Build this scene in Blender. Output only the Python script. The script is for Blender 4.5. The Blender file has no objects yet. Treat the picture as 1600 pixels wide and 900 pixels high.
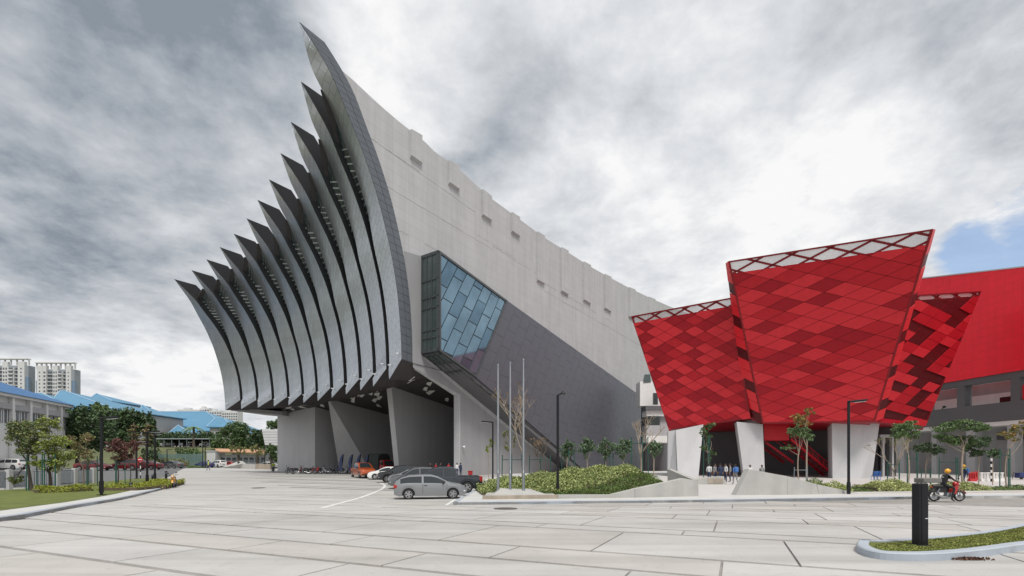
import bpy, bmesh, math, random
import numpy as np
from mathutils import Vector, Matrix
random.seed(7); RNG = np.random.default_rng(7)
SC = bpy.context.scene
COL = SC.collection
R = math.radians

# ------------------------------------------------------------------ camera, sky, sun, exposure
FPX = 755.0; HZ = 724.0; EYE = 1.6          # focal length in photo pixels, horizon row, eye height
cam_d = bpy.data.cameras.new('camera'); cam = bpy.data.objects.new('camera', cam_d); COL.objects.link(cam)
cam.location = (0, 0, EYE); cam.rotation_euler = (R(90), 0, 0)
cam_d.sensor_width = 36.0; cam_d.lens = FPX / 1600 * 36; cam_d.shift_y = (HZ - 450) / 1600
cam_d.clip_start = 0.1; cam_d.clip_end = 6000
SC.camera = cam
SC.view_settings.view_transform = 'Standard'; SC.view_settings.look = 'None'
SC.view_settings.exposure = 0.50; SC.view_settings.gamma = 1.0

SUN_EL, SUN_AZ = 60.0, 168.0                # azimuth clockwise from +Y: behind the camera, to the right
sd = bpy.data.lights.new('sun', 'SUN'); sd.energy = 2.1; sd.angle = R(16); sd.color = (1.0, 0.96, 0.9)
so = bpy.data.objects.new('sun', sd); COL.objects.link(so)
sdir = Vector((math.sin(R(SUN_AZ)) * math.cos(R(SUN_EL)), math.cos(R(SUN_AZ)) * math.cos(R(SUN_EL)), math.sin(R(SUN_EL))))
so.rotation_euler = sdir.to_track_quat('Z', 'Y').to_euler(); so.location = sdir * 100

def pdir(px, py):
    return Vector(((px - 800) / FPX, 1.0, (HZ - py) / FPX))

world = bpy.data.worlds.new('World'); SC.world = world; world.use_nodes = True
def build_world():
    nt = world.node_tree; N = nt.nodes; L = nt.links; N.clear()
    def node(t, **k):
        n = N.new(t)
        for a, b in k.items(): setattr(n, a, b)
        return n
    def M(op, a, b=None, clamp=False):
        n = node('ShaderNodeMath', operation=op, use_clamp=clamp)
        for i, v in enumerate((a, b)):
            if v is None: continue
            if hasattr(v, 'links'): L.new(v, n.inputs[i])
            else: n.inputs[i].default_value = v
        return n.outputs[0]
    def MR(v, a, b, c=0.0, d=1.0):
        n = node('ShaderNodeMapRange', interpolation_type='SMOOTHSTEP'); L.new(v, n.inputs[0])
        for i, q in zip((1, 2, 3, 4), (a, b, c, d)): n.inputs[i].default_value = q
        return n.outputs[0]
    out = node('ShaderNodeOutputWorld'); bg = node('ShaderNodeBackground'); bg.inputs[1].default_value = 0.1
    sky = node('ShaderNodeTexSky', sky_type='NISHITA'); sky.sun_disc = False
    sky.sun_elevation = R(SUN_EL); sky.sun_rotation = R(SUN_AZ); sky.air_density = 1.0; sky.dust_density = 1.5
    tc = node('ShaderNodeTexCoord')
    nrm = node('ShaderNodeVectorMath', operation='NORMALIZE'); L.new(tc.outputs['Generated'], nrm.inputs[0])
    D = nrm.outputs[0]
    sep = node('ShaderNodeSeparateXYZ'); L.new(D, sep.inputs[0])
    zz = M('ADD', M('MAXIMUM', sep.outputs[2], 0.0), 0.22)
    cmb = node('ShaderNodeCombineXYZ')
    L.new(M('DIVIDE', sep.outputs[0], zz), cmb.inputs[0]); L.new(M('DIVIDE', sep.outputs[1], zz), cmb.inputs[1])
    def noise(vec, sc, det, rough, dist, off):
        mp = node('ShaderNodeMapping'); mp.inputs[1].default_value = off; L.new(vec, mp.inputs[0])
        n = node('ShaderNodeTexNoise'); n.inputs['Scale'].default_value = sc; n.inputs['Detail'].default_value = det
        n.inputs['Roughness'].default_value = rough; n.inputs['Distortion'].default_value = dist
        L.new(mp.outputs[0], n.inputs['Vector']); return n
    # direction warped by noise, so that every bank of cloud has a ragged edge
    wn = noise(cmb.outputs[0], 1.5, 6, 0.55, 0.3, (3.1, 1.7, 0))
    sub = node('ShaderNodeVectorMath', operation='SUBTRACT'); L.new(wn.outputs['Color'], sub.inputs[0]); sub.inputs[1].default_value = (.5, .5, .5)
    scl = node('ShaderNodeVectorMath', operation='SCALE'); L.new(sub.outputs[0], scl.inputs[0]); scl.inputs['Scale'].default_value = 0.34
    add = node('ShaderNodeVectorMath', operation='ADD'); L.new(D, add.inputs[0]); L.new(scl.outputs[0], add.inputs[1])
    wd = node('ShaderNodeVectorMath', operation='NORMALIZE'); L.new(add.outputs[0], wd.inputs[0])
    scl2 = node('ShaderNodeVectorMath', operation='SCALE'); L.new(sub.outputs[0], scl2.inputs[0]); scl2.inputs['Scale'].default_value = 0.10
    add2 = node('ShaderNodeVectorMath', operation='ADD'); L.new(D, add2.inputs[0]); L.new(scl2.outputs[0], add2.inputs[1])
    wd2 = node('ShaderNodeVectorMath', operation='NORMALIZE'); L.new(add2.outputs[0], wd2.inputs[0])
    def blob(px, py, rad, wd=wd):            # soft bank centred on a direction
        v = pdir(px, py).normalized()
        d = node('ShaderNodeVectorMath', operation='DOT_PRODUCT'); L.new(wd.outputs[0], d.inputs[0]); d.inputs[1].default_value = v
        return MR(d.outputs['Value'], math.cos(R(rad)), 1.0)
    base = noise(cmb.outputs[0], 0.9, 9, 0.56, 0.35, (5.3, 0.4, 0))
    fine = noise(cmb.outputs[0], 3.2, 8, 0.6, 0.2, (1.3, 7.4, 2))
    vfine = noise(cmb.outputs[0], 8.5, 7, 0.62, 0.15, (4.3, 2.4, 5))
    s = M('ADD', M('MULTIPLY', base.outputs[0], 1.25), M('MULTIPLY', fine.outputs[0], 1.35))
    s = M('ADD', s, M('MULTIPLY', vfine.outputs[0], 0.62))
    s = M('SUBTRACT', s, 1.02)
    for px, py, rad, wgt in ((120, 90, 27, -.50), (330, 130, 15, -.20), (690, 190, 9, -.24), (1330, 60, 22, -.16),
                             (30, 410, 11, -.06), (130, 480, 9, -.06), (1540, 250, 14, -.10), (860, 150, 8, -.12),
                             (620, 70, 11, .40), (330, 240, 12, .30), (1010, 180, 14, .14), (560, 280, 12, .26), (1180, 300, 13, .06),
                             (200, 330, 9, .12), (260, 595, 9, .16), (890, 330, 10, .12), (60, 560, 8, .0), (1340, 290, 11, .10), (1080, 420, 10, .1)):
        s = M('ADD', s, M('MULTIPLY', blob(px, py, rad), wgt))
    s = M('ADD', M('MULTIPLY', s, 0.86), 0.20)
    ramp = node('ShaderNodeValToRGB'); L.new(s, ramp.inputs[0]); cr = ramp.color_ramp
    cr.elements[0].position = 0.10; cr.elements[0].color = (.27, .315, .37, 1)
    cr.elements[1].position = 0.92; cr.elements[1].color = (1.0, 1.0, 1.0, 1)
    for p, c in ((.30, (.445, .483, .53, 1)), (.50, (.62, .645, .68, 1)), (.70, (.79, .81, .84, 1))):
        e = cr.elements.new(p); e.color = c
    mul = node('ShaderNodeVectorMath', operation='SCALE'); L.new(ramp.outputs[0], mul.inputs[0]); mul.inputs['Scale'].default_value = 6.7
    hole = M('ADD', M('MULTIPLY', blob(1605, 385, 6.2, wd2), 1.05), M('MULTIPLY', blob(1480, 428, 4.0, wd2), .65))
    hole = M('ADD', hole, M('MULTIPLY', blob(652, 95, 3.0, wd2), .5))
    hole = M('SUBTRACT', M('MULTIPLY', hole, 2.6), M('ADD', M('MULTIPLY', fine.outputs[0], 3.0), M('MULTIPLY', vfine.outputs[0], 2.6)))
    hole = M('MULTIPLY', M('ADD', hole, 1.0, True), .8)
    skm = node('ShaderNodeVectorMath', operation='SCALE'); L.new(sky.outputs[0], skm.inputs[0]); skm.inputs['Scale'].default_value = 1.35
    mix = node('ShaderNodeMix', data_type='RGBA'); L.new(hole, mix.inputs[0]); L.new(mul.outputs[0], mix.inputs[6]); L.new(skm.outputs[0], mix.inputs[7])
    L.new(mix.outputs[2], bg.inputs[0]); L.new(bg.outputs[0], out.inputs[0])
build_world()

# ------------------------------------------------------------------ helpers
def sm(t): t = min(1, max(0, t)); return t * t * (3 - 2 * t)
def g(x, y):                               # height of the ground
    if y < 28: z = -0.0146 * y
    else: z = -0.409 + 0.51 * sm((y - 28) / 50)
    z += 0.55 * sm((-x - 36) / 24) * sm((y - 40) / 30) * 1.0
    z += 7.2 * sm((y - 122) / 55) * sm((-x - 18) / 30)
    z += 3.0 * sm((y - 190) / 200) * sm((-x - 18) / 30)
    return z
def P(px, Y, z=None):
    x = (px - 800) / FPX * Y
    return Vector((x, Y, g(x, Y) if z is None else z))
def ZY(py, Y): return EYE + (HZ - py) / FPX * Y
def Q(px, py, Y): return Vector(((px - 800) / FPX * Y, Y, ZY(py, Y)))
def gp(px, py, h=0.0):                     # the ground (raised by h) seen at a photo pixel
    d = pdir(px, py); lo, y = 2.0, 2.0
    while y < 900:
        if EYE + d.z * y < g(d.x * y, y) + h: break
        lo = y; y += 0.5
    hi = y
    for _ in range(30):
        m = (lo + hi) / 2
        if EYE + d.z * m < g(d.x * m, m) + h: hi = m
        else: lo = m
    return Vector((d.x * hi, hi, g(d.x * hi, hi) + h))
def onplane(px, py, p0, n):
    o = Vector((0, 0, EYE)); d = pdir(px, py); n = Vector(n)
    return o + d * ((Vector(p0) - o).dot(n) / d.dot(n))

MATS = {}
def mat(name, col, rough=0.6, metal=0.0, var=0.08, vscale=3.0, bump=0.0, bscale=30.0, island=0.0, spec=0.5, stain=0.0, trans=0.0, ior=1.45, emit=None, coat=0.0):
    m = bpy.data.materials.new(name); m.use_nodes = True; MATS[name] = m
    nt = m.node_tree; N = nt.nodes; L = nt.links; b = N['Principled BSDF']
    b.inputs['Roughness'].default_value = rough; b.inputs['Metallic'].default_value = metal
    b.inputs['Specular IOR Level'].default_value = spec
    if trans: b.inputs['Transmission Weight'].default_value = trans; b.inputs['IOR'].default_value = ior
    if coat: b.inputs['Coat Weight'].default_value = coat; b.inputs['Coat Roughness'].default_value = .06
    geo = N.new('ShaderNodeNewGeometry'); vec = geo.outputs['Position']
    nz = N.new('ShaderNodeTexNoise'); nz.inputs['Scale'].default_value = vscale; nz.inputs['Detail'].default_value = 6; nz.inputs['Roughness'].default_value = .6
    L.new(vec, nz.inputs['Vector'])
    mr = N.new('ShaderNodeMapRange'); L.new(nz.outputs[0], mr.inputs[0])
    mr.inputs[1].default_value = .25; mr.inputs[2].default_value = .75; mr.inputs[3].default_value = 1 - var; mr.inputs[4].default_value = 1 + var
    val = mr.outputs[0]
    if island:
        ma = N.new('ShaderNodeMapRange'); L.new(geo.outputs['Random Per Island'], ma.inputs[0]); ma.inputs[3].default_value = 1 - island; ma.inputs[4].default_value = 1 + island
        mm = N.new('ShaderNodeMath'); mm.operation = 'MULTIPLY'; L.new(val, mm.inputs[0]); L.new(ma.outputs[0], mm.inputs[1]); val = mm.outputs[0]
    if stain:                                 # vertical weather streaks and big patches
        mp = N.new('ShaderNodeMapping'); mp.inputs[3].default_value = (.9, .9, .06); L.new(vec, mp.inputs[0])
        n2 = N.new('ShaderNodeTexNoise'); n2.inputs['Scale'].default_value = 1.3; n2.inputs['Detail'].default_value = 7; L.new(mp.outputs[0], n2.inputs['Vector'])
        ma = N.new('ShaderNodeMapRange'); L.new(n2.outputs[0], ma.inputs[0]); ma.inputs[1].default_value = .3; ma.inputs[2].default_value = .7; ma.inputs[3].default_value = 1 - stain; ma.inputs[4].default_value = 1 + stain * .6
        mm = N.new('ShaderNodeMath'); mm.operation = 'MULTIPLY'; L.new(val, mm.inputs[0]); L.new(ma.outputs[0], mm.inputs[1]); val = mm.outputs[0]
    sc = N.new('ShaderNodeVectorMath'); sc.operation = 'SCALE'; sc.inputs[0].default_value = col[:3]; L.new(val, sc.inputs['Scale'])
    L.new(sc.outputs[0], b.inputs['Base Color'])
    if bump:
        nb = N.new('ShaderNodeTexNoise'); nb.inputs['Scale'].default_value = bscale; nb.inputs['Detail'].default_value = 4; L.new(vec, nb.inputs['Vector'])
        bp = N.new('ShaderNodeBump'); bp.inputs['Strength'].default_value = bump; bp.inputs['Distance'].default_value = .03
        L.new(nb.outputs[0], bp.inputs['Height']); L.new(bp.outputs[0], b.inputs['Normal'])
    if emit: b.inputs['Emission Color'].default_value = (*emit[:3], 1); b.inputs['Emission Strength'].default_value = emit[3]
    return m
def uv_tiles(m, sx, sy, ang, dark=.72, width=.03, tilevar=.12, offset=.5):     # panel joints from a UV map in metres
    nt = m.node_tree; N = nt.nodes; L = nt.links; b = N['Principled BSDF']
    uv = N.new('ShaderNodeUVMap'); mp = N.new('ShaderNodeMapping'); mp.inputs[2].default_value = (0, 0, R(ang)); L.new(uv.outputs[0], mp.inputs[0])
    br = N.new('ShaderNodeTexBrick'); L.new(mp.outputs[0], br.inputs['Vector'])
    br.inputs['Scale'].default_value = 1; br.inputs['Brick Width'].default_value = sx; br.inputs['Row Height'].default_value = sy
    br.inputs['Mortar Size'].default_value = width; br.inputs['Mortar Smooth'].default_value = .1; br.offset = offset
    br.inputs['Color1'].default_value = (1 - tilevar,) * 3 + (1,); br.inputs['Color2'].default_value = (1 + tilevar,) * 3 + (1,); br.inputs['Mortar'].default_value = (dark,) * 3 + (1,)
    old = b.inputs['Base Color'].links[0].from_socket
    mx = N.new('ShaderNodeVectorMath'); mx.operation = 'MULTIPLY'; L.new(old, mx.inputs[0]); L.new(br.outputs[0], mx.inputs[1]); L.new(mx.outputs[0], b.inputs['Base Color'])
    rr = N.new('ShaderNodeMath'); rr.operation = 'MULTIPLY_ADD'; rr.inputs[1].default_value = .22; rr.inputs[2].default_value = b.inputs['Roughness'].default_value - .2
    L.new(br.outputs[0], rr.inputs[0]); L.new(rr.outputs[0], b.inputs['Roughness'])
    bp = N.new('ShaderNodeBump'); bp.invert = True; bp.inputs['Strength'].default_value = .5; bp.inputs['Distance'].default_value = .03
    L.new(br.outputs['Fac'], bp.inputs['Height']); L.new(bp.outputs[0], b.inputs['Normal'])

class MB:
    """collects faces; build() links them as one mesh object"""
    def __init__(s): s.v = []; s.f = []; s.m = []; s.uv = {}
    def add(s, vs, fs, mi=0):
        o = len(s.v); s.v += [tuple(p) for p in vs]
        for f in fs: s.f.append(tuple(i + o for i in f)); s.m.append(mi)
    def quad(s, a, b, c, d, mi=0): s.add((a, b, c, d), ((0, 1, 2, 3),), mi)
    def poly(s, pts, mi=0): s.add(pts, (tuple(range(len(pts))),), mi)
    def box(s, c, d, rz=0.0, mi=0, ry=0.0, bev=0.0):
        x, y, z = (q / 2 for q in d)
        mt = Matrix.Translation(c) @ Matrix.Rotation(rz, 4, 'Z') @ Matrix.Rotation(ry, 4, 'Y')
        if bev <= 0:
            vs = [mt @ Vector((i * x, j * y, k * z)) for k in (-1, 1) for j in (-1, 1) for i in (-1, 1)]
            s.add(vs, ((0, 2, 3, 1), (4, 5, 7, 6), (0, 1, 5, 4), (2, 6, 7, 3), (0, 4, 6, 2), (1, 3, 7, 5)), mi); return
        b = min(bev, x * .9, y * .9, z * .9); ring = [(x, y - b), (x - b, y), (-x + b, y), (-x, y - b), (-x, -y + b), (-x + b, -y), (x - b, -y), (x, -y + b)]
        inn = [(p * (x - b) / x, q * (y - b) / y) for p, q in ring]
        lv = [(inn, -z), (ring, -z + b), (ring, z - b), (inn, z)]
        vs = [mt @ Vector((p, q, zz)) for rg, zz in lv for p, q in rg]
        fs = [tuple(range(7, -1, -1)), tuple(range(24, 32))]
        for l in range(3):
            for i in range(8): j = (i + 1) % 8; fs.append((l * 8 + i, l * 8 + j, l * 8 + 8 + j, l * 8 + 8 + i))
        s.add(vs, fs, mi)
    def prism(s, bottom, top, mi=0):
        n = len(bottom)
        fs = [tuple(range(n - 1, -1, -1)), tuple(range(n, 2 * n))] + [(i, (i + 1) % n, n + (i + 1) % n, n + i) for i in range(n)]
        s.add(list(bottom) + list(top), fs, mi)
    def tube(s, pts, rad, n=8, mi=0, cap=True):
        pts = [Vector(p) for p in pts]; k = len(pts)
        if not hasattr(rad, '__len__'): rad = [rad] * k
        vs = []; up0 = None
        for i, p in enumerate(pts):
            t = (pts[min(i + 1, k - 1)] - pts[max(i - 1, 0)])
            t = t.normalized() if t.length > 1e-9 else Vector((0, 0, 1))
            a = (up0 if up0 is not None else (Vector((1, 0, 0)) if abs(t.z) > .9 else Vector((0, 0, 1))))
            e1 = a - t * a.dot(t)
            if e1.length < 1e-4: a = Vector((0, 1, .3)); e1 = a - t * a.dot(t)
            e1.normalize(); e2 = t.cross(e1); up0 = e1
            for j in range(n):
                w = 2 * math.pi * j / n; vs.append(p + (e1 * math.cos(w) + e2 * math.sin(w)) * rad[i])
        fs = []
        for i in range(k - 1):
            for j in range(n): q = (j + 1) % n; fs.append((i * n + j, i * n + q, i * n + n + q, i * n + n + j))
        if cap: fs.append(tuple(range(n - 1, -1, -1))); fs.append(tuple((k - 1) * n + j for j in range(n)))
        s.add(vs, fs, mi)
    def lathe(s, prof, c, axis='Z', n=16, mi=0, cap=True):      # prof: (r, h)
        vs = []; c = Vector(c)
        for r_, h in prof:
            for j in range(n):
                w = 2 * math.pi * j / n; a, b = r_ * math.cos(w), r_ * math.sin(w)
                vs.append(c + (Vector((a, b, h)) if axis == 'Z' else Vector((a, h, b)) if axis == 'Y' else Vector((h, a, b))))
        fs = [(i * n + j, i * n + (j + 1) % n, i * n + n + (j + 1) % n, i * n + n + j) for i in range(len(prof) - 1) for j in range(n)]
        if cap: fs.append(tuple(range(n - 1, -1, -1))); fs.append(tuple((len(prof) - 1) * n + j for j in range(n)))
        s.add(vs, fs, mi)
    def ellipsoid(s, c, r, n=10, m=6, mi=0, rot=None):
        vs = []; c = Vector(c)
        for i in range(m + 1):
            th = math.pi * i / m
            for j in range(n):
                w = 2 * math.pi * j / n
                p = Vector((r[0] * math.sin(th) * math.cos(w), r[1] * math.sin(th) * math.sin(w), r[2] * math.cos(th)))
                if rot is not None: p = rot @ p
                vs.append(c + p)
        s.add(vs, [(i * n + j, i * n + n + j, i * n + n + (j + 1) % n, i * n + (j + 1) % n) for i in range(m) for j in range(n)], mi)
    def build(s, name, mats, parent=None, smooth=None, fix=True):
        me = bpy.data.meshes.new(name); me.from_pydata(s.v, [], s.f)
        for m in (mats if isinstance(mats, (list, tuple)) else [mats]): me.materials.append(m)
        if any(s.m): me.polygons.foreach_set('material_index', s.m)
        if fix:
            bm = bmesh.new(); bm.from_mesh(me); bmesh.ops.recalc_face_normals(bm, faces=bm.faces); bm.to_mesh(me); bm.free()
        if smooth is not None:
            me.polygons.foreach_set('use_smooth', [True] * len(me.polygons)); me.set_sharp_from_angle(angle=R(smooth))
        o = bpy.data.objects.new(name, me); COL.objects.link(o)
        if parent is not None: o.parent = parent
        return o
def tag(o, label=None, cat=None, group=None, kind=None):
    for k, v in (('label', label), ('category', cat), ('group', group), ('kind', kind)):
        if v: o[k] = v
    return o
def thing(name, label, cat, loc=(0, 0, 0), rz=0.0, group=None):
    o = bpy.data.objects.new(name, None); COL.objects.link(o); o.empty_display_size = .2
    o.location = loc; o.rotation_euler = (0, 0, rz)
    return tag(o, label, cat, group)
def dup(o, loc=None, rz=None, label=None, group=None, parent=None, recol=None):
    c = o.copy(); COL.objects.link(c)
    if parent is not None: c.parent = parent
    if loc is not None: c.location = loc
    if rz is not None: c.rotation_euler = (0, 0, rz)
    if label: c['label'] = label
    if group: c['group'] = group
    if recol and c.type == 'MESH':
        for i, sl in enumerate(c.material_slots):
            if sl.material and sl.material.name in recol:
                sl.link = 'OBJECT'; sl.material = MATS[recol[sl.material.name]] if True else None
    for ch in o.children: dup(ch, parent=c, recol=recol)
    return c
def dupm(o, **k):       # copy whose meshes are not shared (other paint)
    c = dup(o, **{q: w for q, w in k.items() if q != 'paint'}); swap = k['paint']
    def rec(q):
        if q.type == 'MESH':
            names = [m.name for m in q.data.materials]
            if any(n in swap for n in names):
                q.data = q.data.copy()
                for i, n in enumerate(names):
                    if n in swap: q.data.materials[i] = MATS[swap[n]]
        for ch in q.children: rec(ch)
    rec(c); return c
def sheet(name, poly, m, dz=0.0, res=3.0, kind='structure', parent=None, thick=0.0, fn=None, z0=None):
    """a ground sheet following the ground, cut to a polygon (list of (x, y)); with thick > 0 it gets sides down"""
    bm = bmesh.new(); vs = [bm.verts.new((p[0], p[1], 0)) for p in poly]; bm.faces.new(vs)
    xs = [p[0] for p in poly]; ys = [p[1] for p in poly]
    for ax, lo, hi in ((0, min(xs), max(xs)), (1, min(ys), max(ys))):
        n = int((hi - lo) / res)
        for i in range(1, n + 1):
            c = lo + (hi - lo) * i / (n + 1); co = (c, 0, 0) if ax == 0 else (0, c, 0); no = (1, 0, 0) if ax == 0 else (0, 1, 0)
            bmesh.ops.bisect_plane(bm, geom=bm.verts[:] + bm.edges[:] + bm.faces[:], plane_co=co, plane_no=no)
    for v in bm.verts: v.co.z = (fn(v.co.x, v.co.y) if fn else g(v.co.x, v.co.y)) + dz
    for f in bm.faces:
        f.normal_update()
        if f.normal.z < 0: f.normal_flip()
    if thick > 0:
        be = [e for e in bm.edges if e.is_boundary]
        r = bmesh.ops.extrude_edge_only(bm, edges=be)
        for q in r['geom']:
            if isinstance(q, bmesh.types.BMVert): q.co.z -= thick
    me = bpy.data.meshes.new(name); bm.to_mesh(me); bm.free(); me.materials.append(m)
    o = bpy.data.objects.new(name, me); COL.objects.link(o)
    if kind: o['kind'] = kind
    if parent is not None: o.parent = parent
    return o
def leaves(name, pts, size, m, parent=None, kind=None, flat=0.0, jitter=.35):
    """many small bent leaf faces round the given points (N x 3)"""
    pts = np.asarray(pts, float); n = len(pts)
    a = RNG.normal(size=(n, 3)); a[:, 2] *= (1 - flat); a /= np.linalg.norm(a, axis=1)[:, None]
    b = RNG.normal(size=(n, 3)); b -= a * (a * b).sum(1)[:, None]; b /= np.linalg.norm(b, axis=1)[:, None]
    c = np.cross(a, b)
    s = size * (1 + jitter * RNG.uniform(-1, 1, (n, 1)))
    v = np.empty((n, 4, 3)); v[:, 0] = pts - a * s * .5; v[:, 1] = pts + b * s * .28 + c * s * .06; v[:, 2] = pts + a * s * .5; v[:, 3] = pts - b * s * .28 + c * s * .06
    me = bpy.data.meshes.new(name); me.vertices.add(n * 4); me.vertices.foreach_set('co', v.reshape(-1).astype('f4'))
    me.loops.add(n * 4); me.loops.foreach_set('vertex_index', np.arange(n * 4, dtype='i4'))
    me.polygons.add(n); me.polygons.foreach_set('loop_start', np.arange(0, n * 4, 4, dtype='i4'))
    me.update(calc_edges=True); me.materials.append(m)
    o = bpy.data.objects.new(name, me); COL.objects.link(o)
    if parent is not None: o.parent = parent
    if kind: o['kind'] = kind
    return o
def clump(c, r, n, shell=.55):
    d = RNG.normal(size=(n, 3)); d /= np.linalg.norm(d, axis=1)[:, None]
    q = (shell + (1 - shell) * RNG.random((n, 1)) ** .6) * (0.8 + .35 * RNG.random((n, 1)))
    return np.asarray(c) + d * q * np.asarray(r)

# ------------------------------------------------------------------ materials
concrete = mat('wall_concrete', (.455, .457, .468), .8, var=.05, vscale=.35, bump=.3, bscale=5, stain=.08)
def formwork(m):                              # faint shutter-board panels and tie marks, laid out along the wall
    nt = m.node_tree; N = nt.nodes; L = nt.links; b = N['Principled BSDF']; geo = N.new('ShaderNodeNewGeometry')
    d = N.new('ShaderNodeVectorMath'); d.operation = 'DOT_PRODUCT'; d.inputs[1].default_value = (.5709, .8210, 0); L.new(geo.outputs['Position'], d.inputs[0])
    sp = N.new('ShaderNodeSeparateXYZ'); L.new(geo.outputs['Position'], sp.inputs[0]); cb = N.new('ShaderNodeCombineXYZ'); L.new(d.outputs['Value'], cb.inputs[0]); L.new(sp.outputs[2], cb.inputs[1])
    br = N.new('ShaderNodeTexBrick'); L.new(cb.outputs[0], br.inputs['Vector']); br.inputs['Scale'].default_value = 1; br.inputs['Brick Width'].default_value = 2.4; br.inputs['Row Height'].default_value = 1.2; br.inputs['Mortar Size'].default_value = .03; br.offset = 0
    br.inputs['Color1'].default_value = (.975,) * 3 + (1,); br.inputs['Color2'].default_value = (1.025,) * 3 + (1,); br.inputs['Mortar'].default_value = (.88,) * 3 + (1,)
    old = b.inputs['Base Color'].links[0].from_socket; mx = N.new('ShaderNodeVectorMath'); mx.operation = 'MULTIPLY'; L.new(old, mx.inputs[0]); L.new(br.outputs[0], mx.inputs[1]); L.new(mx.outputs[0], b.inputs['Base Color'])
formwork(concrete)
slab_m = mat('paving_concrete', (.465, .455, .435), .72, var=.10, vscale=.6, bump=.15, bscale=40)
slab_w = mat('paving_concrete_warm', (.462, .445, .418), .72, var=.10, vscale=.6, bump=.15, bscale=40)
slab_l = mat('paving_concrete_pale', (.485, .475, .46), .7, var=.08, vscale=.6, bump=.15, bscale=40)
joint_m = mat('paving_strip', (.33, .315, .295), .85, var=.22, vscale=3)
far_pave = mat('paving_far', (.46, .45, .43), .75, var=.08, vscale=.4)
def wear(m, k=.16):                          # tyre streaks, blotches, spots and grit on the paving
    nt = m.node_tree; N = nt.nodes; L = nt.links; b = N['Principled BSDF']; geo = N.new('ShaderNodeNewGeometry'); old = b.inputs['Base Color'].links[0].from_socket
    for rot, scl, sc, lo, hi, amp in ((65, (.05, 1.0, 1), 1.1, .44, .66, k), (28, (.045, .9, 1), .9, .5, .68, k * .8), (0, (1, 1, 1), .22, .40, .70, k * .7), (0, (1, 1, 1), 5.0, .60, .76, k * 1.1), (0, (1, 1, 1), 70.0, .42, .66, k * .5)):
        mp = N.new('ShaderNodeMapping'); mp.inputs[2].default_value = (0, 0, R(rot)); mp.inputs[3].default_value = scl; L.new(geo.outputs['Position'], mp.inputs[0])
        nz = N.new('ShaderNodeTexNoise'); nz.inputs['Scale'].default_value = sc; nz.inputs['Detail'].default_value = 6; nz.inputs['Distortion'].default_value = .6; L.new(mp.outputs[0], nz.inputs['Vector'])
        mr = N.new('ShaderNodeMapRange'); L.new(nz.outputs[0], mr.inputs[0]); mr.inputs[1].default_value = lo; mr.inputs[2].default_value = hi; mr.inputs[3].default_value = 1.0; mr.inputs[4].default_value = 1 - amp
        s = N.new('ShaderNodeVectorMath'); s.operation = 'SCALE'; L.new(old, s.inputs[0]); L.new(mr.outputs[0], s.inputs['Scale']); old = s.outputs[0]
    L.new(old, b.inputs['Base Color'])
for _m in (slab_m, slab_w, slab_l, far_pave): wear(_m)
wear(joint_m, .25)
asphalt = mat('asphalt', (.13, .13, .135), .9, var=.15, vscale=.8)
lawn_m = mat('lawn_grass', (.12, .145, .03), .95, var=.35, vscale=1.6, bump=.8, bscale=60)
terrain_m = mat('terrain_grass', (.10, .11, .045), .95, var=.35, vscale=.12)
kerb_m = mat('kerb_grey', (.36, .40, .45), .7, var=.08, vscale=2)
path_m = mat('footpath', (.50, .495, .48), .75, var=.08, vscale=1)
board_c = mat('cast_concrete', (.40, .395, .375), .75, var=.10, vscale=1.2, bump=.2, bscale=14, stain=.10)
earth_c = mat('stained_concrete', (.34, .29, .235), .8, var=.2, vscale=2, stain=.2)
fin_m = mat('fin_cladding', (.53, .56, .60), .36, .85, var=.05, vscale=.5)
uv_tiles(fin_m, 1.25, .62, 52, dark=.7, width=.03, tilevar=.06)
strip_m = mat('fin_side_panel', (.13, .145, .165), .42, .35, var=.08, vscale=1.2)
dark_m = mat('dark_metal', (.028, .029, .032), .5, .3, var=.1)
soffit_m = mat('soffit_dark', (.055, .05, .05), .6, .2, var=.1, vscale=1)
fin_dark = mat('fin_dark_side', (.035, .036, .04), .5, .3, var=.1)  # very dark tone of the fins' side and rear faces
glaze_m = mat('louvre_glass', (.035, .05, .052), .2, .0, var=.3, vscale=2, spec=.8)
mull_m = mat('mullion', (.09, .10, .105), .45, .5)
louv_m = mat('louvre_blade', (.34, .37, .36), .4, .3)
clad_m = mat('box_cladding', (.112, .118, .138), .42, .35, var=.05, vscale=.8)
glass_m = mat('blue_glass', (.15, .245, .32), .05, .6, var=.25, vscale=.35, spec=.8)
glass_g = mat('green_glass', (.06, .085, .085), .06, .2, var=.3, vscale=.6, spec=.8)
wallpale = mat('pale_grey_wall', (.50, .50, .51), .75, var=.05, vscale=.5, stain=.05)
walllow = mat('painted_lower_wall', (.305, .305, .315), .75, var=.05, vscale=.5, stain=.06)
wallgrey = mat('painted_grey_wall', (.39, .39, .40), .75, var=.05, vscale=.5, stain=.06)
walldark = mat('painted_dark_grey_wall', (.115, .115, .122), .75, var=.06, vscale=.5)
walldeep = mat('charcoal_wall', (.085, .085, .09), .8, var=.06)
white_m = mat('white_paint', (.72, .72, .71), .6, var=.04, stain=.05)
black_m = mat('black_void', (.012, .012, .014), .8)
red_l = mat('red_panel_light', (.60, .022, .034), .42, .1, var=.08, vscale=1.4, spec=.4)
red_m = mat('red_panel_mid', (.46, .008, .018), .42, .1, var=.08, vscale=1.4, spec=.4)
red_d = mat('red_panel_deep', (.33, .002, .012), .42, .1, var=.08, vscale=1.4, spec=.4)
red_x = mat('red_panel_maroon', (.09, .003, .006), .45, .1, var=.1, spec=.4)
red_f = mat('red_steel_frame', (.22, .008, .014), .45, .2)
red_w2 = mat('red_panel_vivid', (.72, .02, .03), .45, var=.06)
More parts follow.
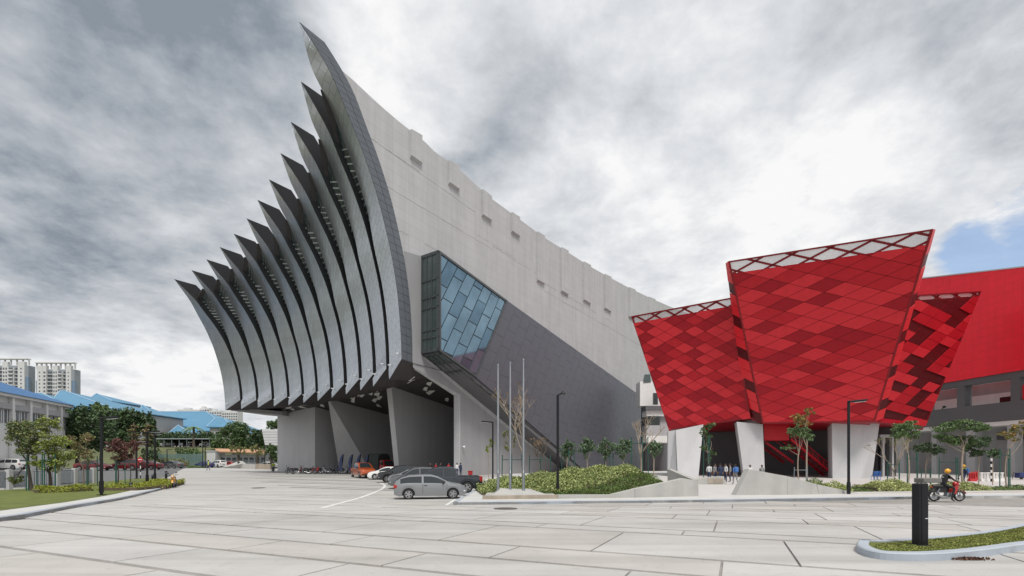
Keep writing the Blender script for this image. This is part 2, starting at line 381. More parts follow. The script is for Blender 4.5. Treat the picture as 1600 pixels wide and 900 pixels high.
red_w = mat('red_wall_tiles', (.92, .014, .034), .5, var=.06, vscale=.8)
black_steel = mat('black_powder_coat', (.012, .013, .016), .4, .4, var=.1)
galv = mat('galvanised_steel', (.30, .33, .36), .35, .8, var=.1)
bark = mat('bark', (.16, .125, .095), .9, var=.25, vscale=12)
bark_l = mat('pale_bark', (.33, .27, .21), .9, var=.2, vscale=12)
bark_d = mat('dark_bark', (.06, .048, .038), .9, var=.25, vscale=12)
leaf_dk = mat('leaf_dark_green', (.055, .095, .038), .6, island=.5, var=.3, vscale=.6)
leaf_mid = mat('leaf_mid_green', (.085, .14, .045), .6, island=.45, var=.3, vscale=.8)
leaf_br = mat('leaf_bright_green', (.21, .27, .05), .6, island=.45, var=.3, vscale=.9)
leaf_ol = mat('leaf_olive', (.17, .18, .06), .6, island=.5, var=.3, vscale=.9)
leaf_bl = mat('leaf_blue_green', (.105, .165, .085), .6, island=.45, var=.25, vscale=1)
leaf_rd = mat('leaf_red_brown', (.12, .045, .04), .7, island=.5, var=.3, vscale=1)
leaf_or = mat('leaf_autumn', (.28, .16, .035), .7, island=.5, var=.3, vscale=1)
leaf_tan = mat('leaf_dry', (.22, .15, .09), .8, island=.5)
leaf_hg = mat('hedge_pale_leaf', (.34, .375, .14), .6, island=.45, var=.3, vscale=.9)
leaf_hd = mat('hedge_green_leaf', (.11, .17, .04), .6, island=.5, var=.3, vscale=1.2)
leaf_yg = mat('hedge_yellow_green_leaf', (.22, .25, .02), .6, island=.4, var=.3, vscale=1.2)
leaf_cov = mat('groundcover_leaf', (.085, .135, .025), .6, island=.6, var=.4, vscale=1.4)
soil = mat('soil', (.10, .075, .05), .95, var=.3)
stake_g = mat('green_stake', (.012, .085, .065), .5, var=.1)
timber = mat('timber_stake', (.30, .18, .12), .8, var=.2)
rubber = mat('tyre_rubber', (.016, .016, .017), .8)
alloy = mat('alloy', (.45, .45, .46), .3, .8)
carglass = mat('car_glass', (.018, .024, .028), .05, spec=.8, var=.05)
chrome = mat('chrome', (.6, .6, .6), .15, 1.0)
plastic = mat('black_plastic', (.02, .02, .022), .5)
lamp_w = mat('clear_lamp', (.62, .64, .66), .15, spec=.8)
lamp_r = mat('red_lamp', (.35, .01, .01), .2, spec=.8)
p_silver = mat('paint_silver', (.26, .27, .28), .32, .6, var=.02, coat=.6)
p_slate = mat('paint_slate', (.035, .042, .052), .3, .4, var=.02, coat=.7)
p_orange = mat('paint_orange', (.42, .075, .014), .3, .3, var=.02, coat=.7)
p_white = mat('paint_white', (.72, .72, .71), .3, var=.02, coat=.6)
p_maroon = mat('paint_maroon', (.13, .012, .016), .3, .3, var=.02, coat=.6)
p_red = mat('paint_red', (.45, .02, .02), .3, .2, var=.02, coat=.6)
p_black = mat('paint_black', (.02, .021, .024), .3, .3, var=.02, coat=.7)
p_grey = mat('paint_grey', (.14, .145, .15), .3, .5, var=.02, coat=.6)
p_yellow = mat('paint_yellow', (.60, .30, .01), .35, var=.03, coat=.5)
p_blue = mat('paint_blue', (.02, .035, .15), .35, var=.03, coat=.5)
canvas = mat('canvas_dark_green', (.045, .055, .052), .9, var=.15)
mark_w = mat('white_road_paint', (.62, .62, .60), .7, var=.12, vscale=2)
rust = mat('iron_cover', (.10, .085, .075), .7, .3, var=.2)
flag_m = mat('navy_flag', (.018, .03, .10), .7, var=.2)
roof_b = mat('blue_roof', (.085, .225, .35), .5, var=.08, vscale=.2)
roof_b2 = mat('blue_roof_bright', (.035, .13, .30), .5, var=.08, vscale=.2)
roof_o = mat('orange_roof', (.45, .25, .14), .7, var=.15, vscale=.4)
tower_w = mat('tower_wall', (.58, .585, .59), .7, var=.04)
tower_g = mat('tower_grey', (.27, .30, .33), .6)
tower_win = mat('tower_window', (.09, .105, .125), .2, spec=.7)
tower_bl = mat('tower_blue_glass', (.14, .22, .32), .2, spec=.7)
fence_w = mat('fence_white', (.44, .45, .46), .6)
fence_g = mat('fence_green', (.17, .26, .24), .6)
skin = mat('skin', (.30, .17, .11), .6); hair = mat('black_hair', (.012, .01, .009), .6)
c_black = mat('black_cloth', (.015, .015, .017), .85); c_navy = mat('navy_cloth', (.025, .04, .09), .85); c_white = mat('white_cloth', (.62, .62, .63), .85)
c_hivis = mat('hi_vis_cloth', (.50, .62, .05), .7); c_blue = mat('blue_cloth', (.06, .16, .42), .85); c_grey = mat('grey_cloth', (.22, .22, .23), .85); c_red = mat('red_cloth', (.45, .02, .03), .85)
helm = mat('yellow_helmet', (.75, .36, .01), .25, coat=.5); helm_k = mat('black_helmet', (.02, .02, .022), .25)
plast_r = mat('red_plastic', (.42, .02, .025), .5); plast_w = mat('white_plastic', (.66, .64, .62), .5)
# ------------------------------------------------------------------ the setting: ground, plaza, road, lawn
def terrain():
    xs = sorted(set(list(np.linspace(-150, 110, 66)) + [-1600, -900, -500, -300, -220, -180, 150, 220, 350, 600, 1000, 1600]))
    ys = sorted(set(list(np.linspace(-40, 260, 76)) + [-300, -120, 300, 360, 450, 700, 1200, 2200, 3500]))
    vs = [(x, y, g(x, y) - 0.10) for y in ys for x in xs]; n = len(xs)
    fs = [(j * n + i, j * n + i + 1, (j + 1) * n + i + 1, (j + 1) * n + i) for j in range(len(ys) - 1) for i in range(n - 1)]
    m = MB(); m.add(vs, fs); o = m.build('ground', terrain_m, smooth=60, fix=False); o['kind'] = 'structure'
terrain()

def xy(p): return (p.x, p.y)
kerb_px = [(-330, 868), (-180, 843), (-70, 825), (0, 815), (40, 809), (115, 794), (180, 783), (225, 772.5), (250, 766), (265, 760), (269, 756)]
kerb_line = [gp(*p) for p in kerb_px]
lawn_edge = [gp(x, y, .13) for x, y in [(-330, 836), (-180, 822), (-70, 808), (0, 798), (100, 785), (160, 775.5), (200, 767.5), (232, 759), (241, 754.5)]]

# plaza slabs: lines run along B, joints along A (the vanishing points of the photograph's paving)
A = Vector((348, 755)).normalized(); B = Vector((-A.y, A.x))
plaza = sheet('plaza', [(-62, 6), (-22, -12), (40, -12), (64, 0), (66, 92), (40, 100), (-52, 112), (-60, 92), (-44, 58)], joint_m, -0.035, 3.0)
far = sheet('plaza_paving_far', [xy(gp(*p)) for p in [(95, 797.2), (115, 793.5), (180, 782), (225, 771.5), (250, 765), (266, 758), (262, 752), (262, 746)]] +
            [(-62, 92), (-62, 112), (-30, 112), (30, 100), (64, 92), (64, 29), (46, 29), (30, 30.5), (4, 30.5), (-14, 30.5)], far_pave, -0.008, 2.5)
def far_lines():
    """sawn joints of the paving too far away for single slabs: thin recess strips"""
    m = MB()
    y = 31.0; k = 0
    while y < 84:
        p0 = Vector((0, y)); w = .16 if k % 2 else .22
        for i in range(-22, 18):
            a = p0 + B * (i * 2.5); b = p0 + B * (i * 2.5 + 2.5)
            if not (29 < min(a.y, b.y) and max(a.y, b.y) < 90): continue
            if min(a.x, b.x) < -0.62 * a.y + 4 or max(a.x, b.x) > 26 or (max(a.x, b.x) > 2 and max(a.y, b.y) > 31): continue
            m.quad(*[(q.x, q.y, g(q.x, q.y) + .008) for q in (a, b, b + A * w, a + A * w)])
        y += (3.4 if k % 2 else 1.4) / A.y * 1.0; k += 1
    o = m.build('paving_joint', joint_m, parent=far); o['kind'] = 'stuff'
far_lines()
def slabs():
    rows = [2.2, 4.2, 5.6, 7.1]                       # along Y at x = 0
    lines = [5.2, 7.05, 8.63, 10.28, 13.9, 15.0, 18.44, 20.3, 23.3, 24.6, 27.6, 28.9, 31.4]
    poly_in = []
    import bisect
    kx = [(p.x, p.y) for p in kerb_line]
    def outside_kerb(q):                               # on the plaza side of the left kerb
        for (x0, y0), (x1, y1) in zip(kx, kx[1:]):
            if y0 <= q.y <= y1 or y1 <= q.y <= y0:
                return q.x > x0 + (x1 - x0) * (q.y - y0) / (y1 - y0 + 1e-9) - .8
        return q.y < kx[0][1] or q.x > kx[-1][0]
    n = 0; meshes = {}
    rows = [3.4] + lines
    for r in range(len(rows) - 1):
        a0 = rows[r] * A.y; a1 = rows[r + 1] * A.y; gap = .17 if r > 3 else .14
        off = [0.6, 2.1, 1.5, .2, 2.6, 1.2, .5, 1.9, .9, 2.5, .1, 1.4, 2.2][r % 13]
        ln = 3.6 if (a1 - a0) > 1.7 else 3.9
        for i in range(-16, 14):
            b0 = i * ln + off; b1 = b0 + ln
            cs = [A * u + B * v for u, v in ((a0 + gap / 2, b0 + .022), (a0 + gap / 2, b1 - .022), (a1 - gap / 2, b1 - .022), (a1 - gap / 2, b0 + .022))]
            c = sum(cs, Vector((0, 0))) / 4
            if c.y < 4.3 or c.y > 33 or abs(c.x) > 1.13 * c.y + 2.6: continue
            if not outside_kerb(c): continue
            if c.x > 2 and c.y > 27.5: continue
            t = []
            for u in range(3):
                for v in range(2):
                    q = cs[0].lerp(cs[3], v).lerp(cs[1].lerp(cs[2], v), u / 2); t.append((q.x, q.y, g(q.x, q.y) + RNG.uniform(-.001, .001)))
            m = MB(); base = [(x, y, z - .05) for x, y, z in t]
            m.add(t + base, ((0, 2, 3, 1), (2, 4, 5, 3), (0, 1, 7, 6), (1, 3, 9, 7), (3, 5, 11, 9), (5, 4, 10, 11), (4, 2, 8, 10), (2, 0, 6, 8)))
            m.build('slab', random.choice([slab_m, slab_m, slab_m, slab_w, slab_l]), parent=plaza); n += 1
    print('slabs', n)
slabs()

# pavement with its kerb, lawn, road on the left
tip = [gp(x, y, .13) for x, y in [(262, 751), (245, 748.5), (236, 748)]]
pav = sheet('pavement', [xy(p) for p in kerb_line] + [xy(p) for p in tip] + [xy(p) for p in reversed(lawn_edge)], path_m, .13, 2.0, thick=.3)
def kerb_strip(name, pts, w, h, m, inside=1, closed=False, parent=None):
    """kerb stones along a line: top and face, w wide towards the left of the line"""
    out = []
    for i in range(len(pts) - 1):
        a, b = Vector(pts[i][:2]), Vector(pts[i + 1][:2]); L = (b - a).length; k = max(1, int(L / 1.2))
        for j in range(k): out.append((a.lerp(b, j / k), a.lerp(b, (j + 1) / k)))
    nrm = []
    P_ = [o[0] for o in out] + [out[-1][1]]
    for i, p in enumerate(P_):
        t = (P_[min(i + 1, len(P_) - 1)] - P_[max(i - 1, 0)]).normalized(); nrm.append(Vector((-t.y, t.x)) * inside)
    m_ = MB()
    for i in range(len(out)):
        a, b = P_[i], P_[i + 1]; na, nb = nrm[i], nrm[i + 1]
        def v(p, z): return (p.x, p.y, g(p.x, p.y) + z)
        a1, b1, a2, b2 = a + na * .03, b + nb * .03, a + na * w, b + nb * w
        f = .006
        m_.quad(v(a, -.06), v(b, -.06), v(b, h - .03), v(a, h - .03)); m_.quad(v(a, h - .03), v(b, h - .03), v(b1, h), v(a1, h))
        m_.quad(v(a1, h), v(b1, h), v(b2, h), v(a2, h)); m_.quad(v(a2, h), v(b2, h), v(b2, -.06), v(a2, -.06))
    o = m_.build(name, m, parent=parent)
    if parent is None: o['kind'] = 'structure'
    return o
kerb_strip('kerb', kerb_line + tip[:1], .22, .15, kerb_m, inside=1)
gully = MB()
for px, py in ((19, 810.8), (115.5, 793), (180, 782)):
    p = gp(px, py); gully.box((p.x, p.y + .03, p.z + .02), (.42, .12, .10), rz=math.atan2(kerb_line[5].y - kerb_line[3].y, kerb_line[5].x - kerb_line[3].x))
gully.build('gully_inlet', black_m, parent=pav)
lawn_back = [gp(x, y) for x, y in [(238, 749), (200, 751), (150, 756), (120, 759), (60, 765), (0, 769), (-120, 778), (-330, 795)]]
lawn = sheet('lawn', [xy(p) for p in lawn_edge] + [xy(p) for p in lawn_back], lawn_m, .14, 1.2)
road = sheet('road', [xy(gp(x, y)) for x, y in [(-330, 782), (0, 762), (60, 760), (120, 756), (190, 750), (242, 746.5), (300, 741), (345, 737.6)]] +
             [(-62, 118), (-75, 112), (-95, 92), (-110, 78), (-120, 60)], asphalt, -.02, 3.0)
def grass_tufts(name, poly, n, size, dz):
    xs = [p[0] for p in poly]; ys = [p[1] for p in poly]; out = []
    def inside(x, y):
        c = False
        for (x0, y0), (x1, y1) in zip(poly, poly[1:] + poly[:1]):
            if (y0 > y) != (y1 > y) and x < (x1 - x0) * (y - y0) / (y1 - y0) + x0: c = not c
        return c
    while len(out) < n:
        x, y = RNG.uniform(min(xs), max(xs)), RNG.uniform(min(ys), max(ys))
        if inside(x, y): out.append((x, y, g(x, y) + dz))
    return leaves(name, out, size, lawn_leaf, kind='stuff', flat=-.6)
lawn_leaf = mat('grass_blade', (.19, .21, .05), .8, island=.5, var=.4, vscale=.8)

# grass island with rounded kerb at the right
isl_out = [(1780, 838), (1600, 860), (1560, 867), (1512, 873), (1450, 877.5), (1387, 876), (1355, 871), (1340, 864), (1337, 859), (1343, 851), (1362, 845.5), (1425, 841.5), (1475, 837.5), (1525, 832), (1562, 826), (1600, 818), (1700, 795)]
isl = [gp(x, y, 0.0 if i < 10 else .12) for i, (x, y) in enumerate(isl_out)]
def smooth_line(pts, it=2):
    pts = [Vector((p[0], p[1])) for p in pts]
    for _ in range(it):
        q = [pts[0]]
        for a, b in zip(pts, pts[1:]): q += [a.lerp(b, .25), a.lerp(b, .75)]
        pts = q + [pts[-1]]
    return pts
isl_s = smooth_line(isl)
kerb_strip('kerb_island', [(p.x, p.y) for p in isl_s], .20, .14, kerb_m, inside=-1)
isl_poly = [(p.x, p.y) for p in isl_s]
sheet('lawn_island', isl_poly, lawn_m, .115, .6)
ii = smooth_line([gp(x, y, .12) for x, y in [(1780, 830), (1600, 850), (1537, 857.5), (1475, 861.5), (1425, 861.5), (1380, 858.5), (1362, 853.5), (1372, 849), (1425, 844.5), (1475, 840), (1525, 835), (1562, 829), (1600, 821), (1700, 799)]])
grass_tufts('island_grass', [(p.x, p.y) for p in ii], 26000, .036, .122)
lq_ = gp(1512, 874.5); litter = [(lq_.x + RNG.normal() * .17, lq_.y + RNG.normal() * .05, 0) for _ in range(420)]
leaves('fallen_leaves', [(x, y, g(x, y) + .012 + RNG.random() * .02) for x, y, z in litter], .045, mat('dry_leaf', (.10, .045, .025), .8, island=.5), kind='stuff', flat=-2)
# right-hand pavement: kerb line along y 783 .. 775
kr = [gp(x, y) for x, y in [(708, 789), (760, 788.5), (900, 787), (1000, 786), (1160, 784), (1300, 781.5), (1440, 779), (1600, 777.5), (1750, 776)]]
krb = [gp(x, y) for x, y in [(708, 789), (722, 779), (735, 772), (748, 765.5), (760, 757)]]
fore = sheet('pavement_forecourt', [xy(p) for p in kr] + [(66, 40), (66, 92), (40, 96), (0, 66), (-3, 50)] + [xy(p) for p in reversed(krb)], path_m, .13, 2.0, thick=.3)
kerb_strip('kerb_forecourt', [xy(p) for p in kr], .25, .15, kerb_m, inside=1)
kerb_strip('kerb_forecourt_side', [xy(p) for p in krb], .2, .15, kerb_m, inside=-1)
gb = MB()
for px, py in ((934, 786), (1100, 784), (1284, 781), (1576, 777)):
    p = gp(px, py); gb.box((p.x, p.y + .02, p.z + .03), (.42, .12, .10))
gb.build('gully_inlet', black_m, parent=fore)
for px, py, lab in ((790, 795, 'round rusty manhole cover in front of the flagpole plinth'), (404, 762.4, 'dark drain cover in the paving near the parked motorcycles'), (250, 749.5, 'dark inspection cover set in the tip of the left pavement')):
    p = gp(px, py); m = MB(); m.lathe([(.50, 0), (.50, .012), (.44, .014), (.42, .008), (.0001, .008)], (0, 0, .0), n=20); o = m.build('manhole_cover', rust)
    o.location = (p.x, p.y, p.z + (.13 if px == 250 else .004)); tag(o, lab, 'manhole cover', 'manhole covers')
# painted lines
def paint_line(name, px, w, m=mark_w, h=.005):
    pts = [gp(*p) for p in px]; mb = MB(); s = smooth_line(pts, 2)
    fine = []
    for a, b in zip(s, s[1:]):
        k = max(1, int((b - a).length / .8))
        fine += [a.lerp(b, j / k) for j in range(k)]
    fine.append(s[-1])
    for i in range(len(fine) - 1):
        a, b = fine[i], fine[i + 1]
        ta = (fine[min(i + 1, len(fine) - 1)] - fine[max(i - 1, 0)]).normalized(); tb = (fine[min(i + 2, len(fine) - 1)] - fine[i]).normalized()
        na, nb = Vector((-ta.y, ta.x)) * w / 2, Vector((-tb.y, tb.x)) * w / 2
        mb.quad(*[(q.x, q.y, g(q.x, q.y) + h) for q in (a - na, b - nb, b + nb, a + na)])
    o = mb.build(name, m); o['kind'] = 'structure'; return o
paint_line('road_marking_arc', [(500, 794.5), (540, 784), (575, 773.5), (598, 764), (603, 758), (590, 752.8)], .24)
paint_line('road_marking_bay', [(697, 789.5), (712, 780)], .16)
paint_line('road_marking_bay', [(500, 793.6), (600, 792.2), (690, 791)], .14)
paint_line('road_marking_edge', [(130, 757.5), (190, 751.5), (242, 748)], .2)

# ------------------------------------------------------------------ main hall
U = Vector((.5709, .8210, 0)); V = Vector((-.8210, .5709, 0)); O = Vector((-6.7, 62, 0))
def W(u, v, z): return O + U * u + V * v + Vector((0, 0, z))
def uvz(px, py, v):
    p = onplane(px, py, O + V * v, V); d = p - O; return (d.dot(U), p.z)
hall = thing('convention_hall', 'huge grey hall with curved upswept black fins and a tall bare concrete side wall', 'building', (O.x, O.y, 0))
HI = Matrix.Translation((-O.x, -O.y, 0))
def part(mb, name, m, parent=None, **k):
    mb.v = [tuple(HI @ Vector(p)) for p in mb.v]
    return mb.build(name, m, parent=parent or hall, **k)
SH = [(0, 0), (.07, .005), (.19, .036), (.30, .09), (.40, .165), (.50, .25), (.60, .36), (.64, .407), (.74, .545), (.84, .67), (.95, .885), (1, 1)]
def shp(s):
    for (a, x), (b, y) in zip(SH, SH[1:]):
        if s <= b: return x + (y - x) * (s - a) / (b - a)
    return 1
NS = 40
SS = [i / NS for i in range(NS + 1)]
SH1 = [(0, 0), (.07, .005), (.19, .036), (.30, .09), (.40, .165), (.50, .25), (.60, .365), (.64, .415), (.74, .56), (.818, .66), (.84, .695), (.895, .80), (.96, .922), (1, 1)]
def lerp_tab(tab, s):
    for (a, x), (b, y) in zip(tab, tab[1:]):
        if s <= b: return x + (y - x) * (s - a) / (b - a)
    return 1
shs = [shp(s) for s in SS]
for _ in range(3): shs = [shs[0]] + [(shs[i - 1] + 2 * shs[i] + shs[i + 1]) / 4 for i in range(1, NS)] + [shs[-1]]
SH3 = [(0, 0), (.12, .03), (.26, .092), (.47, .236), (.60, .40), (.70, .555), (.788, .70), (.824, .77), (.866, .86), (.92, .918), (1, 1)]
def shp3(s):
    for (a, x), (b, y) in zip(SH3, SH3[1:]):
        if s <= b: return x + (y - x) * (s - a) / (b - a)
    return 1
shs3 = [shp3(s) for s in SS]
for _ in range(1): shs3 = [shs3[0]] + [(shs3[i - 1] + 2 * shs3[i] + shs3[i + 1]) / 4 for i in range(1, NS)] + [shs3[-1]]
sh1 = [lerp_tab(SH1, s) for s in SS]
for _ in range(2): sh1 = [sh1[0]] + [(sh1[i - 1] + 2 * sh1[i] + sh1[i + 1]) / 4 for i in range(1, NS)] + [sh1[-1]]
tips = [(467, 34), (470, 127), (454, 190), (438, 239), (420, 280), (402, 312), (385, 341), (365, 365), (343, 386), (322, 405), (299, 422), (272, 436)]
e3b = [(608, 593), (583, 604), (563, 610), (540.5, 616.4), (518.3, 621.8), (496.4, 626.6), (474, 629.8), (451, 633.3), (428, 635), (403, 637), (377, 639), (352, 641)]
e2b = [(627.3, 561), (603.5, 576), (582.6, 585), (560.4, 593), (537.3, 600.4), (515.6, 606.7), (492.9, 612), (471, 615.5), (448.4, 620), (424.4, 623.5), (400, 625), (375, 625)]
SP = 3.0
E1, E2, E3 = [], [], []
for k in range(12):
    (xt, yt), (x2, y2), (x3, y3) = tips[k], e2b[k], e3b[k]
    c2, c3, c1 = [], [], []
    for i, s in enumerate(SS):
        q = (shs if k == 0 else sh1)[i]; v = SP * k
        u, z = uvz(x2 + (xt - x2) * q, y2 + (yt - y2) * s, v); c2.append(W(u, v, z))
        du = 1.64 + 1.0 * s
        c1.append(W(u + du, v, z - .15 * (1 - s)))
        w = 2.45 * sm((1 - s) / .30)
        q3 = shs3[i] * (1 - k / 11) + q * (k / 11)
        X3, Y3 = x3 + (xt - x3) * q3, y3 + (yt - y3) * s
        if k < 11:                                   # keep the dark slot between this blade and the next one open
            (xn, yn), (xm, ym) = tips[k + 1], e2b[k + 1]; sn = (Y3 - ym) / (yn - ym)
            if 0 <= sn <= 1:
                xe = xm + (xn - xm) * (sh1[int(sn * NS)] + (sh1[min(NS, int(sn * NS) + 1)] - sh1[int(sn * NS)]) * (sn * NS % 1)); X3 = max(X3, xe + (5.2 if k < 5 else 4.2) + 9 * sm((sn - .45) / .3) - 40 * sm((sn - .76) / .2))
        u3, z3 = uvz(X3, Y3, v + w); c3.append(W(u3, v + w, z3))
    E1.append(c1); E2.append(c2); E3.append(c3)
def ruled(mb, a, b, uvm=None):
    n = len(a); o = len(mb.v)
    mb.add(list(a) + list(b), [(i, i + 1, n + i + 1, n + i) for i in range(n - 1)])
def set_uv(o, fn):
    me = o.data; ul = me.uv_layers.new(name='UVMap')
    for lp in me.loops: ul.data[lp.index].uv = fn(lp.vertex_index)
for k in range(12):
    arc = [0.0]
    for a, b in zip(E2[k], E2[k][1:]): arc.append(arc[-1] + (b - a).length)
    m = MB(); ruled(m, E2[k], E3[k])
    f = part(m, 'fin', fin_m, smooth=50)
    n = NS + 1
    set_uv(f, lambda i: (arc[i % n], 0 if i < n else (E2[k][i % n] - E3[k][i % n]).length + .37 * k))
    # side face: separate panels on the first fin, one dark sheet on the others; back and underside close the blade
    if k == 0:
        for i in range(NS):
            m = MB(); e = .012
            a, b = E2[0][i], E2[0][i + 1]; c, d = E1[0][i + 1], E1[0][i]
            lo = .03 if i else 0
            for q0, q1 in ((0.0, .5), (.5, 1.0)) if i < NS - 3 else ((0, 1),):
                p = [a.lerp(d, q0), b.lerp(c, q0), b.lerp(c, q1), a.lerp(d, q1)]; ce = sum(p, Vector()) / 4
                p = [ce + (x - ce) * .955 - V * .03 for x in p]; r = [x + V * .05 for x in p]
                m.prism(r, p)
            part(m, 'side_panel', strip_m, parent=f)
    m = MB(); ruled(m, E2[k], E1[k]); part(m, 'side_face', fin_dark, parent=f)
    m = MB()
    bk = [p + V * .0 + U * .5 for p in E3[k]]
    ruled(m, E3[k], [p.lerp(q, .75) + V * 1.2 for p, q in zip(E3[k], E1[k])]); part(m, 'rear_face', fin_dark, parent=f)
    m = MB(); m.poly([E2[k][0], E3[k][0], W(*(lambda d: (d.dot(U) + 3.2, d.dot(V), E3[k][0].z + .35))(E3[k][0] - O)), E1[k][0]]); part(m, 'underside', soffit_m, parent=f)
    for q in (.22, .80):                     # small floodlights at the foot of the fin
        c = E2[k][1].lerp(E3[k][1], q) - U * .22 + Vector((0, 0, .15)); m = MB()
        m.box(c, (.34, .2, .12), rz=R(35)); m.tube([c, c + U * .25], .03, 5); part(m, 'floodlight', lamp_w, parent=f)
# glazing between the fins, with louvre bars
GZ = []
for k in range(11):
    v0, v1 = SP * k, SP * (k + 1)
    a, b = [], []
    top = .80 if k < 6 else .86
    for i, s in enumerate(SS):
        if s > top or s < .08: continue
        p1 = E2[k + 1][i]; p0 = E3[k][i]
        d1 = .80 + .25 * s; d0 = .15
        q1 = p1 + U * d1
        q0 = p0 + U * d0
        a.append(q1); b.append(q0)
    m = MB(); ruled(m, a, b); gl = part(m, 'louvre_window', glaze_m)
    GZ.append((a, b))
    m = MB()
    L = 0; last = 0
    for i in range(len(a) - 1):
        for t in (0.0,):
            p = a[i].lerp(a[i + 1], t); q = min(b, key=lambda x: abs(x.z - p.z))
            if abs(q.z - p.z) > 1.2: continue
            q = Vector((q.x, q.y, p.z + .0)) if True else q
            if p.z < a[-1].z - 22: continue
            nn = -U * .10
            m.prism([p, q, q + Vector((0, 0, .13)), p + Vector((0, 0, .13))], [x + nn for x in (p, q, q + Vector((0, 0, .13)), p + Vector((0, 0, .13)))])
    o = part(m, 'louvre', louv_m, parent=gl); o['kind'] = 'stuff'
    m = MB(); p, q = a[-1], b[-1]; tp = Vector((0, 0, .22))
    r = [p - U * .5, q - U * .5, q + U * 26 - Vector((0, 0, .3)), p + U * 26 - Vector((0, 0, .3))]
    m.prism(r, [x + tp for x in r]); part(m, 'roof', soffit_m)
# end wall behind the last fin, body
# concrete side wall with its pour lines, roofline, opening
roofline = [(523.8, 100.4), (546, 118), (586, 156), (618, 184.4), (641, 202.5), (658, 214), (680.5, 237), (714.5, 260), (741, 285), (767, 308.6), (808.5, 339), (847.6, 368.5), (886.7, 393), (921, 415), (952.7, 433), (984.5, 450), (1021, 467.5), (1055, 482), (1080, 491)]
rl = [uvz(x, y, 0) for x, y in roofline]
def roof_z(u):
    for (a, x), (b, y) in zip(rl, rl[1:]):
        if u <= b: return x + (y - x) * (u - a) / (b - a)
    return rl[-1][1]
wl = [(d.dot(U), p.z) for p in E1[0] for d in [p - O]]
i0 = max(i for i, (u, z) in enumerate(wl) if z < rl[0][1] - .2)
edge = [(u - .15, z) for u, z in wl[:i0 + 1]]
sof = [uvz(644.8, 575, 0), uvz(718.6, 617, 0)]
zg = -.3
outline = edge + rl + [(rl[-1][0], zg), (0.0, zg), (0.0, sof[1][1]), (edge[0][0], edge[0][1])]
m = MB()
us = sorted(set([u for u, z in outline]))
def wall_lower(u):
    if u >= 0: return zg
    if u > edge[0][0]: return edge[0][1] + (sof[1][1] - edge[0][1]) * (u - edge[0][0]) / (0 - edge[0][0])
    for (a, x), (b, y) in zip(edge, edge[1:]):
        if b <= u <= a: return x + (y - x) * (u - a) / (b - a + 1e-9)
    return edge[-1][1]
us = sorted(set(list(np.linspace(edge[-1][0] + .01, rl[-1][0], 90)) + [-.001, 0.0]))
top = [W(u, .1, max(roof_z(u), wall_lower(u) + .01) if u > rl[0][0] else min(edge, key=lambda e: abs(e[0] - u))[1] + .02) for u in us]
bot = [W(u, .1, wall_lower(u)) for u in us]
fr = bot + top; n = len(us)
bk = [p + V * .9 for p in fr]
m.add(fr + bk, [(i, i + 1, n + i + 1, n + i) for i in range(n - 1)] + [(2 * n + i, 3 * n + i, 3 * n + i + 1, 2 * n + i + 1) for i in range(n - 1)] +
      [(n + i, n + i + 1, 3 * n + i + 1, 3 * n + i) for i in range(n - 1)] + [(i, 2 * n + i, 2 * n + i + 1, i + 1) for i in range(n - 1)] + [(n - 1, 3 * n - 1, 4 * n - 1, 2 * n - 1)])
side = part(m, 'side_wall', concrete)
# recessed pour joints of the concrete: thin strips that sit 4 mm proud of the wall, broken and slightly wavy
m = MB()
for px0, py0, px1, py1 in ((575.7, 213.7, 742, 332), (597.8, 230, 660, 272), (601.5, 290.4, 773.4, 392.4), (617.6, 358, 640, 369.6), (664, 382, 682, 391), (770, 385, 838, 428), (838, 436, 960, 505), (850, 455, 1000, 540), (742, 365, 800, 401)):
    p, q = onplane(px0, py0, W(0, .1, 0), V), onplane(px1, py1, W(0, .1, 0), V); k = 14
    for i in range(k):
        if random.random() < .12: continue
        a, b = p.lerp(q, i / k), p.lerp(q, (i + 1) / k); h = Vector((0, 0, random.uniform(.04, .10))); j = Vector((0, 0, random.uniform(-.05, .05)))
        a, b = a + j - V * .006, b + j - V * .006
        m.quad(a, b, b + h, a + h)
jm = mat('pour_joint', (.30, .295, .295), .85, var=.2)
o = part(m, 'pour_joint', jm, parent=side); o['kind'] = 'stuff'
for x0, x1, yb, h in ((641, 658, 249, 1.2), (701, 716.5, 291, 1.1), (753, 767, 341, 1.0), (799, 811, 367, 1.0), (839, 850, 443, 1.0), (876.5, 887, 460, .9), (911.5, 922, 474, .9), (944.5, 954, 487, .9), (982.5, 992, 500, .9), (1013, 1023, 512, .9)):
    u0, z0 = uvz(x0, yb - 6, 0); u1, _ = uvz(x1, yb, 0); m = MB(); d = -.22
    z1 = roof_z((u0 + u1) / 2)
    pts = lambda v, zz: [W(u0, v, zz), W(u1, v, zz), W(u1, .09, zz), W(u0, .09, zz)]
    m.prism([W(u0, d, z0), W(u1, d, z0), W(u1, .09, z0 - .25), W(u0, .09, z0 - .25)], [W(u0, d, roof_z(u0) + .0), W(u1, d, roof_z(u1) + .12), W(u1, .09, roof_z(u1) + .12), W(u0, .09, roof_z(u0) + .0)])
    part(m, 'pilaster', concrete, parent=side)
# smooth painted strip of wall between fin and glass box
m = MB()
ptsA = [(629.5, 392), (657, 400), (662, 560), (722, 612), (770, 652), (868, 727), (868, 760), (719.2, 760), (719.2, 617), (645.4, 574)]
pp = [onplane(x, y, W(0, .085, 0), V) for x, y in ptsA]
pp[0] = onplane(631, 392, W(0, .085, 0), V)
m.add(pp, ((0, 1, 2, 9), (9, 2, 3, 8), (8, 3, 4, 7), (7, 4, 5, 6)))
part(m, 'painted_wall', walllow, parent=side)

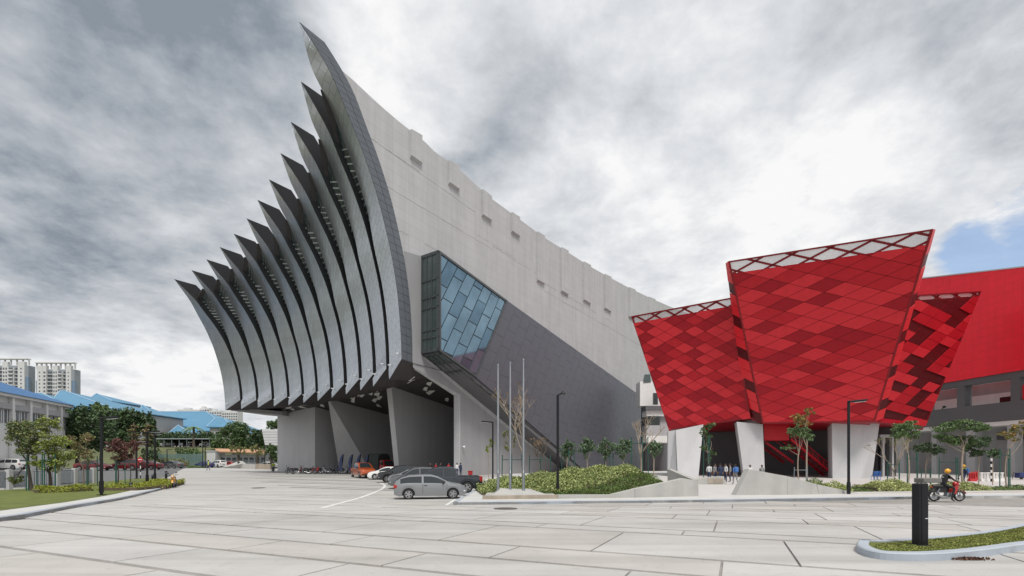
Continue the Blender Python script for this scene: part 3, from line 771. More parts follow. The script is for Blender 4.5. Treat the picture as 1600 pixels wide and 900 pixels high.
# soffit, light panels and the walls under it
def zs(u, v): return 12.7 - .14 * u - .055 * v
m = MB()
front = []
for k in range(12):
    d = E1[k][0] - O; front.append(E1[k][0]); 
    d3 = E3[k][0] - O; front.append(W(d3.dot(U) + 3.2, d3.dot(V), E3[k][0].z + .35))
mid = [W(-1.5, (p - O).dot(V), zs(-1.5, (p - O).dot(V))) for p in front]
back = [W(14, (p - O).dot(V), zs(14, (p - O).dot(V))) for p in front]
# continue to the end of the walls
mid.append(W(-1.0, 44, zs(-1, 44))); back.append(W(14, 44, zs(14, 44))); front.append(front[-1].lerp(mid[-1], .6))
n = len(front)
m.add(front + mid + back, [(i, i + 1, n + i + 1, n + i) for i in range(n - 1)] + [(n + i, n + i + 1, 2 * n + i + 1, 2 * n + i) for i in range(n - 1)])
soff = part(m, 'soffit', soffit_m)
m = MB(); a, b, c = W(-7, 35.7, E3[11][0].z + .6), W(-1.0, 44.2, zs(-1, 44) - .02), W(3, 44.2, zs(-1, 44) - .02)
d11 = E3[11][0] + U * .8
m.prism([d11, W(-1.2, 44.4, zs(-1, 44) - .25), W(4, 44.4, zs(-1, 44) - .25), d11 + U * 8], [d11 + Vector((0, 0, .6)), W(-1.2, 44.4, zs(-1, 44) + 1.2), W(4, 44.4, zs(-1, 44) + 1.2), d11 + U * 8 + Vector((0, 0, .6))])
part(m, 'eaves_end', wallgrey)
fuv = [((p - O).dot(U), (p - O).dot(V), p.z) for p in front]
def zs2(u, v):
    if u >= -1.5: return zs(u, v)
    f = min(fuv, key=lambda q: abs(q[1] - v)); fs = sorted(fuv, key=lambda q: q[1])
    for a_, b_ in zip(fs, fs[1:]):
        if a_[1] <= v <= b_[1]:
            t_ = (v - a_[1]) / (b_[1] - a_[1] + 1e-9); f = tuple(a_[i] + (b_[i] - a_[i]) * t_ for i in range(3)); break
    t_ = min(1, (u + 1.5) / (f[0] + 1.5)); return zs(-1.5, v) + (f[2] - zs(-1.5, v)) * t_
lp = mat('soffit_light_panel', (.74, .73, .70), .5, var=.03)
rr = random.Random(5)
for (u, v, l, w, a) in [(-5.2, 3.2, 3.4, .9, 50), (-1, 2.2, 1.2, .7, 20), (1, 3.0, 1.6, .6, 60), (3.5, 4.6, 1.8, .6, 60), (5.5, 3.0, 2.2, .6, 60), (3, 8.2, 2.4, .8, 70), (8, 4.5, 2.2, .6, 55), (7, 8.6, 1.8, .6, 50), (10, 6.5, 2, .6, 60),
                        (-2, 22.6, 3, .9, 80), (0, 16, 2.2, .8, 60), (2, 19, 2, .7, 65), (3, 15, 2.4, .6, 60), (4.5, 21, 1.6, .6, 40), (5, 17.5, 2.2, .6, 65), (6, 14.5, 2.6, .6, 60), (7.5, 19.5, 2, .6, 60), (8.5, 16, 2.4, .6, 60), (10, 13.5, 2.4, .6, 60), (-1.5, 14.3, 1.4, .5, 60), (1, 13.2, 1.6, .6, 60),
                        (-3.4, 22.4, 2.6, .8, 75), (-3.2, 20.2, 2.2, .6, 62), (-2.6, 18.2, 2.4, .7, 70), (-3.4, 16.4, 2.2, .6, 60), (-2.4, 14.4, 2.4, .6, 65), (-.6, 20.8, 2.4, .7, 60), (-.8, 18.4, 2.2, .6, 70), (-1.0, 16.2, 2.4, .7, 60), (.6, 22.4, 2, .6, 60), (1.0, 14.2, 1.8, .6, 60), (1.4, 17.2, 2.2, .6, 66), (-4.6, 14, 1.8, .6, 60), (-4.8, 18.6, 2, .6, 70), (-3.6, 12.6, 1.6, .6, 60), (-3.5, 5.5, 2, .7, 55), (-3, 8.0, 2.2, .7, 60), (0, 5.4, 1.8, .7, 60), (1.5, 7.6, 1.8, .6, 55), (-2.5, 31, 1.8, .8, 40), (-2.6, 35, 2.2, 1, 75), (-1, 33.5, 1.6, .8, 30), (-1.5, 39, 2.6, 1, 80), (0, 29.5, 1.6, .7, 60), (-3.5, 41.5, 1.8, .8, 75), (-1, 36.5, 1.2, .6, 60)]:
    ca, sa = math.cos(R(a)), math.sin(R(a)); m = MB()
    pts = [(-l / 2, -w / 2 * .4), (l / 2, -w / 2), (l / 2 - w * .9, w / 2), (-l / 2 + w * rr.uniform(-.3, .8), w / 2)]
    vz = []
    for x, y in pts:
        uu, vv = u + x * ca - y * sa, v + x * sa + y * ca; vz.append(W(uu, vv, zs2(uu, vv) - .03))
    m.prism([p - Vector((0, 0, .10)) for p in vz], [p - Vector((0, 0, .015)) for p in vz]); part(m, 'light_panel', lp, parent=soff)
gd = -.3
# A: left wall, front face and return
m = MB()
m.prism([W(0, 43, gd), W(0, 31.6, gd), W(15, 31.6, gd), W(15, 43, gd)], [W(0, 43, zs(0, 43) - .02), W(0, 31.6, zs(0, 31.6) - .02), W(15, 31.6, zs(15, 31.6) - .02), W(15, 43, zs(15, 43) - .02)])
wa = part(m, 'left_wall', wallpale)
# B: folded middle wall
zt = lambda u, v: zs(u, v) - .02
m = MB(); vb = 25.0
F0, F1 = W(-2.0, vb, zt(-2, vb)), W(6.4, vb, gd); ug1 = uvz(531.5, 733, vb + 3.6)[0]; ug0 = uvz(512.5, 630, vb + 1.0)[0]; G0, G1 = W(ug0, vb + 1.0, zt(ug0, vb + 1)), W(ug1, vb + 3.6, gd)
part(mf := MB(), 'x', wallpale) if False else None; mf = MB(); mf.add([F0, F1, G0, G1], ((0, 1, 3), (0, 3, 2))); m.add([F0, F1, W(14.5, vb - .8, gd), W(14.5, vb - .8, zt(14.5, vb - .8))], ((0, 1, 2, 3),))
m.add([G0, G1, W(14.5, vb + 2.2, gd), W(14.5, vb + 1, zt(14.5, vb + 1))], ((0, 1, 2, 3),))
fw_ = part(m, 'folded_wall', wallgrey); part(mf, 'front_facet', wallpale, parent=fw_)  # facet in paler grey: same paint, its front light put into the colour
# C: leaning wall near the opening
m = MB(); vc = 11.1
m.prism([W(0, vc, gd), W(0, vc + .95, gd), W(15, vc + .95, gd), W(15, vc, gd)], [W(-1.6, vc, zt(-1.6, vc)), W(-1.6, vc + .95, zt(-1.6, vc + .95)), W(15, vc + .95, zt(15, vc + .95)), W(15, vc, zt(15, vc))])
lw_ = part(m, 'leaning_wall', wallgrey); m = MB(); m.prism([W(-.04, vc - .02, gd), W(-.04, vc + .97, gd), W(.0, vc + .97, gd), W(.0, vc - .02, gd)], [W(-1.64, vc - .02, zt(-1.6, vc)), W(-1.64, vc + .97, zt(-1.6, vc + .95)), W(-1.6, vc + .97, zt(-1.6, vc + .95)), W(-1.6, vc - .02, zt(-1.6, vc))]); part(m, 'front_facet', wallpale, parent=lw_)  # thin slab added over the wall's end; its paler grey carries the front light
m = MB(); m.prism([W(14.2, .9, gd), W(14.2, 44, gd), W(15.5, 44, gd), W(15.5, .9, gd)], [W(14.2, .9, 12), W(14.2, 44, 12), W(15.5, 44, 12), W(15.5, .9, 12)]); part(m, 'rear_wall', walldark)  # dark grey wall added to stop light leaking in under the hall
m = MB(); m.prism([W(12.6, 1.0, gd), W(12.6, 3.4, gd), W(12.9, 3.4, gd), W(12.9, 1.0, gd)], [W(12.6, 1.0, 9.2), W(12.6, 3.4, 9.2), W(12.9, 3.4, 9.2), W(12.9, 1.0, 9.2)]); part(m, 'dark_interior', black_m)  # black slab standing for the darkness inside the opening
# body of the hall behind, so that it is solid from the sides
m = MB()
m.prism([W(15.6, 1.1, 0), W(100, 1.1, 0), W(100, 35, 0), W(15.6, 35, 0)], [W(15.6, 1.1, 32), W(100, 1.1, 32), W(100, 35, 21), W(15.6, 35, 21)]); part(m, 'hall_body', walldark)
for px, py, v in ((723, 698.5, 0), (431.5, 706, 43)):
    p = onplane(px, py, W(0, v, 0), V) - V * .25; m = MB(); m.ellipsoid(p, (.16, .16, .18)); m.tube([p, p + V * .4 + Vector((0, 0, .1))], .05, 6); part(m, 'security_camera', lamp_w, parent=side, smooth=40)

# projecting wedge box: glass end, clad flank
vb = -2.65
def onb(px, py): return uvz(px, py, vb)
tl, tr = onb(686, 391.5), onb(1010.5, 625.5); bl, br = onb(686, 548.5), onb(911, 733.5); b2 = onb(744, 590); g1 = onb(793, 470); g0 = b2
box = part(MB_ := MB(), 'wedge_box', clad_m) if False else None
def lerp2(a, b, t): return (a[0] + (b[0] - a[0]) * t, a[1] + (b[1] - a[1]) * t)
def clip(poly, win):
    """Sutherland-Hodgman, convex counter-clockwise or clockwise window"""
    ar = sum(a[0] * b[1] - b[0] * a[1] for a, b in zip(win, win[1:] + win[:1]))
    out = list(poly)
    for a, b in zip(win, win[1:] + win[:1]):
        def ins(p): return ((b[0] - a[0]) * (p[1] - a[1]) - (b[1] - a[1]) * (p[0] - a[0])) * ar >= -1e-9
        res = []
        for i in range(len(out)):
            p, q = out[i - 1], out[i]; ip, iq = ins(p), ins(q)
            if ip != iq:
                dx, dy = q[0] - p[0], q[1] - p[1]; ex, ey = b[0] - a[0], b[1] - a[1]
                t = (ex * (a[1] - p[1]) - ey * (a[0] - p[0])) / (ex * dy - ey * dx); res.append((p[0] + dx * t, p[1] + dy * t))
            if iq: res.append(q)
        out = res
        if len(out) < 3: return []
    return out
def area(p): return abs(sum(a[0] * b[1] - b[0] * a[1] for a, b in zip(p, p[1:] + p[:1]))) / 2
def inset(p, d):
    """offset a convex polygon inwards by d"""
    n = len(p); ar = sum(a[0] * b[1] - b[0] * a[1] for a, b in zip(p, p[1:] + p[:1])); sg = 1 if ar > 0 else -1
    L = []
    for a, b in zip(p, p[1:] + p[:1]):
        dx, dy = b[0] - a[0], b[1] - a[1]; l = math.hypot(dx, dy)
        if l < 1e-6: continue
        nx, ny = -dy / l * sg, dx / l * sg; L.append((a[0] + nx * d, a[1] + ny * d, dx, dy))
    out = []
    for i in range(len(L)):
        x0, y0, dx0, dy0 = L[i - 1]; x1, y1, dx1, dy1 = L[i]; den = dx0 * dy1 - dy0 * dx1
        if abs(den) < 1e-9: out.append((x1, y1)); continue
        t = ((x1 - x0) * dy1 - (y1 - y0) * dx1) / den; out.append((x0 + dx0 * t, y0 + dy0 * t))
    ar2 = sum(a[0] * b[1] - b[0] * a[1] for a, b in zip(out, out[1:] + out[:1]))
    return out if ar2 * ar > 0 and area(out) < area(p) else []
face = [tl, tr, br, b2, bl]
# core volume of the box
m = MB(); core = inset([tl, tr, (br[0] + 2.0, gd), (br[0], gd), bl], .06)
core = [tl, tr, (tr[0], gd), (br[0] - .8, gd), bl]
m.prism([W(u, vb + .14, z) for u, z in core], [W(u, .3, z) for u, z in core])
box = part(m, 'wedge_box', walldark)
full = [tl, tr, (tr[0], gd), (br[0], br[1]), bl]
ex = Vector((tr[0] - tl[0], tr[1] - tl[1])).normalized(); st = Vector((g1[0] - g0[0], g1[1] - g0[1])).normalized()
glass_poly = [tl, g1, g0, bl]; clad_poly = [g1, tr, (tr[0], gd), br, g0]
orig = Vector(g1)
def strip_tiles(win, colw, tl_len, i0, i1, j0, j1, fn, gap, umax=1e9, stagger=.42):
    for i in range(i0, i1):
        for j in range(j0, j1):
            # column i along ex, tile j down the steep direction, joints parallel to ex, staggered
            s0 = -(j + (i * stagger) % 1.0) * tl_len; s1 = s0 - tl_len
            c = [orig + ex * (i * colw) + st * s0, orig + ex * ((i + 1) * colw) + st * s0, orig + ex * ((i + 1) * colw) + st * s1, orig + ex * (i * colw) + st * s1]
            p = clip([(q.x, q.y) for q in c], win)
            if len(p) < 3 or area(p) < .12: continue
            p = inset(p, gap)
            if len(p) < 3 or area(p) < .06: continue
            fn(p, i, j)
wcol = (Vector(g1) - Vector(tl)).length / 8
rg = random.Random(11)
gpane = []
def pane(p, i, j):
    m = MB(); d = rg.uniform(0, .03)
    ta, tb = rg.uniform(-.012, .012), rg.uniform(-.012, .012); uc, zc = p[0]
    m.prism([W(u, vb + .12, z) for u, z in p], [W(u, vb + .04 - d + ta * (u - uc) + tb * (z - zc), z) for u, z in p]); o = part(m, 'pane', rg.choice([glass_m, glass_m, glass_2]), parent=win)
glass_2 = mat('blue_glass_deep', (.10, .18, .25), .05, .6, var=.3, vscale=.4, spec=.8)
m = MB(); fo = glass_poly; fi = inset(glass_poly, .28)
for i in range(4):
    j = (i + 1) % 4
    m.prism([W(*((fo[i][0], vb - .08, fo[i][1]))), W(fo[j][0], vb - .08, fo[j][1]), W(fi[j][0], vb - .08, fi[j][1]), W(fi[i][0], vb - .08, fi[i][1])],
            [W(fo[i][0], vb + .12, fo[i][1]), W(fo[j][0], vb + .12, fo[j][1]), W(fi[j][0], vb + .12, fi[j][1]), W(fi[i][0], vb + .12, fi[i][1])])
win = part(m, 'glass_front', mull_m)
strip_tiles(fi, wcol, 3.6, -9, 3, -3, 9, pane, .055)
def cpanel(p, i, j):
    m = MB(); d = rg.uniform(0, .012)
    m.prism([W(u, vb + .12, z) for u, z in p], [W(u, vb - .02 - d, z) for u, z in p]); part(m, 'panel', clad_m, parent=box)
umid = (g1[0] + 90)
cut = [(p) for p in clip(clad_poly, [(-50, -50), (umid, -50), (umid, 80), (-50, 80)])]
strip_tiles(cut, 2.05, 2.9, 0, 48, -4, 22, cpanel, .013, stagger=.45)
# left glazed cheek of the box
cl = [W(tl[0] + .02, vb - .0, 0), W(tl[0], -.05, 0)]
m = MB()
def cheek(t, h): return W(tl[0] - .05, vb + (0 - vb) * t, bl[1] + (tl[1] - bl[1]) * h - (1.2 * t if False else 0))
for a, b, c, d in [((0, 0), (1, 0), (1, .03), (0, .03)), ((0, .97), (1, .97), (1, 1), (0, 1)), ((0, 0), (.09, 0), (.09, 1), (0, 1)), ((.93, 0), (1, 0), (1, 1), (.93, 1))] + \
        [((0, h), (1, h), (1, h + .014), (0, h + .014)) for h in (.14, .215, .44, .545, .72)] + [((t, 0), (t + .04, 0), (t + .04, 1), (t, 1)) for t in (.36, .66)]:
    q = [cheek(*x) for x in (a, b, c, d)]; m.prism(q, [x - U * .14 for x in q])
ck = part(m, 'glazed_cheek', mull_m)
ts = (.09, .36, .66, .93); hs = (.03, .14, .215, .44, .545, .72, .97)
for i in range(3):
    for j in range(6):
        q = [cheek(ts[i], hs[j]), cheek(ts[i + 1], hs[j]), cheek(ts[i + 1], hs[j + 1]), cheek(ts[i], hs[j + 1])]; m = MB(); m.prism(q, [x - U * .05 for x in q]); part(m, 'pane', glass_g, parent=ck)
# underside: glazed near the front, dark further down
eb = Vector((br[0] - bl[0], br[1] - bl[1])); lb = eb.length
def und(t, w): return W(bl[0] + eb.x * t, vb + (0 - vb) * w, bl[1] + eb.y * t - .03)
m = MB(); ug = .27
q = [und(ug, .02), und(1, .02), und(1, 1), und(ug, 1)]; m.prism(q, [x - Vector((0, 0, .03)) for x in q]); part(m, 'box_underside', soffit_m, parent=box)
m = MB()
for a, b, c, d in [((0, w), (ug, w), (ug, w + .07), (0, w + .07)) for w in (0, .31, .62, .93)] + [((t, 0), (t + .012, 0), (t + .012, 1), (t, 1)) for t in (0, .05, .10, .155, .205, .258)]:
    q = [und(*x) for x in (a, b, c, d)]; m.prism(q, [x - Vector((0, 0, .12)) for x in q])
ub = part(m, 'glazed_underside', mull_m)
ts = (.012, .05, .10, .155, .205, .258); ws = (.07, .31, .62, .93)
for i in range(5):
    for j in range(3):
        q = [und(ts[i] + .005, ws[j] + .02), und(ts[i + 1] - .003, ws[j] + .02), und(ts[i + 1] - .003, ws[j + 1] - .02), und(ts[i] + .005, ws[j + 1] - .02)]; m = MB(); m.prism(q, [x - Vector((0, 0, .04)) for x in q]); part(m, 'pane', glass_g, parent=ub)
# ------------------------------------------------------------------ red pavilion
pav_r = thing('red_pavilion', 'faceted bright red pavilion of perforated diamond panels on leaning pale columns', 'building', (28, 54, g(28, 54)))
PI_ = Matrix.Translation(-pav_r.location)
def rpart(mb, name, m, parent=None, **k):
    mb.v = [tuple(PI_ @ Vector(p)) for p in mb.v]; return mb.build(name, m, parent=parent or pav_r, **k)
mesh_pane = bpy.data.materials.new('perforated_mesh'); mesh_pane.use_nodes = True
def _mp():
    nt = mesh_pane.node_tree; N = nt.nodes; L = nt.links; b = N['Principled BSDF']; b.inputs['Base Color'].default_value = (.62, .58, .60, 1); b.inputs['Roughness'].default_value = .5
    t = N.new('ShaderNodeBsdfTransparent'); mx = N.new('ShaderNodeMixShader'); mx.inputs[0].default_value = .45
    L.new(t.outputs[0], mx.inputs[1]); L.new(b.outputs[0], mx.inputs[2]); L.new(mx.outputs[0], N['Material Output'].inputs[0])
_mp()
def crystal(name, quad, dirs, deltas, node, open_h, pal, backdir, seed, body_drop, dup_w=.05, skip=()):
    """quad: TL TR BR BL in space (planar); lattice node and step vectors are given as photo pixels seen on that plane"""
    TL, TR, BR, BL = quad
    e1 = (TR - TL).normalized(); n = (TR - TL).cross(BL - TL).normalized()
    if n.y > 0: n = -n
    e2 = n.cross(e1) if n.cross(e1).z > 0 else e1.cross(n)
    def to2(p): d = p - TL; return (d.dot(e1), d.dot(e2))
    def to3(q, o=0.0): return TL + e1 * q[0] + e2 * q[1] + n * o
    F = [to2(p) for p in (TL, TR, BR, BL)]
    def px2(x, y): return Vector(to2(onplane(x, y, TL, n)))
    n0 = px2(*node); d1 = (px2(node[0] + dirs[0][0], node[1] + dirs[0][1]) - n0); d2 = (px2(node[0] + dirs[1][0], node[1] + dirs[1][1]) - n0)
    rn = random.Random(seed)
    # frame: rim plus lattice ribs
    m = MB(); Fi = inset(F, .16)
    for i in range(4):
        j = (i + 1) % 4; m.prism([to3(F[i], .02), to3(F[j], .02), to3(Fi[j], .02), to3(Fi[i], .02)], [to3(F[i], -.22), to3(F[j], -.22), to3(Fi[j], -.22), to3(Fi[i], -.22)])
    for a, b in ((d1, d2), (d2, d1)):
        for i in range(-40, 41):
            c = n0 + b * i; nn = Vector((-a.y, a.x)).normalized() * .10
            p0, p1 = c - a * 60, c + a * 60
            p = clip([tuple(p0 - nn), tuple(p1 - nn), tuple(p1 + nn), tuple(p0 + nn)], F)
            if len(p) >= 3: m.prism([to3(q, -.06) for q in p], [to3(q, -.2) for q in p])
    fr = rpart(m, name, red_f)
    bodyF = [(F[0][0], F[0][1] - open_h), (F[1][0], F[1][1] - open_h), F[2], F[3]]
    solid = clip(F, [(-99, -99), (99, -99), (99, 0), (-99, 0)])
    def ysplit(x): t = (x - F[0][0]) / (F[1][0] - F[0][0]); return F[0][1] + (F[1][1] - F[0][1]) * t - open_h
    far = 200
    lowwin = [(-far, ysplit(-far)), (far, ysplit(far)), (far, -far), (-far, -far)]; upwin = [(-far, ysplit(-far)), (far, ysplit(far)), (far, far), (-far, far)]
    lowF, upF = clip(F, lowwin), clip(F, upwin)
    cnt = 0
    for i in range(-30, 31):
        for j in range(-30, 31):
            q = n0 + d1 * i + d2 * j; dia = [tuple(q), tuple(q + d1), tuple(q + d1 + d2), tuple(q + d2)]
            p = clip(dia, lowF)
            if len(p) >= 3 and area(p) > .05:
                p = inset(p, .02)
                if len(p) >= 3 and area(p) > .04:
                    mi, off = pal(i, j, rn)
                    m = MB(); m.prism([to3(x, off - .05) for x in p], [to3(x, off) for x in p]); rpart(m, 'panel', mi, parent=fr); cnt += 1
            p = clip(dia, upF)
            if len(p) >= 3 and area(p) > .08:
                p = inset(p, .02)
                if len(p) >= 3 and area(p) > .04:
                    m = MB(); m.prism([to3(x, -.10) for x in p], [to3(x, -.12) for x in p]); rpart(m, 'mesh_panel', mesh_pane, parent=fr)
    # closed body behind the screen
    bF = lowF; m = MB(); bd = Vector(backdir)
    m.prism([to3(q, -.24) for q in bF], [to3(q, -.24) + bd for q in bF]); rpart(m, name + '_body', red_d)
    print(name, cnt)
    return fr
def planar(tl, tr, br, bl):
    TL, TR, BL = Q(*tl), Q(*tr), Q(*bl); n = (TR - TL).cross(BL - TL); return (TL, TR, onplane(br[0], br[1], TL, n), BL)
cq = planar((1138, 408, 50), (1458, 357.5, 43.1), (1367, 659), (1191, 662, 54))
lq = planar((986, 494, 58.8), (1143, 464.8, 52.6), (1173, 654), (1045, 672, 59.8))
rq = planar((1426, 461, 49.2), (1533.5, 454.5, 54.5), (1446, 666), (1369, 656, 51.8))
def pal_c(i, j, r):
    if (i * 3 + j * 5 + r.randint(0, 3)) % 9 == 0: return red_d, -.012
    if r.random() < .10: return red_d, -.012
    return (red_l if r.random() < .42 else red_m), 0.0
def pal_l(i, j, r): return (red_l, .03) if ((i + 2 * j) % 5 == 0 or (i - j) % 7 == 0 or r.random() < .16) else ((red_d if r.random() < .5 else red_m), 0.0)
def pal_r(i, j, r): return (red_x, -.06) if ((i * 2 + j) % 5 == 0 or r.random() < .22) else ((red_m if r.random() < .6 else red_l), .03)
crystal('front_screen', cq, ((29, -15.3), (26.5, 6.6)), None, (1175.5, 451.7), 1.25, pal_c, (3.2, 6, -.5), 3, 1)
crystal('west_screen', lq, ((16, -9.0), (16, 8.6)), None, (1069.5, 518), .85, pal_l, (2.2, 5, -.5), 4, 1)
crystal('east_screen', rq, ((12.5, -11.5), (17, 8)), None, (1475, 505), .55, pal_r, (2.5, 3, -.3), 5, 1)
# narrow facets either side of the front screen, of flat bright and maroon panels
def facet(name, a0, a1, b0, b1, n, seed):
    r = random.Random(seed); m = MB(); nn = (a1 - a0).cross(b0 - a0).normalized()
    if nn.dot((a0 + b1) / 2 - Vector((0, 0, EYE))) > 0: nn = -nn
    m.v = []; m.f = []; m.m = []
    K = 12; ra = [a0.lerp(a1, i / K) - nn * .16 for i in range(K + 1)]; rb = [b0.lerp(b1, i / K) - nn * .16 for i in range(K + 1)]
    m.add(ra + rb, [(i, i + 1, K + 2 + i, K + 1 + i) for i in range(K)]); f = rpart(m, name, red_f)
    for i in range(n):
        t0, t1 = i / n, (i + 1) / n; sk = .35 / n
        q = [a0.lerp(a1, t0), b0.lerp(b1, min(1, max(0, t0 - sk))), b0.lerp(b1, min(1, t1 - sk)), a0.lerp(a1, t1)]; c = sum(q, Vector()) / 4
        n_ = (q[1] - q[0]).cross(q[3] - q[0]).normalized(); n_ = -n_ if n_.dot(c - Vector((0, 0, EYE))) > 0 else n_
        q = [c + (p - c) * .955 for p in q]; m = MB(); dk = i % 3 == 2
        m.prism([p - n_ * .02 for p in q], [p + n_ * (.0 if dk else .03) for p in q]); rpart(m, 'panel', red_x if dk else red_w2, parent=f)
facet('west_facet', cq[0], cq[3], Q(1134, 411, 51.3), Q(1166, 655, 55.4), 15, 1)
facet('east_facet', cq[1], cq[2], Q(1461.5, 358, 43.9), Q(1378.5, 659, 51.4), 16, 2)
# underside, columns and the walls under the pavilion
zb = cq[3].z
ug_ = [lq[3] + Vector((.15, .3, .05)), lq[2] + Vector((0, .3, .05)), cq[3] + Vector((0, .3, .05)), cq[2] + Vector((0, .3, .05)), rq[2] + Vector((-.2, .4, .05)), Vector((49, 66, zb)), lq[3] + Vector((2.8, 8.5, .05))]
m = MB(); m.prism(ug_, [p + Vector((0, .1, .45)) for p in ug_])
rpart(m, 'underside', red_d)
def column(top_px, bot_px, Yt, Yb, depth, name='column'):
    """front quad from pixels, tapered prism going back"""
    t = [Q(x, y, Yt + dy) for x, y, dy in top_px]; b = []
    for x, Y in bot_px: p = P(x, Y); p.z -= .1; b.append(p)
    m = MB(); n = len(t); tb = [p + Vector((p.x / p.y * depth * .75, depth, 0)) for p in reversed(t)]; bb = [p + Vector((p.x / p.y * depth * .75, depth, 0)) for p in reversed(b)]
    m.prism(b + bb, t + tb); return rpart(m, name, wallpale)
column([(1056, 672, 0), (1099, 663, 0)], [(1059, 56.2), (1091, 55.4)], 57.2, 0, 2.6)
column([(1044, 674, .5), (1055.5, 672, 0)], [(1043.5, 58), (1058, 56.4)], 57.6, 0, 1.5, 'column_return')
column([(1151, 659, 0), (1192, 663, 0)], [(1163, 55.0), (1195.5, 54.6)], 55.0, 0, 2.4)
column([(1300, 660, 0), (1352, 661, 0), (1374.5, 659, .8)], [(1301, 52.6), (1345, 52.0), (1362, 53.2)], 52.4, 0, 3.2)
m = MB()
for x0, x1, Y0, Y1 in ((1076, 1165, 66, 64), (1188, 1306, 63, 62), (1365, 1400, 60, 58)):
    a, b = P(x0, Y0), P(x1, Y1); m.prism([a - Vector((0, 0, .3)), b - Vector((0, 0, .3)), b + Vector((.5, 1, -.3)), a + Vector((.5, 1, -.3))], [Vector((p.x, p.y, zb + .1)) for p in (a, b, b + Vector((.5, 1, 0)), a + Vector((.5, 1, 0)))])
rpart(m, 'rear_wall', walldark)
for px, w, h, z in ((1378.5, .75, 4.3, .3), (1300, .7, 2.9, .2)):
    m = MB(); p = P(px, 57.2 if px > 1350 else 61.2); m.box((p.x, p.y, p.z + z + h / 2), (w, .3, h)); rpart(m, 'doorway', black_m)
m = MB(); p = P(1386, 57); m.box((p.x, p.y, p.z + 4.9), (1.9, .4, .35)); m.box((p.x - .55, p.y, p.z + 2.4), (.25, .4, 4.6)); m.box((p.x + .55, p.y, p.z + 2.4), (.2, .4, 4.6)); rpart(m, 'door_frame', wallgrey)
# red stair under the front
st_ = MB()
Ys = 55.6
l0, l1 = Q(1193, 688, Ys), Q(1232, 688, Ys); zt_ = Q(0, 664, Ys).z
st_.box(((l0.x + l1.x) / 2, Ys + 1, l0.z + .1), (l1.x - l0.x, 2.2, .22)); st_.box(((l0.x + l1.x) / 2, Ys - .08, (l0.z + zt_) / 2 + .1), (l1.x - l0.x, .08, zt_ - l0.z)); 
st_.box((l0.x + .05, Ys + 1, (l0.z + zt_) / 2), (.08, 2.2, zt_ - l0.z))
stair = rpart(st_, 'stair_landing', red_m)
m = MB(); a = Q(1236, 688, Ys); b = P(1304, Ys - .3); b.z += .2
for off in (0.0, 2.0):
    for z0, w in ((0.0, .32), (.95, .09), (.55, .05)):
        p, q = a + Vector((0, off, z0)), b + Vector((0, off, z0)); m.prism([p, q, q + Vector((0, .08, 0)), p + Vector((0, .08, 0))], [x + Vector((0, 0, w)) for x in (p, q, q + Vector((0, .08, 0)), p + Vector((0, .08, 0)))])
    for i in range(9):
        p = a.lerp(b, i / 8) + Vector((0, off, .2)); m.tube([p, p + Vector((0, 0, .8))], .03, 5)
rpart(m, 'stair_railing', red_m, parent=stair)
for i in range(12):
    p = a.lerp(b, (i + .5) / 12); m = MB(); m.box((p.x, p.y + 1.02, p.z + .12), (.42, 1.9, .06)); rpart(m, 'step', red_d, parent=stair)
c, d = Q(1196, 690, Ys + 1.2), P(1236, Ys + 1.4, None); d = Q(1240, 722, Ys + 1.4)
m = MB()
for off in (0.0, 2.0):
    for z0, w in ((-.2, .32), (.9, .08)):
        p, q = c + Vector((0, off, z0)), d + Vector((0, off, z0)); m.prism([p, q, q + Vector((0, .08, 0)), p + Vector((0, .08, 0))], [x + Vector((0, 0, w)) for x in (p, q, q + Vector((0, .08, 0)), p + Vector((0, .08, 0)))])
rpart(m, 'lower_railing', red_d, parent=stair)
for i in range(9):
    p = c.lerp(d, (i + .5) / 9); m = MB(); m.box((p.x, p.y + 1.0, p.z), (.36, 1.9, .06)); rpart(m, 'step', red_d, parent=stair)

# ------------------------------------------------------------------ link block between hall and pavilion
link = thing('link_block', 'stepped white and grey link block between the dark wedge and the red pavilion', 'building', Vector(P(1030, 92)))
LI = Matrix.Translation(-link.location)
def lpart(mb, name, m, parent=None, **k):
    mb.v = [tuple(LI @ Vector(p)) for p in mb.v]; return mb.build(name, m, parent=parent or link, **k)
def pxbox(mb, x0, x1, y0, y1, Y, depth=3.0, bottom=None):
    a, b = Q(x0, y1, Y), Q(x1, y0, Y)
    mb.box(((a.x + b.x) / 2, Y + depth / 2, (a.z + b.z) / 2), (abs(b.x - a.x), depth, abs(b.z - a.z)))
for nm, mm, x0, x1, y0, y1, Y in (('upper_wall', white_m, 1000, 1050, 596, 634.2, 93), ('parapet_band', walldark, 1009, 1050, 634, 640.5, 91), ('balcony_wall', white_m, 1010, 1046, 640, 650, 91.5), ('lower_band', wallgrey, 1010, 1050, 664.5, 681.5, 91), ('ground_fascia', white_m, 1010, 1052, 681, 691.5, 90.8),
                                   ('core_wall', walldark, 1008, 1075, 600, 752, 96), ('end_pier', wallgrey, 1031, 1048, 640, 690, 92.2)):
    m = MB(); pxbox(m, x0, x1, y0, y1, Y); lpart(m, nm, mm)
m = MB(); a = [Q(1003, 604, 92.9), Q(1017, 606, 92.9), Q(1020, 585, 92.9), Q(1010, 585, 92.9)]; a = [Q(1005, 598, 92.9), Q(1017, 597, 92.9), Q(1016, 585, 92.9), Q(1008, 585, 92.9)]; m.prism(a, [p + Vector((0, .6, 0)) for p in a]); lpart(m, 'window', glass_g)
for x0, x1, y0, y1 in ((1021, 1028, 614, 632), (1013, 1031, 650.6, 664.2)):
    m = MB(); pxbox(m, x0, x1, y0, y1, 90.9 if y0 < 640 else 91.2, .5); lpart(m, 'window', glass_g)
m = MB(); pxbox(m, 1040, 1050, 560, 600, 94, 3); lpart(m, 'tower_wall', white_m)

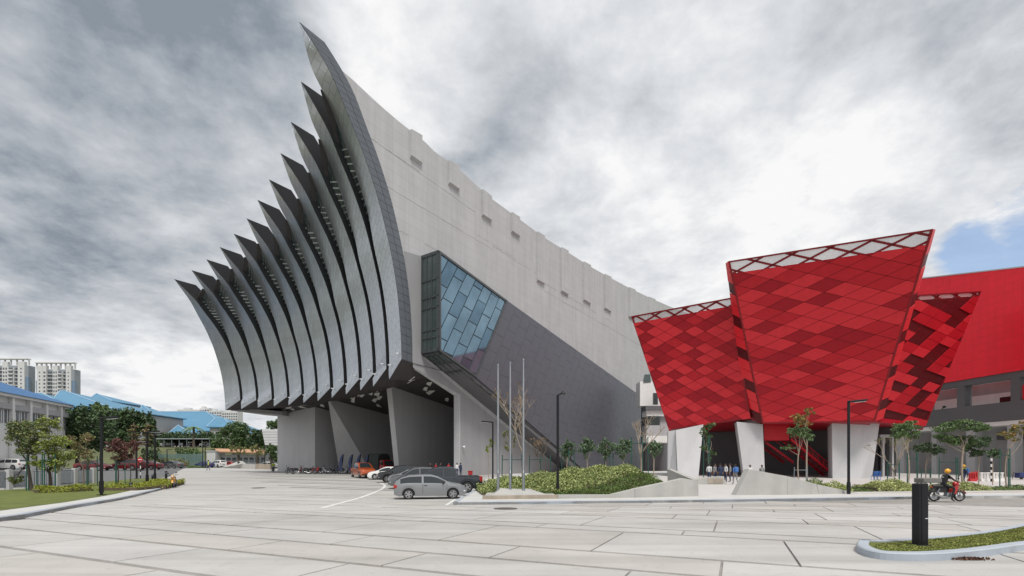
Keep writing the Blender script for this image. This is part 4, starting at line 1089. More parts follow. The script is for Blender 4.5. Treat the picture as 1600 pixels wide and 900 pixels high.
# ------------------------------------------------------------------ red hall on the right with its open gallery
hr = thing('red_hall', 'long hall at the right edge with plain red upper wall over a charcoal gallery', 'building', (58.3, 55, g(58, 55)))
RI = Matrix.Translation(-hr.location)
def hpart(mb, name, m, parent=None, **k):
    mb.v = [tuple(RI @ Vector(p)) for p in mb.v]; return mb.build(name, m, parent=parent or hr, **k)
H0 = Vector((58.3, 55, 0)); HD = Vector((-.105, .9945, 0)); HN = Vector((-.9945, -.105, 0))   # along the wall, away from us; its outward normal
def h3(s, z, o=0.0): return H0 + HD * s + HN * o + Vector((0, 0, z))
def hpx(px, py): p = onplane(px, py, H0, HN); return ((p - H0).dot(HD), p.z)
def hbox(mb, s0, s1, z0, z1, o0, o1): mb.prism([h3(s0, z0, o0), h3(s1, z0, o0), h3(s1, z0, o1), h3(s0, z0, o1)], [h3(s0, z1, o0), h3(s1, z1, o0), h3(s1, z1, o1), h3(s0, z1, o1)])
sA, zA = hpx(1600, 418); sB, zB = hpx(1440, 436)
kz = (zB - zA) / (sB - sA); ztop = lambda s: zA + kz * (s - sA)
zr = hpx(1600, 578)[1]
m = MB(); s0, s1 = -11, 32
m.prism([h3(s0, zr, .25), h3(s1, zr, .25), h3(s1, zr, -.8), h3(s0, zr, -.8)], [h3(s0, ztop(s0), .25), h3(s1, ztop(s1), .25), h3(s1, ztop(s1), -.8), h3(s0, ztop(s0), -.8)])
rw = hpart(m, 'red_upper_wall', red_w)
m = MB(); m.prism([h3(s0, ztop(s0), .32), h3(s1, ztop(s1), .32), h3(s1, ztop(s1), -.85), h3(s0, ztop(s0), -.85)], [h3(s0, ztop(s0) + .14, .32), h3(s1, ztop(s1) + .14, .32), h3(s1, ztop(s1) + .14, -.85), h3(s0, ztop(s0) + .14, -.85)]); hpart(m, 'coping', wallpale)
me = rw.data; ul = me.uv_layers.new(name='UVMap')
for lp in me.loops:
    p = Vector(me.vertices[lp.vertex_index].co) + Vector(hr.location) - H0; ul.data[lp.index].uv = (p.dot(HD), p.z)
uv_tiles(red_w, .9, .9, 0, dark=.90, width=.035, tilevar=.03, offset=0)
z_o1, z_o0 = hpx(1590, 590)[1], hpx(1590, 626)[1]; z_b = hpx(1600, 655)[1]
m = MB(); hbox(m, s0, s1, z_o1, zr - .01, .1, -1.0); gal = hpart(m, 'gallery_lintel', walldark)
m = MB(); hbox(m, s0, s1, z_b, z_o0, .1, -1.0); hpart(m, 'gallery_parapet', walldark)
for xa, xb in ((1496, 1508), (1580, 1594), (1444, 1450)):
    a, b = hpx(xa, 610)[0], hpx(xb, 610)[0]; m = MB(); hbox(m, a, b, z_o0, z_o1, .08, -1.0); hpart(m, 'gallery_pier', walldark)
m = MB(); hbox(m, s0, s1, z_b - .5, zr - .6, -5.0, -5.3); hpart(m, 'gallery_rear_wall', white_m)
m = MB(); hbox(m, s0, s1, z_o1 - 1.1, z_o1 + .3, -3.0, -3.3); hpart(m, 'gallery_beam', wallgrey)
m = MB(); a, b = hpx(1522, 620)[0], hpx(1575, 620)[0]; hbox(m, b, a, z_o0 - .2, z_o0 + 1.05, -3.6, -3.7); hpart(m, 'maroon_screen', red_x)
m = MB(); a, b = hpx(1594, 620)[0], hpx(1612, 620)[0]; hbox(m, b, a, z_o0 + .1, z_o1 - .9, -.3, -.4); hpart(m, 'red_screen', red_w)
m = MB(); hbox(m, s0, s1, z_b - .45, z_b + .2, -1.0, -7); hpart(m, 'gallery_floor', wallgrey)
gz = g(58, 55) - .3
m = MB(); hbox(m, s0, s1, gz, z_b, -3.4, -7.9); hpart(m, 'ground_storey_wall', wallgrey)
for xa, xb in ((1509, 1522), (1573, 1584), (1400, 1412), (1455, 1462)):
    a, b = hpx(xa, 700)[0], hpx(xb, 700)[0]; m = MB(); hbox(m, b, a, gz, z_b - .02, -.05, -1.2); hpart(m, 'pier', wallgrey)
m = MB(); hbox(m, s0, s1, z_b - .55, z_b - .03, 0.0, -3.4); hpart(m, 'ground_storey_beam', white_m)
m = MB(); a, b = hpx(1600, 700)[0], hpx(1588, 700)[0]; hbox(m, a - 3, b, gz, z_b - .6, -3.3, -3.38); hpart(m, 'doorway', black_m)
m = MB(); a, b = hpx(1567, 700)[0], hpx(1528, 700)[0]; hbox(m, a, b, z_b - 2.1, z_b - 1.2, -2.6, -3.3)
hpart(m, 'canopy_box', walldark)
m = MB(); p = h3(hpx(1478, 634)[0], z_o0, .25); m.ellipsoid(p + Vector((0, 0, .25)), (.2, .2, .16)); m.tube([p + Vector((-.3, 0, -.05)), p + Vector((0, 0, .25))], .06, 6); hpart(m, 'security_camera', black_steel)
# ------------------------------------------------------------------ planters, ramp, plinth, flagpoles
def wall_from_px(name, base0, base1, tops, thick, m, parent, back=None, lean=0.0):
    """upright wall piece: base line on the ground, top outline from pixels on its plane"""
    a, b = gp(*base0), gp(*base1); d = (b - a); d.z = 0; n = Vector((-d.y, d.x, 0)).normalized()
    if n.y < 0: n = -n
    t = [onplane(x, y, a, n) + n * lean for x, y in tops]
    lo = [a - Vector((0, 0, .25)), b - Vector((0, 0, .25))]
    m_ = MB(); f = lo + list(reversed(t)); m_.prism(f, [p + n * thick for p in f])
    off = parent.location
    m_.v = [tuple(Vector(v) - off) for v in m_.v]
    return m_.build(name, m, parent=parent)
pl = thing('planter', 'low concrete planter with wedge shaped wall rising at its right end', 'planter', gp(760, 784))
wall_from_px('low_wall', (755, 784.3), (872, 783.2), [(755, 775), (872, 773.3)], .35, earth_c, pl)
wall_from_px('wall_panel', (872.3, 783.2), (991.8, 781.4), [(872.3, 773.2), (955, 773), (991.8, 764.3)], .35, board_c, pl)
wall_from_px('wall_panel', (992.3, 781.4), (1069.5, 779.6), [(992.3, 764.2), (1069.5, 747.5)], .4, board_c, pl)
wall_from_px('wall_panel', (1070, 779.6), (1094, 778.8), [(1070, 747.4), (1084, 750)], .5, board_c, pl, lean=.06)
a, b = Q(1083, 749.8, gp(1084, 779).y), Q(1043, 732.5, 38.5); m = MB(); dn = Vector((0, 0, 2.2)); w = Vector((.4, .25, 0))
m.prism([a - dn, b - dn, b - dn + w, a - dn + w], [a, b, b + w, a + w]); m.v = [tuple(Vector(v) - pl.location) for v in m.v]; m.build('return_wall', board_c, parent=pl)
plin = thing('flagpole_plinth', 'pale concrete plinth with sloping top under the three flagpoles', 'plinth', gp(812, 782))
a, b = gp(755.5, 783.8), gp(868, 782.8); dx = (b - a); m = MB(); up = Vector((0, 0, .30)); bk = Vector((0, 2.3, 0))
a2, b2 = a + Vector((.05, .36, 0)), b + Vector((0, .36, 0))
f0 = [a2 - up, b2 - up, b2 - up + bk, a2 - up + bk]; f1 = [a2 + up, b2 + up, b2 + up + bk, a2 + up + bk]
m.prism(f0, f1); c0 = [Q(766, 771, a.y + .5), Q(856, 772.6, a.y + .5)]
l0, l1, t0, t1 = a2 + up + dx * .10, b2 + up - dx * .12, a2 + up + dx * .20 + Vector((0, .9, .26)), b2 + up - dx * .32 + Vector((0, .9, .22))
m.prism([l0, l1, l1 + bk * .95, l0 + bk * .95], [t0, t1, t1 + bk * .5, t0 + bk * .5])
m.v = [tuple(Vector(v) - plin.location) for v in m.v]; m.build('block', board_c, parent=plin)
for px, top, which in ((778.3, 571, 'leftmost and shortest of the three'), (797.3, 568, 'middle one of the three'), (818, 563, 'rightmost and tallest of the three')):
    Y = a.y + 1.5; base = P(px, Y); base.z += .48; h = ZY(top, Y) - base.z
    t = thing('flagpole', 'bare tapered grey flagpole, ' + which + ' on the concrete plinth', 'flagpole', base, 0, 'flagpoles on the plinth')
    m = MB(); m.tube([(0, 0, -.05), (0, 0, h * .5), (0, 0, h)], [.075, .06, .04], 12); m.build('pole', galv, parent=t, smooth=40)
    m = MB(); m.ellipsoid((0, 0, h + .03), (.05, .05, .06)); m.build('finial', galv, parent=t, smooth=60)
    m = MB(); m.lathe([(.13, 0), (.13, .03), (.085, .05), (.08, .10)], (0, 0, 0)); m.build('collar', galv, parent=t, smooth=30)
    m = MB(); m.tube([(0, -.075, 1.0), (0, -.09, h - .2)], .006, 5); m.box((0, -.085, 1.05), (.03, .04, .16)); m.build('halyard', lamp_w, parent=t)
ramp = thing('concrete_ramp_wall', 'triangular pale concrete wall sloping down to the right in front of stairs', 'wall', gp(1150, 776))
wall_from_px('wall_panel', (1144, 777.2), (1230, 776.6), [(1170.5, 733.2), (1230, 744)], .5, board_c, ramp)
wall_from_px('wall_panel', (1230.4, 776.6), (1282, 775.6), [(1230.4, 744.1), (1275.5, 756.2)], .5, board_c, ramp)
wall_from_px('wall_panel', (1282.4, 775.6), (1348, 774), [(1276.2, 756.5), (1346, 771.5)], .5, board_c, ramp)
lw = thing('kerb_wall', 'long low brown stained edging wall in front of the right hedge', 'wall', gp(1400, 774))
wall_from_px('coping', (1348.5, 774), (1760, 771), [(1348.5, 770.6), (1760, 767)], .3, earth_c, lw)
bn = thing('bench_block', 'white concrete bench block with a recessed dark panel beside the walkway', 'bench', gp(1110, 757, .13))
Yb = bn.location.y; s = Yb / FPX
m = MB(); x0 = (1079 - 1110) * s; x1 = (1139 - 1110) * s; zt = 13.0 * s
m.prism([(x0, 0, -.1), (x1 - .05, 0, -.1), (x1 + .1, 1.6, -.1), (x0, 1.6, -.1)], [(x0, 0, zt * .55), (x1 - .55, 0, zt), (x1 - .1, 1.6, zt * .95), (x0, 1.6, zt * .55)]); m.build('block', board_c, parent=bn)
m = MB(); m.box(((1118 - 1110) * s, -.005, zt * .42), (24 * s, .05, 8 * s)); m.build('recess_panel', earth_c, parent=bn)

# planting beds -------------------------------------------------------------
f0_, f1_ = gp(760, 782), gp(1086, 779)
fd = Vector((f1_.x - f0_.x, f1_.y - f0_.y, 0)); fl = fd.length; fd.normalize(); fn_ = Vector((-fd.y, fd.x, 0))
def bed_h(t, d):
    h = .22 + min(d, 5.5) / 5.5 * (.34 + .88 * sm(t * 1.15))
    h *= .35 + .65 * sm(t / .16)
    return h * (1 - .55 * sm((t - .86) / .16) * (1 - d / 9)) if True else h
def bed_pt(t, d): p = f0_ + fd * (fl * t) + fn_ * (.4 + d); return p.x, p.y, g(p.x, p.y) + bed_h(t, d)
m = MB(); NT, ND = 26, 10
vs = [bed_pt(i / NT, 9.0 * j / ND) for j in range(ND + 1) for i in range(NT + 1)]
m.add(vs, [(j * (NT + 1) + i, j * (NT + 1) + i + 1, (j + 1) * (NT + 1) + i + 1, (j + 1) * (NT + 1) + i) for j in range(ND) for i in range(NT)])
o = m.build('planting_bed', soil, smooth=60); o['kind'] = 'structure'
def bed_cloud(n, cond, hgt):
    out = []
    while len(out) < n:
        t, d = RNG.random(), RNG.random() ** 1.2 * 8.5
        if not cond(t, d): continue
        x, y, z = bed_pt(t, d); bump = .75 + .5 * math.sin(x * 2.3 + y) * math.sin(y * 1.9 - x * .7)
        out.append((x, y, z + RNG.random() ** .7 * hgt * bump))
    return out
def pale(t, d): return (t > .13 or d > 2.6) and t < .93 and d > (.5 if t < .44 else .5 + (t - .44) * 9.5)
lf = leaves('pale_hedge', bed_cloud(24000, pale, .44), .105, leaf_hg, kind='stuff')
leaves('pale_hedge_shade', bed_cloud(13000, pale, .44), .11, leaf_hd, kind='stuff')  # greener leaves mixed in so the hedge's gaps look shaded
leaves('ground_cover', bed_cloud(15000, lambda t, d: not pale(t, d) and t > .2, .25), .085, leaf_cov, kind='stuff')
def hedge(name, label_kind, px_line, depth, h, n, m, size=.1, base=0.0, mix=None):
    """hedge along a ground line given in pixels"""
    pts = [gp(x, y, base) for x, y in px_line]; seg = []
    L = sum((b - a).length for a, b in zip(pts, pts[1:])); out = []
    for a, b in zip(pts, pts[1:]):
        k = int(n * (b - a).length / L); d = (b - a); d.z = 0; nn = Vector((-d.y, d.x, 0)).normalized(); nn = nn if nn.y > 0 else -nn
        for _ in range(k):
            p = a.lerp(b, RNG.random()); w = RNG.random() * depth; q = p + nn * w
            bump = .8 + .35 * math.sin(q.x * 2.1) * math.cos(q.y * 1.7 + q.x * .6) + .1 * math.sin(q.x * 7)
            zz = RNG.random() ** .6 * h * bump * min(1, .45 + w / .5)
            out.append((q.x, q.y, g(q.x, q.y) + base + zz))
    o = leaves(name, out, size, m, kind='stuff')
    mb = MB(); k = 20
    P2 = [pts[0].lerp(pts[-1], i / k) if len(pts) == 2 else None for i in range(k + 1)] if len(pts) == 2 else pts
    for a, b in zip(P2, P2[1:]):
        d = (b - a); d.z = 0; nn = Vector((-d.y, d.x, 0)).normalized(); nn = nn if nn.y > 0 else -nn
        r = [a + nn * .25, b + nn * .25, b + nn * (depth - .1), a + nn * (depth - .1)]; hh = Vector((0, 0, h * .45))
        mb.prism([p - Vector((0, 0, .15)) for p in r], [p + hh for p in r])
    c = mb.build('hedge_core', soil, parent=o); c['kind'] = 'stuff'
    return o
hedge('green_hedge', '', [(1196, 771), (1290, 772)], 2.2, .95, 7000, leaf_hd, .10)
hedge('pale_hedge', '', [(1228, 772), (1335, 772)], 1.3, .72, 7000, leaf_hg, .10)
hedge('green_hedge', '', [(1300, 772), (1372, 771.5)], 2.6, .42, 4500, leaf_hd, .09)
hedge('pale_hedge', '', [(1374, 771.3), (1445, 770.5)], 2.2, .80, 9000, leaf_hg, .10)
hedge('green_hedge', '', [(1440, 770.6), (1505, 770)], 2.0, .45, 3500, leaf_hd, .09)
hedge('pale_hedge', '', [(1492, 770.2), (1553, 769.6)], 1.8, .62, 7000, leaf_hg, .10)
hedge('green_hedge', '', [(1553, 769.6), (1700, 768.5)], 1.8, .42, 5000, leaf_hd, .09)
hedge('pale_hedge', '', [(760, 759), (800, 761)], 2.6, .6, 7000, leaf_hg, .12)
# golden clipped hedge on the left lawn
gh = [gp(x, y, .13) for x, y in [(57, 770), (100, 768.5), (150, 765.5), (190, 762), (238, 754)]]
hedge('golden_hedge', '', [(57, 771), (100, 769.5), (150, 767), (195, 763), (236, 755)], 2.6, .42, 14000, leaf_yg, .10, base=.13)

# ------------------------------------------------------------------ trees
def limb(mb, a, b, r0, r1, bend=.12, n=6, seg=4):
    a, b = Vector(a), Vector(b); d = b - a; side = Vector((random.uniform(-1, 1), random.uniform(-1, 1), random.uniform(-.3, .6))) * d.length * bend
    pts = [a + d * t + side * math.sin(math.pi * t) for t in [i / seg for i in range(seg + 1)]]
    mb.tube(pts, [r0 + (r1 - r0) * i / seg for i in range(seg + 1)], n)
    return pts
def tree(name, label, loc, fork, clumps, nleaf, lsize, lm, bm_, r0=.06, group=None, cat='tree', second=None, shell=.35, lean=(0, 0), fork2=None):
    """tapered trunk to the fork, a limb to every clump (centre, radii), leaves through the clumps' volume"""
    t = thing(name, label, cat, loc, 0, group); m = MB(); F = Vector((lean[0], lean[1], fork))
    limb(m, (0, 0, -.1), F, r0, r0 * .72, .05, 8, 5)
    pts = []
    vol = sum((r[0] * r[1] * r[2]) ** .66 for c, r in clumps)
    for c, r in clumps:
        c = Vector(c); limb(m, F * (.82 + .18 * random.random()), c, r0 * .5, r0 * .14, .14, 5, 4)
        for _ in range(3):
            e = c + Vector((random.uniform(-.7, .7) * r[0], random.uniform(-.7, .7) * r[1], random.uniform(-.2, .8) * r[2])); limb(m, F.lerp(c, .6 + .35 * random.random()), e, r0 * .2, r0 * .05, .15, 4, 3)
        k = max(12, int(1.25 * nleaf * (r[0] * r[1] * r[2]) ** .66 / vol)); sub = max(4, k // 26)
        for _ in range(sub):
            q = clump(c, r, 1, shell)[0]; pts.append(clump(q, [max(.10, x * .36) for x in r], k // sub + 1, .1))
    m.build('trunk', bm_, parent=t, smooth=60)
    pts = np.concatenate(pts)
    if second:
        sel = RNG.random(len(pts)) < second[1]; leaves('crown', pts[~sel], lsize, lm, parent=t); leaves('crown_tips', pts[sel], lsize, second[0], parent=t)
    else: leaves('crown', pts, lsize, lm, parent=t)
    return t
def pxtree(name, label, px, Y, base_py, crown, nleaf, lsize, lm, bm_, fork_py, r0=.06, depth=.8, zb=None, **k):
    """crown: list of (px, py, half-width px, half-height px)"""
    s = Y / FPX; b = P(px, Y)
    if zb is not None: b.z = zb
    elif base_py is not None: b.z = ZY(base_py, Y)
    cl = []
    for cx, cy, rx, ry in crown:
        z = ZY(cy, Y) - b.z; cl.append((((cx - px) * s, random.uniform(-.6, .6) * rx * s * depth, z), (rx * s, rx * s * depth, ry * s)))
    return tree(name, label, b, ZY(fork_py, Y) - b.z, cl, nleaf, lsize, lm, bm_, r0, **k)
def bare(name, label, loc, h, spread, r0, m, fork=.45, group=None, buds=None, depth=4, lm=None):
    t = thing(name, label, 'tree', loc, 0, group); mb = MB(); tipsx = []
    def rec(a, d, ln, r, lev):
        b = a + d * ln; limb(mb, a, b, r, r * .68, .08, 6 if lev < 2 else 4, 3)
        if lev >= depth: tipsx.append(b); return
        for i in range(3 if lev < 2 else 2 + (random.random() < .4)):
            ax = Vector((random.uniform(-1, 1), random.uniform(-1, 1), .15)); nd = (d + ax * spread + Vector((0, 0, .22))).normalized(); rec(b, nd, ln * random.uniform(.56, .82), r * .64, lev + 1)
    rec(Vector((0, 0, -.1)), Vector((.03, 0, 1)), h * fork, r0, 0); mb.build('trunk', m, parent=t, smooth=60)
    if lm:
        pts = np.concatenate([clump(p, (.12, .12, .10), buds or 8, .1) for p in tipsx]); leaves('dry_leaves', pts, .085, lm, parent=t)
    return t
# planting in the central bed
for px, cy, rx, Y, lab in ((887, 700, 13, 38.5, 'small round green tree at the left end of the bed row'), (917, 697, 13, 39, 'small green tree between the end tree and the twin stemmed one'), (947, 699, 14, 38, 'small twin stemmed green tree in the middle of the bed row'), (974, 698, 15, 38.5, 'small dense green tree left of the bare tree'), (1022, 700, 11, 41, 'small sparse green tree right of the bare tree')):
    pxtree('small_tree', lab, px, Y, 733, [(px - rx * .45, cy + 3, rx * .6, 9), (px + rx * .5, cy, rx * .6, 10), (px, cy - 5, rx * .62, 8), (px + rx * .1, cy + 8, rx * .5, 6), (px - rx * .2, cy + 15, rx * .35, 5)], 1500, .13, leaf_bl, bark_l, 716, .05, zb=g(0, Y) + .5, group='young trees in the planted bed')
b = P(1000, 37, None); b.z = g(b.x, 37) + 1.0; bare('bare_tree', 'leafless pale tree tied between green stakes at the right of the bed', b, 4.2, 1.0, .10, bark_l, .40, depth=5)
b = P(816, 33); b.z = g(b.x, 33) + .5; bare('bare_tree', 'tall nearly leafless tree with dry seed heads behind the flagpoles', b, 4.4, .85, .085, bark_l, .52, depth=4, buds=9, lm=leaf_tan)
b = P(844, 36); b.z = g(b.x, 36) + .5; bare('bare_tree', 'short bare reddish tree right of the flagpoles', b, 3.0, .9, .065, bark, .42, depth=4, buds=5, lm=leaf_tan)
pxtree('sparse_tree', 'thin sparse olive tree between the first two flagpoles', 797, 36, None, [(792, 680, 8, 9), (803, 690, 6, 10), (794, 698, 7, 8)], 420, .11, leaf_ol, bark_l, 712, .035, zb=g(0, 36) + .4)
pxtree('sparse_tree', 'slim young tree beside the lamp post by the hall wall', 763, 44, None, [(766, 692, 6, 7), (762, 701, 5, 6)], 300, .14, leaf_br, bark_l, 710, .035, zb=g(0, 44) + .1)
# trees by the pavilion
pxtree('slim_tree', 'slim tall green tree in front of the leftmost pale column', 1106, 47, 755, [(1108, 665, 8, 7), (1101, 676, 8, 8), (1110, 684, 7, 6), (1098, 698, 7, 5), (1112, 705, 6, 7), (1109, 716, 6, 5)], 1000, .17, leaf_mid, bark_l, 700, .06)
pxtree('autumn_tree', 'tall tree with yellow orange leaves in front of the red stair', 1261, 41, 750, [(1250, 652, 11, 7), (1263, 645, 8, 7), (1257, 660, 10, 6), (1244, 660, 7, 5)], 800, .15, leaf_or, bark_l, 690, .07, second=(leaf_ol, .4))
pxtree('leafy_tree', 'small spreading green tree left of the yellow leaved one', 1248, 39, 750, [(1240, 675, 13, 8), (1256, 683, 13, 8), (1232, 699, 10, 5), (1262, 676, 9, 9), (1250, 668, 9, 6)], 1500, .14, leaf_mid, bark_l, 705, .05)
for a in (('umbrella_tree', 'flat topped green tree with dry twigs nearest the pavilion', 1418, 36, [(1412, 669, 18, 8), (1428, 664, 14, 7), (1403, 680, 13, 6), (1425, 680, 14, 7)], 2000, leaf_mid, 705, .055),
          ('umbrella_tree', 'small dark green tree low between the two flat topped trees', 1447, 38, [(1440, 700, 13, 7), (1459, 704, 13, 6), (1450, 696, 10, 5)], 1300, leaf_dk, 722, .04),
          ('umbrella_tree', 'largest flat topped tree above the yellow helmeted walker', 1505, 36, [(1480, 669, 18, 7), (1503, 664, 22, 8), (1522, 668, 17, 7), (1476, 684, 14, 7), (1514, 688, 17, 9), (1490, 688, 13, 8)], 3600, leaf_mid, 700, .075),
          ('umbrella_tree', 'dark layered tree left of the striped post', 1530, 38, [(1524, 693, 14, 7), (1540, 688, 12, 7), (1528, 708, 12, 7), (1518, 702, 10, 5)], 1700, leaf_dk, 722, .045),
          ('umbrella_tree', 'tiny round tree crown right behind the striped post', 1551, 40, [(1550, 708, 9, 7)], 600, leaf_dk, 722, .035)):
    pxtree(a[0], a[1], a[2], a[3], None, a[4], a[5], .15, a[6], bark_l, a[7], a[8], zb=g(25, a[3]) + .13, group='trees in front of the red hall')
pxtree('thin_tree', 'thin twiggy tree with yellowing leaves at the right edge', 1574, 34, None, [(1570, 680, 11, 8), (1590, 668, 13, 8), (1585, 684, 9, 6), (1600, 674, 9, 9)], 900, .14, leaf_ol, bark_l, 706, .05, zb=g(25, 34) + .13, second=(leaf_or, .35))
b = P(1395, 34); b.z = g(b.x, 34) + .13; bare('bare_tree', 'small half bare tree with pale twigs left of the right hand trees', b, 3.3, .8, .055, bark_l, .42, depth=4, buds=4, lm=leaf_ol)
# young trees on the left lawn
pxtree('young_tree', 'olive green young tree with a dark leaning trunk on the left lawn', 50, 33, None, [(22, 682, 17, 14), (42, 667, 19, 12), (55, 685, 16, 15), (35, 702, 17, 10), (28, 748, 12, 8)], 3400, .14, leaf_ol, bark_d, 718, .11, zb=g(-33, 33) + .14, second=(leaf_mid, .4), lean=(-.35, 0))
pxtree('young_tree', 'bright green young tree beside the olive one on the lawn', 77, 33, None, [(72, 664, 16, 14), (92, 690, 20, 12), (70, 700, 18, 12), (95, 712, 19, 12), (82, 726, 20, 10), (58, 722, 10, 8)], 3800, .14, leaf_br, bark_d, 735, .10, zb=g(-32, 33) + .14, second=(leaf_ol, .35))
pxtree('young_tree', 'thin olive brown young tree behind the golden hedge', 130, 38, None, [(116, 690, 12, 10), (132, 684, 11, 10), (124, 705, 13, 10), (138, 712, 9, 8)], 1500, .14, leaf_ol, bark, 730, .06, zb=g(-33, 38) + .14, second=(leaf_tan, .35))
pxtree('young_tree', 'reddish brown leaved tree in the middle of the golden hedge', 184, 42, None, [(176, 698, 11, 10), (190, 696, 12, 10), (182, 714, 12, 9)], 1500, .15, leaf_rd, bark_d, 728, .055, zb=g(-34, 42) + .14)
pxtree('young_tree', 'second reddish brown tree right of the first one', 203, 45, None, [(203, 700, 9, 11), (210, 693, 7, 8), (200, 714, 8, 8)], 900, .15, leaf_rd, bark_d, 728, .045, zb=g(-35, 45) + .14)
def stakes(px, Y, h, w, lab, zb=None, posts=3, bars=1, m=stake_g, tilt=.06):
    b = P(px, Y); b.z = (g(b.x, Y) + .13) if zb is None else zb
    t = thing('tree_stake_frame', lab, 'tree stakes', b, 0, 'tree stake frames'); tops = []
    for i in range(posts):
        a = 2 * math.pi * i / posts + .5 if posts > 2 else math.pi * i; p = Vector((math.cos(a) * w / 2, math.sin(a) * w / 2 * .8, 0)); q = p * (1 - tilt) + Vector((0, 0, h)); tops.append((p, q))
        mb = MB(); mb.tube([p - Vector((0, 0, .1)), q], .035, 6); mb.build('post', m, parent=t)
    for i in range(posts if posts > 2 else 1):
        (p, q), (p2, q2) = tops[i], tops[(i + 1) % posts]; mb = MB(); mb.tube([p.lerp(q, .84), p2.lerp(q2, .84)], .026, 5); mb.build('crossbar', m, parent=t)
for a in ((1001, 36.6, 3.1, 1.5, 'tall green stakes round the bare tree in the bed'), (800, 34, 2.2, 1.7, 'green stakes behind the middle flagpole'), (844, 36, 2.2, 1.9, 'green stakes round the short bare tree'), (888, 38.5, 2.1, 1.2, 'green stakes round the leftmost small bed tree'), (952, 38.3, 1.9, .8, 'green stakes round the twin stemmed bed tree')):
    stakes(*a, zb=g(0, a[1]) + (.9 if a[0] > 880 else .4))
for a in ((1399, 34, 2.1, .95, 'green stakes round the half bare twiggy tree'), (1428, 34, 2.6, .8, 'tall leaning green stakes behind the black bollard'), (1449, 37, 1.4, .8, 'short green stakes round the small dark tree'), (1486, 36, 2.3, 1.5, 'wide green stake frame left of the helmeted walker'), (1572, 34, 2.9, .7, 'pair of tall green stakes at the right edge tree'),
          (48, 33, 2.4, .7, 'dark green stakes at the olive lawn tree'), (74, 32.4, 2.5, .9, 'dark green stakes at the bright green lawn tree'), (142, 39, 2.4, .9, 'thin green stakes beside the olive brown tree'), (186, 42, 2.0, .9, 'slim stakes round the reddish brown trees'), (1254, 39.6, 1.5, 1.3, 'grey stake frame under the yellow leaved tree'), (1105, 46.6, 4.4, .7, 'thin green stakes at the slim column tree')):
    stakes(*a, m=galv if 'grey' in a[4] else stake_g)
# big trees in the background
def big(label, cx, Y, crown, n, lm, bm_=bark_d, name='shade_tree', ls=.55, second=None):
    pxtree(name, label, cx, Y, None, crown, n, ls, lm, bm_, max(c[1] for c in crown) + 6, .35, depth=.7, zb=g((cx - 800) / FPX * Y, Y), group='mature trees behind the road', second=second, shell=.3)
big('large dark green tree in front of the white blue roofed block', 120, 92, [(98, 660, 16, 18), (118, 652, 20, 16), (140, 656, 20, 18), (110, 682, 24, 18), (140, 684, 24, 18), (165, 672, 18, 18), (90, 690, 14, 14)], 9000, leaf_dk, second=(leaf_mid, .12))
big('second large dark tree right of the first one', 195, 105, [(170, 655, 18, 14), (190, 660, 18, 18), (212, 654, 16, 16), (226, 660, 13, 15), (233, 676, 11, 13), (240, 692, 9, 10), (222, 668, 12, 12), (180, 682, 20, 16), (205, 684, 16, 14)], 8000, leaf_dk, second=(leaf_mid, .15))
big('light green tree crown between the blue roofs and dark trees', 155, 125, [(150, 638, 12, 9), (162, 643, 10, 8)], 1800, leaf_mid)
big('bushy mid green tree at the foot of the long blue roof', 365, 150, [(350, 676, 11, 9), (366, 668, 14, 10), (382, 672, 12, 10), (375, 684, 14, 8), (398, 684, 9, 8)], 4500, leaf_mid, second=(leaf_dk, .4))
big('dark bushy tree right of the bushy mid green one', 404, 140, [(403, 678, 9, 8), (409, 688, 9, 8), (395, 690, 10, 7)], 2500, leaf_dk)
big('small leafy tree at the corner of the hall wall', 424, 100, [(423, 703, 7, 8), (427, 714, 7, 8), (429, 700, 5, 5)], 1800, leaf_mid, ls=.35)
big('pale green far tree beyond the white cladding block', 428, 190, [(424, 664, 8, 7), (432, 662, 8, 8)], 1500, leaf_mid)
big('thin brownish tree in front of the orange roofed shed', 372, 112, [(366, 700, 7, 7), (378, 702, 7, 7)], 500, leaf_ol, ls=.3)
big('thin tree with light foliage right of the brownish one', 402, 112, [(398, 700, 7, 7), (405, 706, 6, 7)], 500, leaf_ol, ls=.3)
for px, lab in ((209, 'left olive tree with stacked horizontal tiers of foliage'), (229, 'right olive tree with stacked horizontal tiers of foliage')):
    pxtree('tiered_tree', lab, px, 78, None, [(px, 666 + 7 * i, 6.5 + i * .6, 1.7) for i in range(5)], 1500, .3, leaf_tan, bark, 660, .1, zb=g(-60, 78), second=(leaf_ol, .5), group='tiered trees by the road')
def palm(px, Y, top, lab):
    b = P(px, Y); h = ZY(top, Y) - b.z; t = thing('palm_tree', lab, 'palm tree', b); m = MB(); m.tube([(0, 0, -.2), (.1, 0, h * .5), (0, 0, h)], [.3, .24, .2], 7); m.build('trunk', bark, parent=t, smooth=60)
    for i in range(17):
        a = 2 * math.pi * i / 17 + random.random() * .3; up = random.uniform(.1, 1.1); L = 3.4; m = MB(); prev = None
        for k in range(7):
            s = k / 6; r = L * s; z = h + up * 1.8 * s - 2.6 * s * s; c = Vector((math.cos(a) * r, math.sin(a) * r, z)); sd = Vector((-math.sin(a), math.cos(a), 0)) * (.42 * (1 - s * .75))
            q = (c - sd - Vector((0, 0, .18)), c, c + sd - Vector((0, 0, .18)))
            if prev: m.quad(prev[0], q[0], q[1], prev[1]); m.quad(prev[1], q[1], q[2], prev[2])
            prev = q
        m.build('frond', leaf_mid, parent=t)
palm(302, 150, 668, 'single palm tree in front of the long blue roof')
